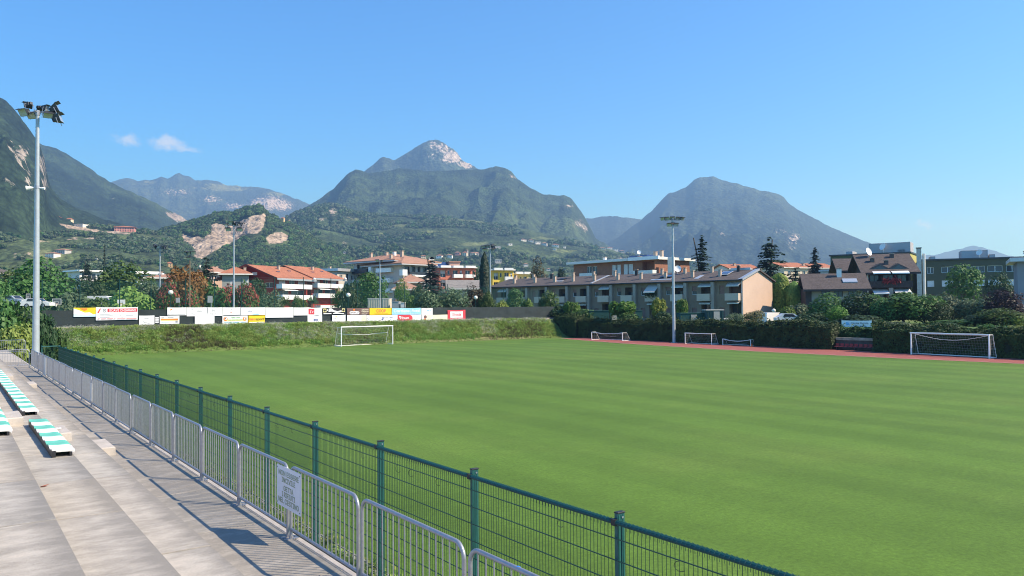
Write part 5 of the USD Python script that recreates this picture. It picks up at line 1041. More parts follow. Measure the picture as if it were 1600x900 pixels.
for zc, yc in ((.46, -.14), (.46, 0.0), (.46, .14)): put('seat_slat', MB().cbox(-.95, .95, yc - .06, yc + .06, zc - .02, zc + .02, .008), GREYWOOD, bk)
for zc in (.64, .78): put('back_slat', MB().box(-.95, .95, .23, .26, zc - .05, zc + .05), GREYWOOD, bk)
for x in (-.7, .7): put('leg', MB().box(x - .03, x + .03, -.2, .22, 0, .43).box(x - .03, x + .03, .2, .24, 0, .84), GALV, bk)
for (px, py, lab) in [(1248, 541.5, 'grey bench against the hedge left of the red seated dugout'), (1585, 558.5, 'grey bench against the hedge right of the large goal')]:
    p = onz(px, py); copy(bk, 'bench', lab, 'bench', (p[0] - .1, p[1], .01), math.radians(-90 + 4.7), (1.25, 1, 1))
# dugout with red seats in the gap of the hedge, and the bank's banner above
dg = thing('dugout', 'row of dull red seats before a low dark wall in the gap of the hedge', 'dugout', (float(hedge_x(43.8)) + .75, 43.8, .01), math.radians(-90 + 4.7))
RED = paint("red_seat_plastic", (.30, .035, .04), .5, vary=.1, scale=4)
put('bench_board', MB().box(-2.2, 2.2, -.2, .22, .30, .34), DARKM, dg)
for x in np.linspace(-2.0, 2.0, 9): put('seat', MB().cbox(x - .19, x + .19, -.2, .18, .345, .40, .02).cbox(x - .19, x + .19, .14, .19, .38, .68, .02), RED, dg)
put('low_wall', MB().box(-2.35, 2.35, .55, .75, 0, 1.02), paint("dugout_wall", (.085, .07, .06), .8, vary=.35, scale=1.5), dg)
put('wall_top', MB().cbox(-2.4, 2.4, .50, .98, 1.022, 1.30, .03), paint("dugout_cap", (.34, .31, .24), .9, vary=.5, scale=1.1), dg)  # paler than the wall below: sunlight on its top put into the colour
for x in (-2.0, 0, 2.0): put('leg', MB().box(x - .03, x + .03, -.15, .18, 0, .30), DARKM, dg)
hbA, hbB = pz(1316, 501, 93.0), pz(1363, 501, 93.0)
ba = pz(1316.5, 512.5, 92); bb = pz(1363.5, 514, 89.5); th = pz(1316.5, 500.0, 92)[2] - ba[2]
ww = float(np.hypot(*(bb - ba)[:2])); t = thing('banner', 'white banner with a blue emblem hung in the hedge above the dugout', 'banner', (ba[0] - .2, ba[1], (ba[2] + bb[2]) / 2), math.atan2(bb[1] - ba[1], bb[0] - ba[0]))
u, w = np.meshgrid(np.linspace(0, 1, 15), np.linspace(0, 1, 5), indexing='ij'); k_ = MB(); i, j = np.meshgrid(np.arange(14), np.arange(4), indexing='ij'); k = (i * 5 + j).ravel()
put('sheet', (np.stack([u * ww, .04 * np.sin(u * 7) * (w - .2), w * th - .05 * th * np.sin(u * 3.14) * w], -1).reshape(-1, 3), np.vstack([np.stack([k, k + 5, k + 6], 1), np.stack([k, k + 6, k + 1], 1)])), ink('white'), t)
def hang(m): v = np.array(m.vertices); return (np.stack([v[:, 0], -.055 - v[:, 2], v[:, 1]], 1), np.array(m.faces))
put('emblem', hang(trimesh.creation.extrude_polygon(sgeo.Polygon([(.15 * ww, .78 * th), (.24 * ww, .76 * th), (.285 * ww, .40 * th), (.23 * ww, .46 * th), (.17 * ww, .40 * th)]), .003, engine="earcut")), ink('blue'), t)
for txt, uc, vz, hh, wd in (('Cassa Rurale', .61, .56, .22, .58), ('Alto Garda', .63, .20, .20, .40)):
    m = meshkit.text_mesh(txt, hh * th, .003, True); v = np.array(m.vertices); b_ = m.bounds; v[:, 0] = uc * ww + (v[:, 0] - (b_[0][0] + b_[1][0]) / 2) * wd * ww / (b_[1][0] - b_[0][0]); v[:, 1] += vz * th; m.vertices = v
    put('lettering', hang(m), ink('grey'), t)
for x in (.03, ww - .03): put('pole', MB().tube((x, .05, -1.6), (x, .05, th + .1), .03, 6), GALV, t)
# basketball backboards
for (px, py0, py1, w_, col, lab) in [(88.7, 466.8, 476, 13, 'frame', 'dark basketball backboard with a white target frame at the left'), (189.3, 468.3, 475.5, 11.5, 'white', 'white basketball backboard right of the white van'), (278, 465.3, 473, 6, 'grey', 'grey back of a basketball board left of the brown pole'), (328.3, 462.3, 473, 7.5, 'grey', 'grey back of a basketball board left of the tall mast'), (44, 459, 468, 6, 'frame', 'thin framed basketball backboard at the far left')]:
    depth = 128; c = pz(px, (py0 + py1) / 2, depth); W_ = w_ * depth / F_PX / 2; H_ = (py1 - py0) * depth / F_PX / 2; z0 = float(G(c[0], c[1]))
    t = thing('basketball_hoop', lab, 'basketball hoop', (c[0], c[1], z0), -YAW * .7); zc = c[2] - z0; dm = paint("grey_board", (.36, .37, .38), .6)
    put('backboard', MB().box(-W_, W_, -.02, .02, zc - H_, zc + H_), {'white': WHITE, 'grey': dm, 'frame': paint("smoked_board", (.10, .12, .13), .3)}[col], t)
    if col != 'grey':
        fr = MB()
        for a, b, c_, d in ((-.42, .42, -.7, -.62), (-.42, .42, .0, .08), (-.42, -.34, -.7, .08), (.34, .42, -.7, .08)): fr.box(a * W_, b * W_, -.035, -.022, zc + c_ * H_, zc + d * H_)
        if col == 'frame':
            for a, b, c_, d in ((-1, 1, .86, 1), (-1, -.9, -1, 1), (.9, 1, -1, 1), (-1, 1, -1, -.9)): fr.box(a * W_, b * W_, -.035, -.022, zc + c_ * H_, zc + d * H_)
        put('target', fr, WHITE if col == 'frame' else ink('grey'), t)
        ang = np.linspace(0, 2 * math.pi, 15); put('hoop', MB().path(np.stack([.23 * np.cos(ang), -.30 + .23 * np.sin(ang), zc - .75 * H_ + 0 * ang], 1), .012, 5), ink('orange'), t)
        put('net', MB().tube((0, -.3, zc - .75 * H_), (0, -.3, zc - .75 * H_ - .42), .23, 10, .14, caps=False), OFFW, t)
    put('stand', MB().tube((0, .9, 0), (0, .9, zc - .2), .07, 8).tube((0, .9, zc - .2), (0, .02, zc), .05, 6), GALV, t)
# ------------------------------------------------------------------ buildings
def wallcol(name, c, vary=.07, scale=.5): return paint("plaster_" + name, c, .9, vary=vary, scale=scale, spec=.2)
TERRA = None
def roof_mat(name, c, pitch=.22, contrast=.35):
    """rows of tiles: colour from tile to tile and rippled relief"""
    if 'roof_' + name in _mats: return _mats['roof_' + name]
    c = np.array(c)
    n = {"g": ("geometry", {}), "n1": ("noise_texture", dict(scale=.6, detail=5.0, roughness=.7)), "n2": ("noise_texture", dict(scale=3.5, detail=3.0)), "a": ("math", dict(math_type="multiply_add", value2=.6)), 
         "r": ("rgb_ramp", dict(ramp=[(.5, tuple(c * (1 - contrast))), (.8, tuple(c)), (1.1, tuple(c * (1 + contrast)))])), "p": ("principled_bsdf", dict(roughness=.9, specular_ior_level=.2)),
         "w": ("wave_texture", dict(wave_type="bands", bands_direction="z", scale=.5 / pitch, distortion=.6, detail=1.0)), "b": ("bump", dict(strength=.6, distance=.05))}
    l = [("g.position", "n1.vector"), ("g.position", "n2.vector"), ("n1.fac", "a.value1"), ("n2.fac", "a.value3"), ("a.value", "r.fac"), ("r.color", "p.base_color"), ("g.position", "w.vector"), ("w.fac", "b.height"), ("b.normal", "p.normal")]
    m = usdkit.material(stage, '/World/Looks/roof_' + name, n, l, surface="p.BSDF"); _mats['roof_' + name] = m; return m
R_TERRA, R_BROWN, R_PINK, R_GREYB = roof_mat("terracotta", (.36, .150, .090)), roof_mat("brown", (.098, .082, .076)), roof_mat("weathered_terracotta", (.36, .205, .145)), roof_mat("grey_brown", (.105, .092, .088))
SHUT = dict(brown=paint("shutter_brown", (.13, .072, .048), .7), pink=paint("shutter_pink", (.26, .15, .125), .7), white=paint("shutter_white", (.62, .63, .64), .6), wood=paint("dark_timber", (.045, .030, .026), .8, vary=.3, scale=2))
AWN = paint("awning_cloth", (.50, .49, .44), .85, vary=.08, scale=1); CHIM = paint("chimney_render", (.42, .33, .26), .9, vary=.15)
SOLAR = usdkit.material(stage, '/World/Looks/solar_panel', {"p": ("principled_bsdf", dict(base_color=(.03, .045, .11), roughness=.12, specular_ior_level=.8))}, [], surface="p.BSDF")
METAL = paint("roof_metal", (.50, .52, .54), .4, .5)


def wmap(L, D, side):
    """(along the wall, inward, up) -> local point"""
    return {'f': lambda u, d, z: (u, d, z), 'r': lambda u, d, z: (L - d, u, z), 'l': lambda u, d, z: (d, D - u, z), 'b': lambda u, d, z: (L - u, D - d, z)}[side]
def facade(mb, fn, length, z0, z1, holes, depth=.16):
    us = sorted({0, length, *[h[0] for h in holes], *[h[1] for h in holes]}); zs = sorted({z0, z1, *[h[2] for h in holes], *[h[3] for h in holes]})
    Q = []
    for a, b in zip(us[:-1], us[1:]):
        for c, d in zip(zs[:-1], zs[1:]):
            m, n = (a + b) / 2, (c + d) / 2
            if any(h[0] < m < h[1] and h[2] < n < h[3] for h in holes): continue
            Q.append([fn(a, 0, c), fn(b, 0, c), fn(b, 0, d), fn(a, 0, d)])
    for h in holes:
        a, b, c, d = h[:4]; dp = h[5] if len(h) > 5 else depth
        Q += [[fn(a, 0, c), fn(b, 0, c), fn(b, dp, c), fn(a, dp, c)], [fn(a, 0, d), fn(b, 0, d), fn(b, dp, d), fn(a, dp, d)], [fn(a, 0, c), fn(a, 0, d), fn(a, dp, d), fn(a, dp, c)], [fn(b, 0, c), fn(b, 0, d), fn(b, dp, d), fn(b, dp, c)]]
    mb.quads(Q)
def fbox(mb, fn, u0, u1, d0, d1, z0, z1):
    v = [fn(u, d, z) for z in (z0, z1) for u, d in ((u0, d0), (u1, d0), (u1, d1), (u0, d1))]; mb.add(v, MB.BF)
def window(parent, fn, h, depth=.16, frame=WHITE, shutter=None, detailed=True):
    a, b, c, d = h[:4]; dp = h[5] if len(h) > 5 else depth
    m = MB(); t = min(.07, (b - a) * .08)
    for x0, x1, y0, y1 in ((a, a + t, c, d), (b - t, b, c, d), (a + t, b - t, c, c + t), (a + t, b - t, d - t, d)): fbox(m, fn, x0, x1, dp - .05, dp + .04, y0, y1)
    if b - a > 1.0: fbox(m, fn, (a + b) / 2 - t * .6, (a + b) / 2 + t * .6, dp - .045, dp + .04, c + t, d - t)
    w = put('window' if d - c < 1.9 else 'glazed_door', m, frame, parent)
    p = MB(); fbox(p, fn, a, b, dp + .005, dp + .03, c, d); put('pane', p, PANE, w)
    if shutter:
        f, mat = shutter; s = MB(); n = max(3, int((d - c) * f / .12))
        for k in range(n): fbox(s, fn, a + .015, b - .015, dp - .10, dp - .065, d - (d - c) * f * (k + 1) / n + .012, d - (d - c) * f * k / n)
        put('roller_shutter', s, mat, w)
def building(name, label, category, loc, rz, L, D, H, wall, holes, group=None, base=-1.5, frame=WHITE, shutters=None):
    t = thing(name, label, category, loc, rz, group=group); mb = MB()
    for side, ln in (('f', L), ('r', D), ('l', D), ('b', L)): facade(mb, wmap(L, D, side), ln, base, H, [h for h in holes if h[4] == side])
    put('wall', mb, wall, t)
    for q, h in enumerate(holes):
        if len(h) > 6 and h[6] == 'open':
            p = MB(); fn = wmap(L, D, h[4]); fbox(p, fn, h[0], h[1], h[5], h[5] + .05, h[2], h[3]); put('loggia_back', p, wall, t); continue
        window(t, wmap(L, D, h[4]), h, frame=frame, shutter=shutters(q) if shutters else None)
    return t
def gable(L, D, H, rise, ov, th=.22, axis='x', gov=None):
    g_ = ov if gov is None else gov
    if axis == 'x':
        k = rise / (D / 2); prof = [(-ov, H - ov * k), (D / 2, H + rise), (D + ov, H - ov * k), (D + ov, H - ov * k + th), (D / 2, H + rise + th), (-ov, H - ov * k + th)]
        f = lambda x: (lambda u, w: (x, u, w)); a, b = -g_, L + g_
    else:
        k = rise / (L / 2); prof = [(-ov, H - ov * k), (L / 2, H + rise), (L + ov, H - ov * k), (L + ov, H - ov * k + th), (L / 2, H + rise + th), (-ov, H - ov * k + th)]
        f = lambda y: (lambda u, w: (u, y, w)); a, b = -g_, D + g_
    m = MB(); fa, fb = f(a), f(b); n = 6
    A, B = [np.array([q(*p) for p in prof], float) for q in (fa, fb)]
    m.add(np.vstack([A, B]), [[i, (i + 1) % n, n + (i + 1) % n, n + i] for i in range(n)]); cap = [[0, 1, 4, 5], [1, 2, 3, 4]]; m.add(A, cap); m.add(B, cap); return m
def gable_walls(L, D, H, rise, wall, t, axis='x'):
    if axis == 'x':
        for x in (0, L): put('gable_wall', MB().add([(x, 0, H), (x, D, H), (x, D / 2, H + rise)], [[0, 1, 2]]), wall, t)
    else:
        for y in (0, D): put('gable_wall', MB().add([(0, y, H), (L, y, H), (L / 2, y, H + rise)], [[0, 1, 2]]), wall, t)
def hip(L, D, H, rise, ov, th=.18):
    m = MB(); r = min(L, D) / 2 + ov; a = [(-ov, -ov), (L + ov, -ov), (L + ov, D + ov), (-ov, D + ov)]
    if L >= D: R = [(-ov + r, D / 2), (L + ov - r, D / 2)]
    else: R = [(L / 2, -ov + r), (L / 2, D + ov - r)]
    v = [(x, y, H - .05) for x, y in a] + [(x, y, H + th) for x, y in a] + [(x, y, H + th + rise) for x, y in R]
    m.add(v, [[0, 3, 2, 1], [0, 1, 5, 4], [1, 2, 6, 5], [2, 3, 7, 6], [3, 0, 4, 7]])
    m.add(v, [[4, 5, 9, 8], [6, 7, 8, 9]] if L >= D else [[5, 6, 9, 8], [7, 4, 8, 9]]); m.add(v, [[5, 6, 9], [7, 4, 8]] if L >= D else [[4, 5, 8], [6, 7, 9]]); return m
def chimney(parent, x, y, z, h, w=.5, mat=None, cap=True):
    c = put('chimney', MB().box(x - w / 2, x + w / 2, y - w / 2, y + w / 2, z - .8, z + h), mat or CHIM, parent)
    if cap: put('chimney_cap', MB().box(x - w * .65, x + w * .65, y - w * .65, y + w * .65, z + h + .08, z + h + .16).box(x - w * .3, x + w * .3, y - w * .3, y + w * .3, z + h, z + h + .08), CHIM, c)
def balcony(parent, fn, u0, u1, z, out, h, mat, th=.1, name='balcony'):
    m = MB(); fbox(m, fn, u0, u1, -out, -.002, z - .16, z); fbox(m, fn, u0, u1, -out, -out + th, z + .002, z + h); fbox(m, fn, u0, u0 + th, -out + th, -.002, z + .002, z + h); fbox(m, fn, u1 - th, u1, -out + th, -.002, z + .002, z + h)
    return put(name, m, mat, parent)
def awning(parent, fn, u0, u1, z, out, drop, mat=None):
    m = MB(); v = [fn(u0, -.02, z), fn(u1, -.02, z), fn(u1, -out, z - drop), fn(u0, -out, z - drop), fn(u1, -out, z - drop - .16), fn(u0, -out, z - drop - .16)]; m.add(v, [[0, 1, 2, 3], [3, 2, 4, 5]]); return put('awning', m, mat or AWN, parent)
def dish(parent, c, r, yaw):
    m = MB(); a = np.linspace(0, 2 * math.pi, 17)[:-1]; d = np.array([math.cos(yaw), math.sin(yaw), .35]); d /= np.linalg.norm(d); e = np.cross([0, 0, 1], d); e /= np.linalg.norm(e); u = np.cross(d, e); c = np.array(c, float)
    rings = [c - d * .25 * r * (1 - s * s) * 0 + d * (.3 * r * s * s) + 0 * e for s in (0, .5, 1)]
    V = [rings[0]] + [rings[1] + (e * np.cos(t) + u * np.sin(t)) * r * .5 for t in a] + [rings[2] + (e * np.cos(t) + u * np.sin(t)) * r for t in a]
    m.add(V, [[0, 1 + i, 1 + (i + 1) % 16] for i in range(16)]); m.add(V, [[1 + i, 1 + (i + 1) % 16, 17 + (i + 1) % 16, 17 + i] for i in range(16)]); m.tube(c, c + [0, 0, -r * 1.6], .04, 6)
    return put('satellite_dish', m, WHITE, parent)
def line(pxl, zl, pxr, zr):
    """front wall seen from pxl (depth zl) to pxr (depth zr): origin, turn, length"""
    a, b = pz(pxl, 478, zl), pz(pxr, 478, zr); return a, b, math.atan2(b[1] - a[1], b[0] - a[0]), float(np.hypot(*(b - a)[:2]))
def zof(px, py, depth): return float(pz(px, py, depth)[2])

# --- long row of houses on the right
A, B, rz, L = line(768, 161, 1161, 125)
g0 = 2.2; H = zof(1161, 436.5, 125) - g0; rise = zof(1185, 420.5, 129.5) - g0 - H - .2; D = 12.2; fl = zof(1127, 468.3, 127) - g0
nb = 11; bay = L / nb; holes, spec = [], []
sh = np.random.default_rng(5)
for k in range(nb):
    u = k * bay
    # narrow window and wide loggia on both floors of every house
    holes += [(u + .95, u + 1.85, fl + .95, fl + 2.35, 'f', .25), (u + 2.65, u + 5.0 if bay > 5.1 else u + bay - .3, fl + .02, fl + 2.45, 'f', 1.1), (u + .95, u + 1.85, .5, 2.3, 'f', .25), (u + 2.65, u + bay - .35, .02, fl - .45, 'f', 1.1)]
row = thing('row_house', 'long two storey row of brown houses with a pale pink gable at its right end', 'row house', (A[0], A[1], g0), rz)
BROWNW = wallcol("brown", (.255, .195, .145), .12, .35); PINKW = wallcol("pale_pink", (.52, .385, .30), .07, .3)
mb = MB(); facade(mb, wmap(L, D, 'f'), L, -1.5, H, holes); facade(mb, wmap(L, D, 'b'), L, -1.5, H, []); facade(mb, wmap(L, D, 'l'), D, -1.5, H, []); put('wall', mb, BROWNW, row)
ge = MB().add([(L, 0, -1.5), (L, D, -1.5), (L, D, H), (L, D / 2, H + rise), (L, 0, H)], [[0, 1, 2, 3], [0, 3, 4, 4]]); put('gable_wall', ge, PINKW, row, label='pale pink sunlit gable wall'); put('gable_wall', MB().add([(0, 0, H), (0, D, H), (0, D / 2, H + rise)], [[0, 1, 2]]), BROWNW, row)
rf = put('roof', gable(L, D, H, rise, .75, .2, 'x', .35), R_GREYB, row)
put('gutter', MB().tube((-.3, -.86, H - .02 - .75 * rise / (D / 2) + .1), (L + .3, -.86, H - .02 - .75 * rise / (D / 2) + .1), .09, 6), DARKM, row)
put('verge_trim', MB().add([(L + .36, -.8, H - .8 * rise / (D / 2)), (L + .36, D / 2, H + rise), (L + .36, D / 2, H + rise + .34), (L + .36, -.8, H - .8 * rise / (D / 2) + .34), (L - .55, -.8, H - .8 * rise / (D / 2) + .225), (L - .55, D / 2, H + rise + .225)], [[0, 1, 2, 3], [3, 2, 5, 4]]), METAL, row)
put('downpipe', MB().tube((L - .12, -.1, -1.5), (L - .12, -.1, H - .2), .07, 6), METAL, row)
PILA = wallcol("pilaster", (.33, .28, .235))
PARA = wallcol("balcony_panel", (.50, .41, .325), .06)
fF = wmap(L, D, 'f')
for k in range(nb):
    u = k * bay; m = MB(); fbox(m, fF, u - .28, u + .28, -.75, -.002, -1.5, H - .32); put('pilaster', m, PILA, row)
    h = holes[4 * k:4 * k + 4]
    window(row, fF, h[0], shutter=(float(sh.choice([.45, .6, 1.0])), SHUT['pink']))
    window(row, fF, (h[1][0] + .05, h[1][1] - .05, h[1][2] + .01, h[1][3] - .02, 'f', 1.05), shutter=[None, (.35, SHUT['brown']), (.95, SHUT['brown']), None][int(sh.integers(4))], frame=SHUT['brown'])
    window(row, fF, h[2], shutter=(float(sh.choice([.3, .9, 1.0])), SHUT['pink']))
    window(row, fF, (h[3][0] + .05, h[3][1] - .05, h[3][2] + .01, h[3][3] - .02, 'f', 1.05), shutter=[None, (.5, SHUT['brown']), (.98, SHUT['brown'])][int(sh.integers(3))], frame=SHUT['brown'])
    balcony(row, fF, h[1][0] - .25, min(h[1][1] + .35, u + bay - .3), fl, 1.15, 1.02, PARA)
    aw = [0, 0, 0, 0, 0, 1, 0, 2, 1, 1, 1][k] if k else 1
    if aw: awning(row, fF, h[1][0] - .1, h[1][1] + .1, H - .42, 1.0 if aw == 1 else 1.9, .55 if aw == 1 else 1.35)
    if k in (1, 3, 4, 6, 7, 8, 9, 10): awning(row, fF, h[3][0], h[3][1], fl - .22, .9, .35)
    if aw == 2:
        q = leaf_quads(np.stack([np.full(260, 0) + rng.uniform(h[1][0] - .1, h[1][1] + .2, 260), rng.normal(-1.25, .13, 260), fl + 1.0 + rng.normal(.05, .28, 260)], 1), unit(rng, 260), .12, rng); put('balcony_plants', MB().quads(q), LEAF['dark'], row)
for k in range(nb):
    for yy_, dx in ((1.9, .0), (5.0, bay * .45)):
        if k == 0 and yy_ < 3: continue
        zz = H + rise * (yy_ / (D / 2)) + .2; chimney(row, k * bay + dx + float(sh.uniform(-.3, .3)), yy_, zz, 1.0 if yy_ < 3 else .9, .46, CHIM if (k % 4 != 2 or yy_ < 3) else BLACK)
def onroof(u, y): return (u, y, H + rise * (y / (D / 2)) + .2)
def roofpatch(name, u0, u1, y0, y1, mat, up=.06, parent=None):
    a, b, c, d = (np.array(onroof(u, y)) + [0, 0, up] for u, y in ((u0, y0), (u1, y0), (u1, y1), (u0, y1))); m = MB(); t = np.array([0, 0, -.1]); m.add([a, b, c, d, a + t, b + t, c + t, d + t], [[0, 1, 2, 3], [0, 1, 5, 4], [1, 2, 6, 5], [2, 3, 7, 6], [3, 0, 4, 7]]); return put(name, m, mat, parent or row)
roofpatch('skylight', 3.0 * bay, 3.3 * bay, 3.0, 4.2, BLACK, .22); roofpatch('flashing', 2.9 * bay, 3.35 * bay, 2.2, 2.9, METAL)
roofpatch('solar_panel', 7.75 * bay, 8.2 * bay, 1.9, 3.0, SOLAR, .3); roofpatch('flashing', 7.5 * bay, 8.3 * bay, .6, 1.2, METAL, .05)
roofpatch('skylight', 9.95 * bay, 10.30 * bay, 2.0, 4.4, METAL, .28); roofpatch('skylight', 10.0 * bay, 10.28 * bay, 2.3, 4.0, SOLAR, .32)
roofpatch('fire_wall', 5.06 * bay, 5.14 * bay, -.4, 5.6, METAL, .12); roofpatch('flashing', 9.2 * bay, 9.35 * bay, .6, 3.0, METAL, .05)
dish(row, (8.1 * bay, 5.2, H + rise * .85 + 1.0), .62, -2.2 - rz)
put('rooftop_box', MB().box(10.05 * bay, 10.75 * bay, 5.9, 6.2, H + rise * .9, H + rise + .55), METAL, row)

# --- red brick flats behind the row
A, B, rz, L2 = line(897, 196, 1024, 176); g1 = 2.5; Hb = zof(950, 410.5, 188) - g1
hs = [(u, u + 1.6, Hb - 3.1, Hb - .7, 'f') for u in (L2 * .18, L2 * .25, L2 * .50, L2 * .545, L2 * .64, L2 * .69)] + [(L2 * .86, L2 * .99, Hb - 3.0, Hb - .35, 'f', 1.6, 'open')]
BRICK = paint("brick_wall", (.27, .125, .082), .9, vary=.14, scale=1.2)
bf = building('brick_flats', 'red brick flats with a flat white roof edge behind the row houses', 'apartment building', (A[0], A[1], g1), rz, L2, 13, Hb, BRICK, hs, shutters=lambda q: (1.0, SHUT['white']) if q >= 2 else None)
put('roof', MB().cbox(-1.3, L2 + 1.0, -1.4, 14, Hb + .01, Hb + .62, .05), OFFW, bf); fn = wmap(L2, 13, 'f')
put('roof_edge', MB().box(L2 * .76, L2 + 2.6, -2.0, -1.41, Hb - .1, Hb + .68), WHITE, bf)
balcony(bf, fn, L2 * .12, L2 * .30, Hb - 3.4, 1.2, 1.05, OFFW); balcony(bf, fn, L2 * .80, L2 * 1.02, Hb - 3.4, 1.5, .95, OFFW)
for u, h_ in ((.27, 1.0), (.46, .5), (.70, .55), (.885, 1.4), (.955, 1.6)): chimney(bf, L2 * u, 4, Hb + .6, h_, .7, OFFW if u < .8 else CHIM)
put('penthouse_roof', MB().add([(L2 * .5, 4, Hb + .63), (L2 * .78, 4, Hb + .63), (L2 * .78, 10, Hb + .63), (L2 * .5, 10, Hb + .63), (L2 * .54, 5.5, Hb + 1.7), (L2 * .74, 5.5, Hb + 1.7), (L2 * .74, 8.5, Hb + 1.7), (L2 * .54, 8.5, Hb + 1.7)], MB.BF), SOLAR, bf)
dish(bf, (L2 * .71, 3.5, Hb + 2.2), .5, -2.2 - rz); put('chimney_stack', MB().box(L2 * 1.08, L2 * 1.13, 2, 3, -1, Hb + .5), OFFW, bf)

# --- red chalet terrace on the left (two linked blocks)
def chalet_block(pxl, zl, pxr, zr, label, left_gable):
    A, B, rz, L = line(pxl, zl, pxr, zr); g = 3.0; H = zof(pxl, 432.2, zl) - g; D = 15.0
    fn = wmap(L, D, 'f'); f2, f1 = H - 2.7, H - 5.4
    hs = [(L * .10, L * .30, f2 + .05, f2 + 2.2, 'f'), (L * .42, L * .60, f2 + .05, f2 + 2.2, 'f'), (L * .70, L * .92, f2 + .05, f2 + 2.2, 'f'), (L * .08, L * .40, f1 + .05, f1 + 2.2, 'f'), (L * .48, L * .90, f1 + .05, f1 + 2.2, 'f')]
    if left_gable: hs += [(D * .80, D * .96, H - 2.6, H - 1.4, 'l'), (D * .43, D * .52, H - 2.6, H - .6, 'l'), (D * .10, D * .36, H - 2.2, H - .9, 'l'), (D * .46, D * .56, H + .3 - 1, H + .1, 'l')][:3]
    t = building('red_chalet', label, 'house', (A[0], A[1], g), rz, L, D, H, wallcol("dark_red", (.30, .045, .038)), hs, shutters=lambda q: (.55, SHUT['white']) if q in (0, 2) else None)
    rise = 2.9; gable_walls(L, D, H, rise, wallcol("dark_red", (.30, .045, .038)), t); put('roof', gable(L, D, H, rise, 1.7, .22, 'x', 1.6), R_TERRA, t)
    k = rise / (D / 2); put('fascia', MB().box(-1.6, L + 1.6, -1.78, -1.71, H - 1.7 * k - .18, H - 1.7 * k + .26), METAL, t)
    if left_gable:
        for s in (0, 1): put('barge_board', MB().add([(-1.66, -1.7 if s == 0 else D + 1.7, H - 1.7 * k), (-1.66, D / 2, H + rise), (-1.66, D / 2, H + rise + .34), (-1.66, -1.7 if s == 0 else D + 1.7, H - 1.7 * k + .34)], [[0, 1, 2, 3]]), paint("dark_red_timber", (.16, .035, .03), .7), t)
        put('gable_window', MB().box(-.06, -.01, D * .36, D * .46, H + .5, H + 1.2), WHITE, t)
    balcony(t, fn, L * .02, L * .98, f2, 1.7, .95, WHITE); balcony(t, fn, L * .02, L * .98, f1, 1.9, 1.0, WHITE); balcony(t, fn, L * .10, L * .90, f1 - 2.9, 1.9, .8, WHITE)
    awning(t, fn, L * .06, L * .48, f2 - .2, 2.1, .35, WHITE)
    for u, y in ((.35, 3.0), (.82, 4.2)): put('skylight', MB().box(L * u, L * u + 1.2, y, y + 1.0, H + k * y + .2, H + k * y + .42), SOLAR, t)
    chimney(t, L * .62, 5.2, H + k * 5.2 + .2, .8, .6, CHIM); put('globe_light', MB().sphere((L * 1.0, -2.2, H - .2), .35, 2), WHITE, t)
chalet_block(430.5, 186, 480, 198, 'red gabled chalet with white balconies and terracotta roof, left block', True)
chalet_block(487, 201, 529, 213, 'right block of the red chalet terrace with white balconies', False)

# --- generic Italian houses
def simple_house(label, pxl, zl, pxr, zr, py_eave, wall, roof, rise, D=10, kind='hip', ov=.9, holes=None, name='house', shut=None, frame=WHITE, chims=((.3, .4),), g=3.0, group=None, category='house'):
    A, B, rz, L = line(pxl, zl, pxr, zr); g = float(G(A[0], A[1])) if g is None else g; H = zof(pxl, py_eave, zl) - g
    hs = holes(L, D, H) if holes else [(L * a, L * a + 1.2, H - 2.4, H - 1.0, 'f') for a in (.15, .45, .75)] + [(D * a, D * a + 1.1, H - 2.4, H - 1.0, 'r') for a in (.25, .65)]
    t = building(name, label, category, (A[0], A[1], g), rz, L, D, H, wall, hs, shutters=(lambda q: shut) if shut else None, frame=frame)
    if kind == 'hip': put('roof', hip(L, D, H, rise, ov), roof, t)
    elif kind == 'gable': put('roof', gable(L, D, H, rise, ov), roof, t); gable_walls(L, D, H, rise, wall, t)
    elif kind == 'gabley': put('roof', gable(L, D, H, rise, ov, axis='y'), roof, t); gable_walls(L, D, H, rise, wall, t, 'y')
    else: put('roof', MB().cbox(-ov, L + ov, -ov, D + ov, H + .01, H + rise, .04), roof, t)
    if kind != 'flat': put('eaves_trim', MB().box(-ov - .03, L + ov + .03, -ov - .08, -ov - .01, H - .16 if kind == 'hip' else H - ov * rise / (D / 2) - .05, H + .16 if kind == 'hip' else H - ov * rise / (D / 2) + .2), OFFW, t)
    for u, v in chims: chimney(t, L * u, D * v, H + rise * min(1, 2 * min(v, 1 - v)) * .8, .9, .6, CHIM)
    return t, L, D, H
GREYW, CREAMW, WHITEW = wallcol("grey", (.30, .30, .29)), wallcol("cream", (.62, .53, .40)), wallcol("white", (.72, .70, .66))
simple_house('grey house with a terracotta hip roof and one white wall panel, behind the tall mast', 347, 181, 389, 183, 428.5, GREYW, R_TERRA, 1.8, 10, holes=lambda L, D, H: [(L * .78, L * .98, H - 4.0, H - 1.5, 'f', .05), (L * .30, L * .38, H - 2.8, H - 1.6, 'f')], shut=(1.0, SHUT['white']), chims=((.42, .3), (.85, .3)))
simple_house('house with a weathered red roof and white dormer behind the hip roofed one', 322, 218, 352, 221, 425.5, wallcol("peach", (.60, .40, .28)), R_PINK, 1.7, 9, chims=((.7, .35),))
simple_house('low grey bungalow with a flat brown red roof behind the orange tree', 232, 182, 300, 186, 434.5, GREYW, R_PINK, 1.2, 12, ov=1.4, holes=lambda L, D, H: [(L * .06, L * .06 + .9, H - 2.7, H - 1.2, 'f'), (L * .06, L * .06 + .9, H - 5.0, H - 3.5, 'f'), (L * .5, L * .5 + 1.4, H - 2.7, H - 1.2, 'f')])
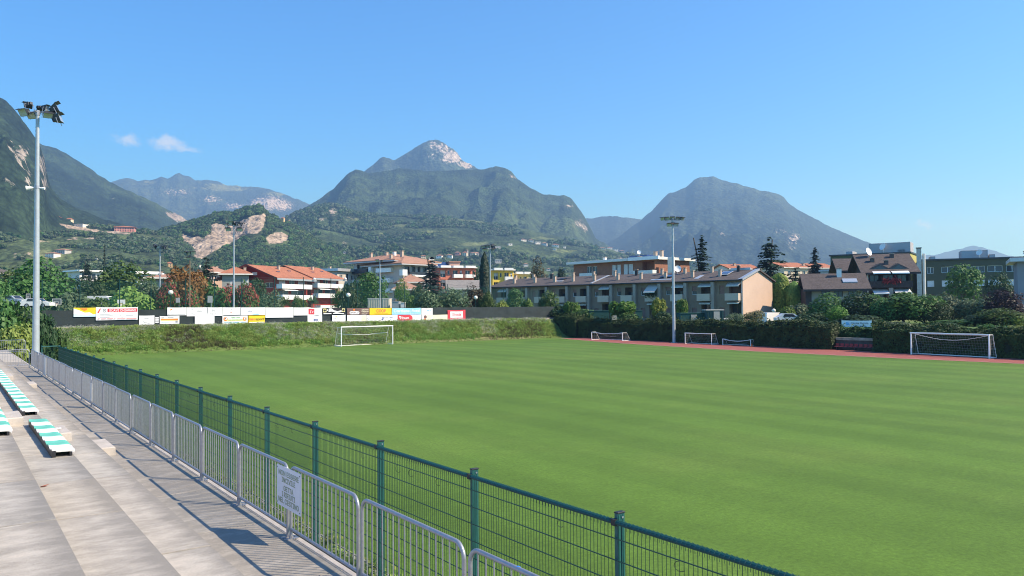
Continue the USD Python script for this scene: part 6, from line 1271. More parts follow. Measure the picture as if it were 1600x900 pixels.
simple_house('pale flat roofed villa with a white fascia right of the bright trees', 214, 212, 241, 216, 428, wallcol("pale_glass_villa", (.45, .52, .56)), WHITE, .75, 9, 'flat', 1.2, holes=lambda L, D, H: [(L * .1, L * .5, H - 2.6, H - .5, 'f'), (L * .6, L * .95, H - 2.6, H - .5, 'f')], chims=())
simple_house('white modern villa with a flat roof on the slope at the left', 124, 262, 160, 268, 424, wallcol("villa_white", (.60, .60, .62)), WHITE, .5, 9, 'flat', 1.3, holes=lambda L, D, H: [(L * .10, L * .22, H - 2.8, H - .5, 'f'), (L * .36, L * .70, H - 2.8, H - .5, 'f'), (L * .76, L * .96, H - 2.6, H - .8, 'f')], chims=(), g=9.0)
simple_house('wide dark roofed house with a white eaves line, cut by the left edge', -20, 168, 22, 176, 427, wallcol("brown_house", (.30, .24, .19)), R_GREYB, 2.0, 11, chims=((.55, .3),))
simple_house('pale four storey house with a light flat roof left of the big apartment house', 527, 224, 556, 232, 423.5, wallcol("pale_grey", (.50, .46, .41)), METAL, .8, 12, 'flat', 1.0, name='apartment_house', category='apartment building', holes=lambda L, D, H: [(L * a, L * a + 1.3, H - 3 * f - 2.5, H - 3 * f - 1.0, 'f') for a in (.12, .75) for f in (0, 1, 2)] + [(L * .45, L * .62, H - 3 * f - 2.8, H - 3 * f - .6, 'f') for f in (0, 1, 2)])
# --- the large apartment house with the wide terracotta roof
def apartments(label, pxl, zl, pxr, zr, py_eave, D, rise, rz_add=0):
    A, B, rz, L = line(pxl, zl, pxr, zr); g = 3.0; H = zof(pxl, py_eave, zl) - g
    fn = wmap(L, D, 'f'); hs = []
    for f in range(4):
        z = H - 3.0 * (f + 1)
        hs += [(L * a, L * b, z + .1, z + 2.35, 'f', .5) for a, b in ((.08, .30), (.36, .52), (.60, .72), (.80, .97))]
    t = building('apartment_house', label, 'apartment building', (A[0], A[1], g), rz, L, D, H, wallcol("apartments", (.52, .46, .42)), hs, frame=SHUT['brown'])
    put('roof', hip(L, D, H, rise, 2.2), R_PINK, t); put('eaves', MB().box(-2.1, L + 2.1, -2.3, D + 2.1, H - .35, H - .06), paint("eaves_grey", (.42, .43, .45), .7), t)
    return t, fn, L, H
t, fn, L, H = apartments('large pale apartment house with a wide terracotta roof, left wing with dark balcony', 553, 232, 617, 222, 410.6, 16, 2.6)
balcony(t, fn, -.8, L * .42, H - 3.2, 1.6, 1.15, paint("dark_glass_railing", (.03, .035, .045), .25)); balcony(t, fn, L * .46, L * .52, H - 3.2, 1.6, 1.6, WHITE); balcony(t, fn, L * .64, L * 1.0, H - 3.2, 1.6, 1.05, WHITE)
for f in (1, 2): balcony(t, fn, L * .60, L * .98, H - 3.2 - 3 * f, 1.8, 1.05, WHITE); balcony(t, fn, -.2, L * .34, H - 3.2 - 3 * f, 1.5, 1.05, OFFW)
for u, v, m_ in ((.14, .3, CHIM), (.48, .35, CHIM), (.72, .3, OFFW), (.90, .3, CHIM)): chimney(t, L * u, 16 * v, H + 1.7, 1.3, .8, m_)
put('skylight', MB().add([(L * .28, 2, H + .75), (L * .40, 2, H + .75), (L * .40, 5, H + 1.75), (L * .28, 5, H + 1.75)], [[0, 1, 2, 3]]), SOLAR, t)
t, fn, L, H = apartments('right wing of the large apartment house with corner balconies', 629, 219, 668, 226, 412.2, 15, 2.4)
balcony(t, fn, L * -.12, L * .06, H - 3.2, 1.5, 1.5, WHITE); balcony(t, fn, L * .16, L * 1.0, H - 3.2, 1.6, .95, paint("dark_glass_railing", (.03, .035, .045), .25)); balcony(t, fn, L * .14, L * 1.02, H - 3.45, 1.7, .35, WHITE, name='balcony_slab')
for f in (1, 2): balcony(t, fn, L * .12, L * 1.0, H - 3.2 - 3 * f, 1.6, 1.05, WHITE)
chimney(t, L * .0, 5, H + 1.6, 1.2, .8, CHIM)
simple_house('low house with pink red hip roofs in front of the apartment house right wing', 626, 186, 663, 187.5, 441.5, wallcol("rose", (.42, .26, .21)), R_PINK, 2.0, 9, chims=((.62, .25),))
simple_house('small lower porch house with a red roof in front of the rose house', 618, 170, 652, 171, 452.5, wallcol("rose2", (.46, .32, .27)), R_PINK, 1.7, 7, chims=())
# --- salmon and yellow apartments
def flats(name, label, pxl, zl, pxr, zr, py_top, wall, n, nf, bal):
    A, B, rz, L = line(pxl, zl, pxr, zr); g = 3.0; H = zof(pxl, py_top, zl) - g; D = 13; fn = wmap(L, D, 'f'); hs = []
    for f in range(nf):
        z = H - 3.0 * (f + 1)
        for k in range(n): hs += [(L * (k + .12) / n, L * (k + .55) / n, z + .05, z + 2.3, 'f', .6), (L * (k + .70) / n, L * (k + .86) / n, z + .9, z + 2.2, 'f')]
    t = building(name, label, 'apartment building', (A[0], A[1], g), rz, L, D, H, wall, hs, shutters=lambda q: (.5, SHUT['white']) if q % 3 == 0 else None)
    put('roof', MB().cbox(-.5, L + .5, -.6, D + .5, H + .01, H + .4, .04), OFFW, t)
    for f in range(nf):
        for k in range(n):
            if (f, k) in bal: continue
            balcony(t, fn, L * (k + .06) / n, L * (k + .80) / n, H - 3.0 * (f + 1), 1.7, 1.0, WHITE)
    for k in range(n): put('balcony_roof', (lambda m: (fbox(m, fn, L * (k + .04) / n, L * (k + .84) / n, -1.7, -.61, H + .02, H + .75), m)[1])(MB()), WHITE, t)
    return t, L, D, H
SALMON, YELLOW = wallcol("salmon", (.52, .18, .125)), wallcol("yellow", (.72, .52, .10))
t, L, D, H = flats('salmon_flats', 'salmon red apartment block with white balconies right of the spruce', 686, 244, 744, 249, 418.5, SALMON, 3, 4, {(0, 0), (1, 0), (2, 0), (3, 0)})
put('solar_panel', MB().obox((L * .2, 6, H + 1.4), (5, 0, 0), (0, 2, .9), (0, 0, .05)), SOLAR, t); put('attic', MB().box(L * .42, L * .7, 5, 10, H + .42, H + 2.2), wallcol("rose", (.42, .26, .21)), t); put('attic_roof', MB().cbox(L * .40, L * .72, 4.6, 10.4, H + 2.22, H + 2.5, .05), R_PINK, t)
t, L, D, H = flats('yellow_flats', 'bright yellow apartment block right of the cypress', 770, 243, 803, 245, 422.5, YELLOW, 2, 3, {(0, 0), (1, 0)})
t, L, D, H = flats('yellow_flats', 'small pale yellow flats with white roof slabs right of the bright yellow block', 804, 249, 830, 251, 428.5, wallcol("pale_yellow", (.72, .60, .28)), 2, 3, set())
put('low_roof_base', MB().box(0, .01, 0, .01, -1, -.9), OFFW, t) if False else None
simple_house('low building with a wide grey roof in front of the salmon flats', 702, 190, 758, 191, 450, GREYW, roof_mat("pale_grey_tiles", (.24, .225, .205)), 1.9, 9, 'gable', .8, chims=())
# --- chalets on the right
def chalet(label, pxl, zl, pxr, zr, py_eave, rise, D, wall, g=2.4, low=False, kname='brown_chalet'):
    A, B, rz, L = line(pxl, zl, pxr, zr); H = zof(pxl, py_eave, zl) - g; fn = wmap(L, D, 'f')
    if low: hs = [(L * a, L * a + 1.35, H - 1.5, H - .55, 'f') for a in (.20, .45, .74)] + [(D * .35, D * .55, H - 1.7, H - .6, 'l')]
    else: hs = [(L * a, L * b, H - 2.6, H - .45, 'f', .9) for a, b in ((.05, .30), (.36, .64), (.70, .95))] + [(L * a, L * b, H - 5.6, H - 3.3, 'f', .9) for a, b in ((.08, .44), (.58, .94))] + [(D * a, D * a + 1, H - 2.2, H - 1, 'l') for a in (.3, .65)]
    t = building(kname, label, 'house', (A[0], A[1], g), rz, L, D, H, wall, hs, frame=SHUT['wood'])
    k = rise / (D / 2); put('roof', gable(L, D, H, rise, 1.1, .24, 'x', 1.3), R_BROWN, t); gable_walls(L, D, H, rise, SHUT['wood'], t)
    put('fascia', MB().box(-1.3, L + 1.3, -1.19, -1.11, H - 1.1 * k - .1, H - 1.1 * k + .24), SHUT['wood'], t)
    return t, fn, L, H, k
t, fn, L, H, k = chalet('low chalet with a dark brown roof and pale wall, lower front wing', 1268, 125, 1347, 123, 449.5, 2.2, 9, wallcol("taupe", (.30, .265, .24)), low=True)
put('timber_gable', (lambda m: (fbox(m, wmap(L, 9, 'l'), -.3, 9.3, -.9, -.002, H - 3.2, H - .1), m)[1])(MB()), SHUT['wood'], t)
chimney(t, L * .62, 3.4, H + k * 3.4 + .2, 1.2, .7, OFFW); put('skylight', MB().obox((L * .80, 1.6, H + k * 1.6 + .36), (1.1, 0, 0), (0, .6, .6 * k), (0, 0, .05)), METAL, t)
t, fn, L, H, k = chalet('tall brown chalet with dormers, red flowers and white awnings', 1357, 132, 1424, 130.4, 423.5, 3.0, 12, SHUT['wood'])
for u in (.28, .72):
    d = put('dormer', MB().add([(L * u - 2.0, .1, H + .15), (L * u + 2.0, .1, H + .15), (L * u, .1, H + 1.25), (L * u - 2.0, 3.0, H + .9), (L * u + 2.0, 3.0, H + .9), (L * u, 4.4, H + 1.5)], [[0, 1, 2, 2], [0, 2, 5, 3], [1, 2, 5, 4]]), R_BROWN, t); put('dormer_glazing', MB().add([(L * u - 1.3, .04, H + .2), (L * u + 1.3, .04, H + .2), (L * u, .04, H + .95)], [[0, 1, 2]]), PANE, d)
    awning(t, fn, L * u - 1.35, L * u + 1.35, H + .12, 1.7, .55, WHITE)
fl2 = balcony(t, fn, L * .0, L * 1.0, H - 2.75, 1.3, .95, SHUT['wood'])
q = leaf_quads(np.stack([rng.uniform(L * .30, L * .72, 420), rng.normal(-1.4, .12, 420), H - 1.8 + rng.normal(0, .24, 420)], 1), unit(rng, 420) + [0, -.8, .3], .12, rng); put('flower_box', MB().quads(q), paint("red_geranium", (.30, .03, .035), .7, vary=.3, scale=6), fl2)
for a, b in ((.08, .44), (.58, .96)): awning(t, fn, L * a, L * b, H - 3.1, 1.9, .75, WHITE)
put('pier', (lambda m: (fbox(m, fn, L * .45, L * .55, -1.2, -.002, H - 6.4, H - 2.95), m)[1])(MB()), wallcol("taupe", (.30, .265, .24)), t)
for u, y in ((.2, 3), (.50, 2.0), (.72, 4.6)): chimney(t, L * u, y, H + k * y + .2, .6, .6, R_BROWN)
dish(t, (L * .16, 5.0, H + k * 5 + 1.1), .75, -2.3 - rz)
put('downpipe', (lambda m: (fbox(m, fn, -.12, .02, -.14, -.02, H - 7, H - .4), m)[1])(MB()), OFFW, t)
A_, B_, rz3, L3 = line(1316, 150, 1352, 147); tt, fn3, L3, H3, k3 = chalet('dark timber rear wing of the tall chalet with a small brown roof', 1318, 146, 1354, 145, 420.5, 2.0, 8, SHUT['wood'])
# --- green apartment slabs
def slab(label, pxl, zl, pxr, zr, py_top, D, wall, end, cols, rows, boxes):
    A, B, rz, L = line(pxl, zl, pxr, zr); g = 2.4; H = zof(pxl, py_top, zl) - g; hs = []
    for c, w_ in cols:
        for f in rows: hs.append((L * c, L * c + w_, H - 3.1 * f - 2.9, H - 3.1 * f - 1.5, 'f'))
    t = building('green_flats', label, 'apartment building', (A[0], A[1], g), rz, L, D, H, wall, hs, shutters=lambda q: [(1.0, SHUT['white']), None, (.5, SHUT['white']), (1.0, SHUT['brown'])][(q * 7 + 1) % 4])
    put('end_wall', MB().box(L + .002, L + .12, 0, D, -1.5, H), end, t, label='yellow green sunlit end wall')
    put('roof_edge', MB().cbox(-.3, L + .35, -.35, D + .3, H + .01, H + .35, .04), DARKM, t)
    for u, w_, h_ in boxes: put('roof_housing', MB().cbox(L * u, L * u + w_, 3, 8, H + .36, H + .36 + h_, .05), paint("roof_housing", (.36, .36, .37), .8), t)
    return t, L, H
OLIVEW, DGREENW = wallcol("olive_green", (.085, .105, .050)), wallcol("dark_green", (.088, .088, .058))
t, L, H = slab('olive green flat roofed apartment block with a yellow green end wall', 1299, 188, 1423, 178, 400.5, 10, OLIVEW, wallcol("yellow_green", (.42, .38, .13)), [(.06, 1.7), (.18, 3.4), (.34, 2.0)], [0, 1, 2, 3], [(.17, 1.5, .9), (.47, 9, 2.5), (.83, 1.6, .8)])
dish(t, (L * .66, 2.2, H + 1.9), .9, -2.2)
t, L, H = slab('dark green apartment slab at the right with pale window blinds', 1442, 176, 1600, 168, 407.5, 12, DGREENW, DGREENW, [(.05, 1.4), (.20, 2.4), (.37, 2.4), (.50, 2.6), (.66, 2.8), (.84, 2.2)], [0, 1, 2, 3], [(.10, 1.0, .8), (.42, 5.2, 1.9), (.70, 1.1, .9)])
dish(t, (L * .60, 2.2, H + 1.6), .7, -2.2)
A, B, rz, L = line(1433.8, 170, 1441.2, 169.6); sh_ = zof(1437, 388, 170) - 2.4
st = thing('concrete_stack', 'tall square grey concrete chimney stack between the green apartment blocks', 'chimney stack', (A[0], A[1], 2.4), rz)
for z in np.arange(-1.5, sh_, 1.2): put('segment', MB().cbox(0, L, 0, L, z + .015, min(z + 1.2, sh_), .03), PLAINCONC, st)
put('cap', MB().box(-.1, L + .1, -.1, L + .1, sh_ + .01, sh_ + .22), DARKM, st); put('side_pipe', MB().tube((L + .5, .5, -1), (L + .5, .5, sh_ - 1.2), .3, 8), OFFW, st)
simple_house('grey house edge cut by the right border', 1591, 118, 1640, 116, 409, wallcol("slate_grey", (.22, .23, .26)), METAL, .6, 10, 'flat', 1.0, holes=lambda L, D, H: [(L * .5, L * .7, H - 3, H - 1.2, 'f')], chims=(), g=2.3)
# --- red roofs further back on the right
simple_house('long red roofed house with a white chimney between the cedar and the small spruce', 1226, 232, 1264, 236, 417.5, CREAMW, R_TERRA, 1.6, 10, 'gable', .6, chims=((.95, .15),))
simple_house('red roofed house right of the small spruce', 1274, 236, 1304, 238, 418.5, wallcol("greyw2", (.42, .42, .42)), R_TERRA, 1.5, 10, 'gable', .6, chims=((.4, .3),))
simple_house('sliver of a red roofed house above the end of the row house roof', 1141, 205, 1186, 208, 419.5, WHITEW, R_TERRA, 1.2, 8, 'gable', .6, chims=((.35, .3),))
simple_house('pale wing with a white wall between the chalets and the small spruce', 1283, 176, 1324, 172, 424.5, wallcol("wing_grey", (.46, .47, .48)), METAL, .4, 7, 'flat', .3, holes=lambda L, D, H: [(L * .78, L * .95, H - 2.4, H - .8, 'f')], chims=((.9, .2),))
simple_house('pale low garage behind the parked car', 1210, 116, 1227, 115, 493.5, OFFW, R_GREYB, .5, 6, 'flat', .25, holes=lambda L, D, H: [(L * .1, L * .75, H - 2.2, H - .3, 'f')], shut=(1.0, SHUT['white']), chims=(), g=2.2, name='garage', category='garage')
# --- village houses on the slopes, each standing on the hillside where the photograph shows it
def on_hill(hill, px, py):
    c = int(np.argmin(abs(hill['px'] - px))); vy = hill['vy'][c, :hill['rows']]; k = np.nonzero(vy <= py)[0]; k = k[0] if len(k) else hill['rows'] - 1; return hill['v'][c, k]
VW = [wallcol("village_" + n_, c) for n_, c in (("white", (.70, .67, .60)), ("cream", (.66, .55, .38)), ("ochre", (.62, .42, .20)), ("pink", (.56, .26, .22)), ("grey", (.44, .42, .40)))]
def village(hill, items, group):
    for (px, py, w, h, wc, roofed, lab) in items:
        p = on_hill(hill, px, py); depth = float((p - EYE) @ FW); W_, H_ = w * depth / F_PX, h * depth / F_PX; D = W_ * .75
        rz = -YAW + float(rng.uniform(-.35, .35)); u = np.array([math.cos(rz), math.sin(rz)]); o = p[:2] - u * W_ / 2
        t = thing('hill_house', lab, 'house', (o[0], o[1], p[2]), rz, group=None); rs = H_ * .25 if roofed else .5; Hh = H_ - rs
        n = max(1, int(w / 3.2)); hs = [(W_ * (k + .3) / n, W_ * (k + .62) / n, Hh * .52, Hh * .82, 'f') for k in range(n)] + ([(W_ * (k + .3) / n, W_ * (k + .62) / n, Hh * .10, Hh * .40, 'f') for k in range(n)] if h > 6 else [])
        mb = MB(); facade(mb, wmap(W_, D, 'f'), W_, -8, Hh, hs, W_ * .03)
        for s_, ln in (('r', D), ('l', D), ('b', W_)): facade(mb, wmap(W_, D, s_), ln, -8, Hh, [])
        put('wall', mb, VW[wc], t)
        for q in hs: pm = MB(); fbox(pm, wmap(W_, D, 'f'), q[0], q[1], W_ * .02, W_ * .03, q[2], q[3]); put('window', pm, PANE, t)
        put('roof', hip(W_, D, Hh, rs, W_ * .06, .3) if roofed else MB().cbox(-.4, W_ + .4, -.4, D + .4, Hh + .01, Hh + .6, .05), R_TERRA if roofed == 1 else (R_PINK if roofed else OFFW), t)
village(HILL, V_HILL, None)
village(CRAG, V_CRAG, None)
g = np.random.default_rng(9)
village(BENCH, V_BENCH, None)
p = on_hill(BENCH, 730.5, 401); dp = float((p - EYE) @ FW); s_ = dp / F_PX
ct = thing('church_tower', 'slim pale church tower in the village on the slope', 'church tower', (p[0], p[1], p[2]), -YAW); put('shaft', MB().box(-1 * s_, 1 * s_, -1 * s_, 1 * s_, -6, 8 * s_), VW[0], ct); put('spire', MB().tube((0, 0, 8 * s_), (0, 0, 10.5 * s_), 1.25 * s_, 6, .05), R_PINK, ct)

# ------------------------------------------------------------------ vehicles, cabinets
GLASSD = PANE
def van(name, label, loc, rz, L=5.4, Wd=2.0, Hh=2.5, cab=True, body=None):
    t = thing(name, label, 'van' if cab else 'car', loc, rz); b = body or WHITE; hw = Wd / 2
    prof = [(0, .35), (L, .35), (L, .95), (L - .15, 1.12), (L - 1.0, 1.30), (L - 1.75, Hh - .12), (L - 2.1, Hh), (.1, Hh), (0, Hh - .15)] if cab else [(0, .3), (L, .3), (L, .78), (L - 1.1, .92), (L - 1.75, 1.42), (1.0, 1.46), (.25, .98), (0, .9)]
    m = MB(); import trimesh as tm
    e = tm.creation.extrude_polygon(sgeo.Polygon(prof), Wd, engine="earcut"); v = np.array(e.vertices); m.add(np.stack([v[:, 0], v[:, 2] - hw, v[:, 1]], 1), e.faces); put('body', m, b, t)
    if cab:
        put('windscreen', MB().quads([[(L - 1.02, -hw * .88, 1.34), (L - 1.02, hw * .88, 1.34), (L - 1.72, hw * .84, Hh - .2), (L - 1.72, -hw * .84, Hh - .2)]]).move(lambda v: v + [.03, 0, .02]), GLASSD, t)
        for s in (-1, 1): put('side_window', MB().add([(L - 2.3, s * (hw + .012), 1.35), (L - 1.25, s * (hw + .012), 1.35), (L - 1.75, s * (hw + .012), 2.1), (L - 2.3, s * (hw + .012), 2.1)], [[0, 1, 2, 3]]), GLASSD, t); put('mirror', MB().box(L - 1.45, L - 1.3, s * hw, s * (hw + .22), 1.3, 1.62), BLACK, t)
    else:
        put('windscreen', MB().quads([[(L - 1.14, -hw * .85, .95), (L - 1.14, hw * .85, .95), (L - 1.74, hw * .78, 1.38), (L - 1.74, -hw * .78, 1.38)]]).move(lambda v: v + [.04, 0, .02]), GLASSD, t)
        for s in (-1, 1): put('side_window', MB().add([(.9, s * (hw + .012), .98), (L - 1.5, s * (hw + .012), .98), (L - 1.95, s * (hw + .012), 1.36), (1.1, s * (hw + .012), 1.38)], [[0, 1, 2, 3]]), GLASSD, t)
    for x in (.95, L - .95):
        for s in (-1, 1):
            w = put('wheel', MB().tube((x, s * (hw - .2), .33), (x, s * (hw + .02), .33), .33, 14), BLACK, t); put('rim', MB().tube((x, s * (hw + .01), .33), (x, s * (hw + .035), .33), .2, 10), GALV, w)
    for s in (-.7, .7): put('headlight', MB().box(L - .06, L + .01, s * hw - .16, s * hw + .16, .75, .95), LENS, t)
p = pz(139, 476, 135); van('parked_van', 'white van parked among the bushes behind the windscreen fence', (p[0], p[1], zof(150, 462.5, 135) - 2.5), -YAW + .12, 5.2)
p = pz(1190, 500, 112); van('parked_van', 'white van at the foot of the pale gable, half behind shrubs', (p[0], p[1], zof(1200, 488.5, 112) - 2.4), -YAW + .5, 5.0, 2.0, 2.4)
p = pz(1211, 500, 108); van('parked_car', 'white car nose showing above the hedge right of the pale gable', (p[0], p[1], 2.2), -YAW - .1, 4.2, 1.75, 1.45, False)
p = pz(2, 466, 120); van('parked_car', 'pale car at the far left behind the bushes', (p[0], p[1], zof(8, 463, 120) - 1.35), -YAW - .15, 4.3, 1.75, 1.45, False, paint("pale_car_paint", (.45, .5, .55), .3))
p = pz(36, 470, 116); van('parked_car', 'white car just left of the tall mast', (p[0], p[1], zof(41, 466, 116) - 1.45), -YAW + .1, 4.2, 1.75, 1.45, False)
def cabinet(name, label, px0, px1, py0, py1, depth, mat, ribs=0, cat='container', g=None):
    depth = max(depth, behind(px0) + .5, behind(px1) + .5)
    a, b = pz(px0, py1, depth), pz(px1, py1, depth); L = float(np.hypot(*(b - a)[:2])); z1 = zof((px0 + px1) / 2, py0, depth); g = float(G(a[0], a[1])) if g is None else g
    t = thing(name, label, cat, (a[0], a[1], g), math.atan2(b[1] - a[1], b[0] - a[0])); h = z1 - g
    put('box', MB().cbox(0, L, 0, 2.4, 0, h, .05), mat, t); put('lid', MB().cbox(-.06, L + .06, -.06, 2.46, h + .01, h + .09, .02), OFFW if ribs else mat, t)
    for k in range(ribs): put('rib', MB().box(L * (k + .5) / ribs - .05, L * (k + .5) / ribs + .05, -.05, -.002, .1, h - .06), mat, t)
    put('door', MB().box(L * .42, L * .42 + .8, -.07, -.003, .05, min(2.0, h - .15)), paint("cabinet_door", (.38, .37, .34), .6), t)
cabinet('site_container', 'beige ribbed container behind the yellow banner', 574.6, 608.5, 466.8, 479, 122, paint("beige_container", (.62, .56, .44), .7), 9)
cabinet('switch_cabinet', 'grey switch cabinet right of the beige container', 612.5, 623, 471.5, 480, 120, paint("grey_cabinet", (.34, .37, .38), .6), 0, 'cabinet')
cabinet('switch_cabinet', 'small white cabinet right of the grey switch cabinet', 626, 632, 473.5, 480, 120, WHITE, 0, 'cabinet')
cabinet('green_container', 'dark green container behind the hedge below the row house', 1104, 1131, 485, 506, 104, paint("dark_green_paint", (.012, .05, .05), .5), 6)
cabinet('garden_fence', 'green screened garden fence left of the dark green container', 1063, 1103, 490, 506, 105, paint("green_screen", (.015, .075, .065), .8), 0, 'fence')
cabinet('garden_fence', 'long green screened garden fence below the row house vines', 921, 1004, 486, 504, 112, paint("green_screen", (.015, .075, .065), .8), 0, 'fence')
cabinet('garden_wall', 'short pale garden wall right of the dark green container', 1132, 1152, 499, 507, 106, OFFW, 0, 'wall')

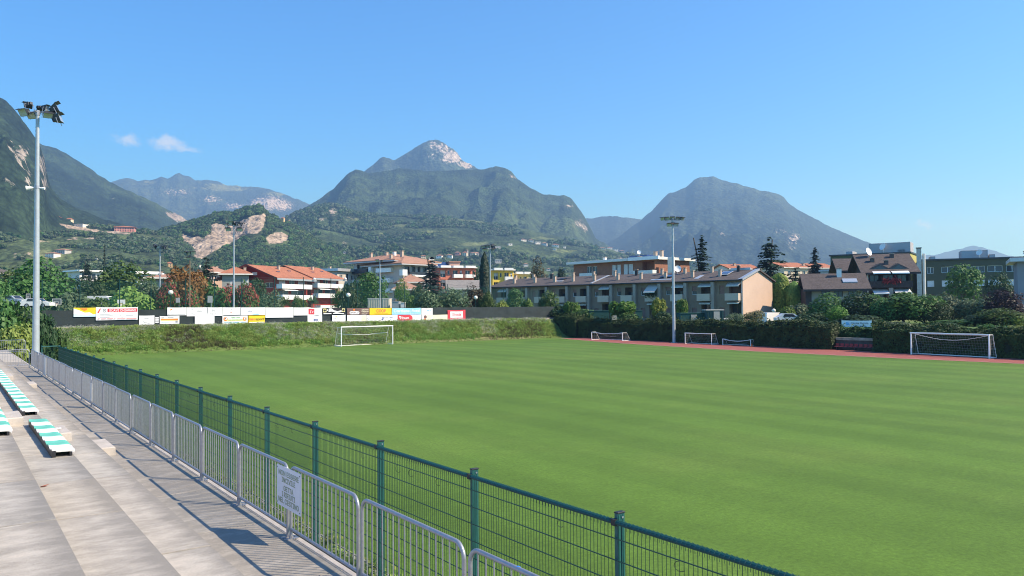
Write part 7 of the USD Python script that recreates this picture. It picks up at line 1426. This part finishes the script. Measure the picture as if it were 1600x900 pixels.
# ------------------------------------------------------------------ trees and shrubs where they stand
for a in [
    ('broad_tree', 'broad', 'green', 66, 413, 478, 86, 138, 'large round green tree behind the tall mast', 'tree', 0), ('broad_tree', 'broad', 'green', 28, 424, 480, 60, 146, 'green tree left of the tall mast', 'tree', 1), ('broad_tree', 'broad', 'dark', 112, 436, 478, 50, 150, 'darker green tree between the large round tree and the villa', 'tree', 0),
    ('broad_tree', 'broad', 'green', 192, 417, 478, 78, 150, 'big bright green tree in front of the white villa', 'tree', 2), ('broad_tree', 'tall', 'olive', 232, 436, 480, 44, 140, 'grey green leaning tree left of the slim floodlight mast', 'tree', 0), ('broad_tree', 'broad', 'dark', 146, 442, 478, 46, 142, 'low dark tree under the white villa', 'tree', 1),
    ('shrub', 'bush', 'olive', 118, 460, 478, 60, 132, 'grey green shrubs behind the dark backboard', 'shrub', 0), ('shrub', 'bush', 'weed', 205, 458, 480, 70, 130, 'yellowish green shrub right of the white backboard', 'shrub', 1), ('shrub', 'bush', 'green', 150, 469, 482, 44, 118, 'low green shrub beneath the white van', 'shrub', 2), ('broad_tree', 'broad', 'green', 2, 440, 480, 40, 120, 'green tree at the left edge', 'tree', 1),
    ('shrub', 'bush', 'green', 8, 474, 555, 70, 72, 'big green leafy bush at the left edge beyond the barriers', 'bush', 0), ('shrub', 'bush', 'green', 40, 486, 555, 60, 74, 'green bush behind the foot of the tall mast', 'bush', 1), ('shrub', 'bush', 'dark', 72, 492, 552, 38, 72, 'dark green bush right of the tall mast foot', 'bush', 2), ('shrub', 'bush', 'weed', 20, 508, 552, 60, 69, 'yellowish low bush behind the lone barrier', 'bush', 0), ('shrub', 'bush', 'green', 92, 516, 552, 26, 76, 'small green bush at the left end of the bank', 'bush', 1),
    ('conifer', 'thinspruce', 'conifer', 163, 383, 425, 14, 240, 'slender dark conifer on the slope above the villa', 'tree', 0), ('conifer', 'cedar', 'conifer', 136, 405, 430, 34, 260, 'dark conifer clump left of the slender conifer', 'tree', 0), ('conifer', 'cedar', 'conifer', 323, 403, 452, 50, 190, 'dark cedar right of the orange tree', 'tree', 1),
    ('orange_tree', 'broad', 'orange', 290, 414, 472, 58, 138, 'orange brown autumn coloured tree behind the wooden pole', 'tree', 0), ('broad_tree', 'broad', 'dark', 300, 436, 474, 56, 142, 'dark green tree under the orange crown', 'tree', 2), ('oleander', 'flowering', 'green', 262, 444, 474, 34, 132, 'pink oleander behind the globe lamp', 'shrub', 0), ('oleander', 'flowering', 'green', 294, 456, 474, 30, 130, 'small pink oleander under the orange tree', 'shrub', 1), ('oleander', 'flowering', 'green', 354, 450, 474, 34, 134, 'pink oleander left of the tall mast before the cliff', 'shrub', 0), ('oleander', 'flowering', 'green', 386, 448, 476, 36, 134, 'pink oleander right of the tall mast before the cliff', 'shrub', 1),
    ('shrub', 'bush', 'green', 330, 444, 478, 52, 142, 'wide green shrub before the grey hip roofed house', 'shrub', 0), ('broad_tree', 'broad', 'dark', 404, 438, 478, 34, 150, 'dark round tree before the red chalet gable', 'tree', 0), ('palm_tree', 'palm', 'green', 447, 458, 480, 22, 126, 'small palm before the left red chalet block', 'palm', 0), ('palm_tree', 'palm', 'olive', 489, 456, 480, 24, 126, 'small palm before the right red chalet block', 'palm', 1), ('shrub', 'olivebush', 'olive', 424, 452, 479, 40, 130, 'grey green shrub under the red chalet', 'shrub', 0), ('shrub', 'olivebush', 'green', 466, 462, 479, 30, 128, 'low shrub between the two palms', 'shrub', 1),
    ('young_tree', 'airy', 'bright', 528, 446, 479, 20, 140, 'light green young tree at the right end of the red chalets', 'tree', 0), ('round_bush', 'bush', 'dark', 546, 450, 478, 28, 138, 'round dark bush behind the large globe lamp', 'bush', 0), ('broad_tree', 'airy', 'green', 581, 424, 477, 56, 150, 'spreading green tree in front of the large apartment house', 'tree', 0), ('broad_tree', 'broad', 'dark', 566, 434, 470, 30, 165, 'dark tree behind the spreading green one', 'tree', 1), ('young_tree', 'airy', 'bright', 627, 438, 478, 24, 132, 'light green young tree before the porch house', 'tree', 1), ('shrub', 'bush', 'bright', 645, 466, 480, 24, 122, 'bright low bush right of the white cabinet', 'shrub', 1), ('shrub', 'bush', 'dark', 652, 452, 478, 26, 140, 'dark shrub left of the olive bushes', 'shrub', 0),
    ('spruce', 'spruce', 'spruce', 675, 401, 470, 62, 165, 'large blue green spruce before the salmon flats', 'tree', 0), ('olive_bush', 'olivebush', 'olive', 668, 452, 481, 50, 122, 'grey olive bush under the spruce', 'bush', 0), ('olive_bush', 'olivebush', 'olive', 708, 449, 481, 56, 124, 'wide grey olive bush left of the small lamp', 'bush', 1), ('olive_bush', 'olivebush', 'brown', 742, 450, 481, 42, 126, 'brownish olive bush behind the globe lamp', 'bush', 0), ('broad_tree', 'broad', 'dark', 744, 424, 462, 22, 210, 'dark tree between the salmon flats and the cypress', 'tree', 2), ('olive_bush', 'olivebush', 'green', 762, 456, 482, 30, 122, 'green bush at the foot of the cypress mast', 'bush', 1),
    ('cypress', 'cypress', 'conifer', 757.5, 394, 470, 17, 160, 'tall dark cypress beside the mast', 'tree', 0), ('broad_tree', 'tall', 'green', 804, 446, 482, 30, 136, 'green tree before the left end of the row house', 'tree', 1), ('shrub', 'bush', 'bright', 824, 470, 483, 22, 130, 'bright bush right of the tree at the row house end', 'shrub', 0), ('shrub', 'bush', 'yellow', 786, 474, 484, 22, 112, 'yellow green low bush behind the windscreen', 'shrub', 1), ('magnolia', 'broad', 'green', 857, 458, 483, 28, 130, 'glossy magnolia with white buds before the row house', 'tree', 2), ('broad_tree', 'airy', 'brown', 840, 410, 436, 34, 240, 'brownish round tree left of the brick flats', 'tree', 1), ('broad_tree', 'broad', 'conifer', 878, 415, 432, 16, 230, 'small dark tree left of the brick flats', 'tree', 0),
    ('vine', 'vine', 'bright', 893, 475, 490, 34, 118, 'bright green vine pergola, leftmost before the row house', 'vine', 0), ('vine', 'vine', 'bright', 972, 474, 490, 54, 116, 'wide bright green vine pergola before the row house', 'vine', 1), ('vine', 'vine', 'yellow', 1030, 472, 492, 34, 114, 'yellow green vines around the globe lamp by the mast', 'vine', 0), ('vine', 'vine', 'bright', 1066, 472, 494, 24, 114, 'bright hanging vine right of the far mast', 'vine', 1), ('shrub', 'bush', 'dark', 880, 479, 500, 40, 116, 'dark shrub at the corner of the hedge', 'shrub', 0), ('shrub', 'bush', 'green', 915, 484, 500, 44, 112, 'green shrub below the leftmost vine', 'shrub', 1), ('shrub', 'bush', 'dark', 1040, 488, 503, 34, 108, 'dark shrub left of the green garden fence', 'shrub', 2), ('shrub', 'bush', 'green', 985, 489, 502, 40, 109, 'green shrub before the long garden fence', 'shrub', 0),
    ('shrub', 'olivebush', 'dry', 1180, 486, 505, 40, 104, 'dry olive shrub at the foot of the pale gable', 'shrub', 0), ('shrub', 'olivebush', 'olive', 1150, 489, 506, 30, 104, 'small grey shrub left of the dry one', 'shrub', 1),
    ('broad_tree', 'broad', 'yellow', 1067, 414, 434, 30, 200, 'bright yellow green tree top right of the far mast head', 'tree', 0), ('conifer', 'thinspruce', 'conifer', 1097, 368, 432, 56, 180, 'slender dark spruce above the row house roof', 'tree', 1), ('cedar', 'cedar', 'conifer', 1203, 370, 450, 78, 170, 'large dark cedar behind the pale gable', 'tree', 0), ('cedar', 'cedar', 'conifer', 1244, 418, 470, 50, 165, 'lower dark cedar right of the yellow green thuja', 'tree', 1), ('conifer', 'spruce', 'spruce', 1274, 386, 436, 48, 190, 'small blue green spruce before the red roofs', 'tree', 1),
    ('thuja', 'thuja', 'yellow', 1219, 427, 500, 33, 136, 'bright yellow green rounded thuja beside the pale gable', 'tree', 0), ('thuja', 'thuja', 'weed', 1242, 440, 500, 26, 134, 'duller green thuja right of the bright one', 'tree', 1), ('shrub', 'bush', 'olive', 1246, 476, 502, 38, 112, 'pale grey green shrub right of the globe lamp', 'shrub', 0), ('shrub', 'bush', 'bright', 1228, 482, 500, 26, 110, 'bright green shrub behind the globe lamp', 'shrub', 1), ('shrub', 'bush', 'dark', 1262, 490, 506, 50, 103, 'dark shrub line left of the leafy tree', 'shrub', 2)]:
    plant(*a[:3], *a[3:5], a[5], a[6], a[7], a[8], a[9], a[10])
for a in [
    ('broad_tree', 'broad', 'green', 1296, 463, 508, 58, 106, 'leafy green tree before the low chalet', 'tree', 0), ('broad_tree', 'broad', 'bright', 1312, 478, 508, 36, 101, 'bright green shrub left of the banner in the hedge', 'shrub', 1), ('broad_tree', 'broad', 'dark', 1352, 458, 510, 62, 104, 'dark leafy tree above the banner in the hedge', 'tree', 1), ('broad_tree', 'broad', 'bright', 1366, 464, 500, 40, 108, 'sunlit bright tree top right of the low chalet', 'tree', 2), ('broad_tree', 'tall', 'green', 1412, 450, 512, 70, 100, 'tall bushy green tree below the tall chalet', 'tree', 0), ('broad_tree', 'broad', 'green', 1445, 462, 512, 60, 98, 'bushy green tree right of the tall chalet', 'tree', 1), ('broad_tree', 'broad', 'dark', 1462, 474, 514, 40, 96, 'dark gap of foliage behind the large goal left post', 'tree', 2),
    ('olive_tree', 'olivebush', 'olive', 1490, 457, 506, 72, 102, 'silvery olive tree behind the large goal', 'tree', 0), ('olive_tree', 'olivebush', 'olive', 1525, 464, 508, 60, 99, 'second silvery olive tree behind the right post of the large goal', 'tree', 1), ('broad_tree', 'airy', 'green', 1508, 413, 470, 62, 150, 'airy green tree before the dark green apartment slab', 'tree', 0), ('broad_tree', 'airy', 'dark', 1560, 428, 474, 40, 150, 'dark thin tree before the right end of the green slab', 'tree', 1), ('plum_tree', 'broad', 'purple', 1574, 456, 508, 56, 96, 'dark red leaved plum tree at the right', 'tree', 0), ('broad_tree', 'broad', 'brown', 1562, 451, 480, 30, 118, 'brownish green tree behind the plum tree', 'tree', 1), ('broad_tree', 'broad', 'green', 1568, 484, 518, 62, 88, 'broad leaved green shrub above the right hedge', 'shrub', 2), ('broad_tree', 'broad', 'dark', 1536, 492, 518, 50, 90, 'dark shrub left of the broad leaved one', 'shrub', 0), ('broad_tree', 'broad', 'weed', 1600, 494, 520, 44, 86, 'yellowish shrub at the right edge', 'shrub', 1), ('broad_tree', 'broad', 'green', 1385, 470, 510, 40, 100, 'green shrub between the dark tree and the tall bushy one', 'shrub', 2), ('conifer', 'cedar', 'conifer', 1602, 392, 470, 24, 160, 'conifer branch tips at the right edge', 'tree', 0), ('shrub', 'bush', 'dark', 1340, 494, 512, 70, 96, 'dark shrubs behind the banner in the hedge', 'shrub', 1), ('shrub', 'bush', 'green', 1500, 500, 518, 90, 92, 'low green shrubs above the hedge behind the large goal', 'shrub', 2)]:
    plant(*a[:3], *a[3:5], a[5], a[6], a[7], a[8], a[9], a[10])

for q, px in enumerate([1262, 1290, 1378, 1402, 1428, 1452, 1476, 1502, 1530, 1556, 1582, 1606]):
    y_ = 503 + (px - 1262) * .030
    plant('shrub', 'bush', ['dark', 'green', 'green', 'dark', 'olive'][(q * 3) % 5], px, y_ - 4 + 5 * (q % 3), y_ + 12, 44 + 8 * (q % 3), behind(px) + 1.2, 'low leafy shrub in the row right behind the hedge on the right', 'shrub', q % 3, group='shrubs behind the right hedge')
# ------------------------------------------------------------------ valley haze
HZ = 0.00016
hz = usdkit.material(stage, '/World/Looks/haze', {"v": ("principled_volume", dict(color=(0.36, 0.62, 1.0), absorption_color=(1.0, 1.0, 1.0), density=HZ, anisotropy=0.25))}, [], volume="v.volume")
tag(put('haze', MB().box(-9000, 15000, -4500, 15500, -6.0, 1420), hz), 'thin blue valley haze in front of the mountains', kind='stuff')
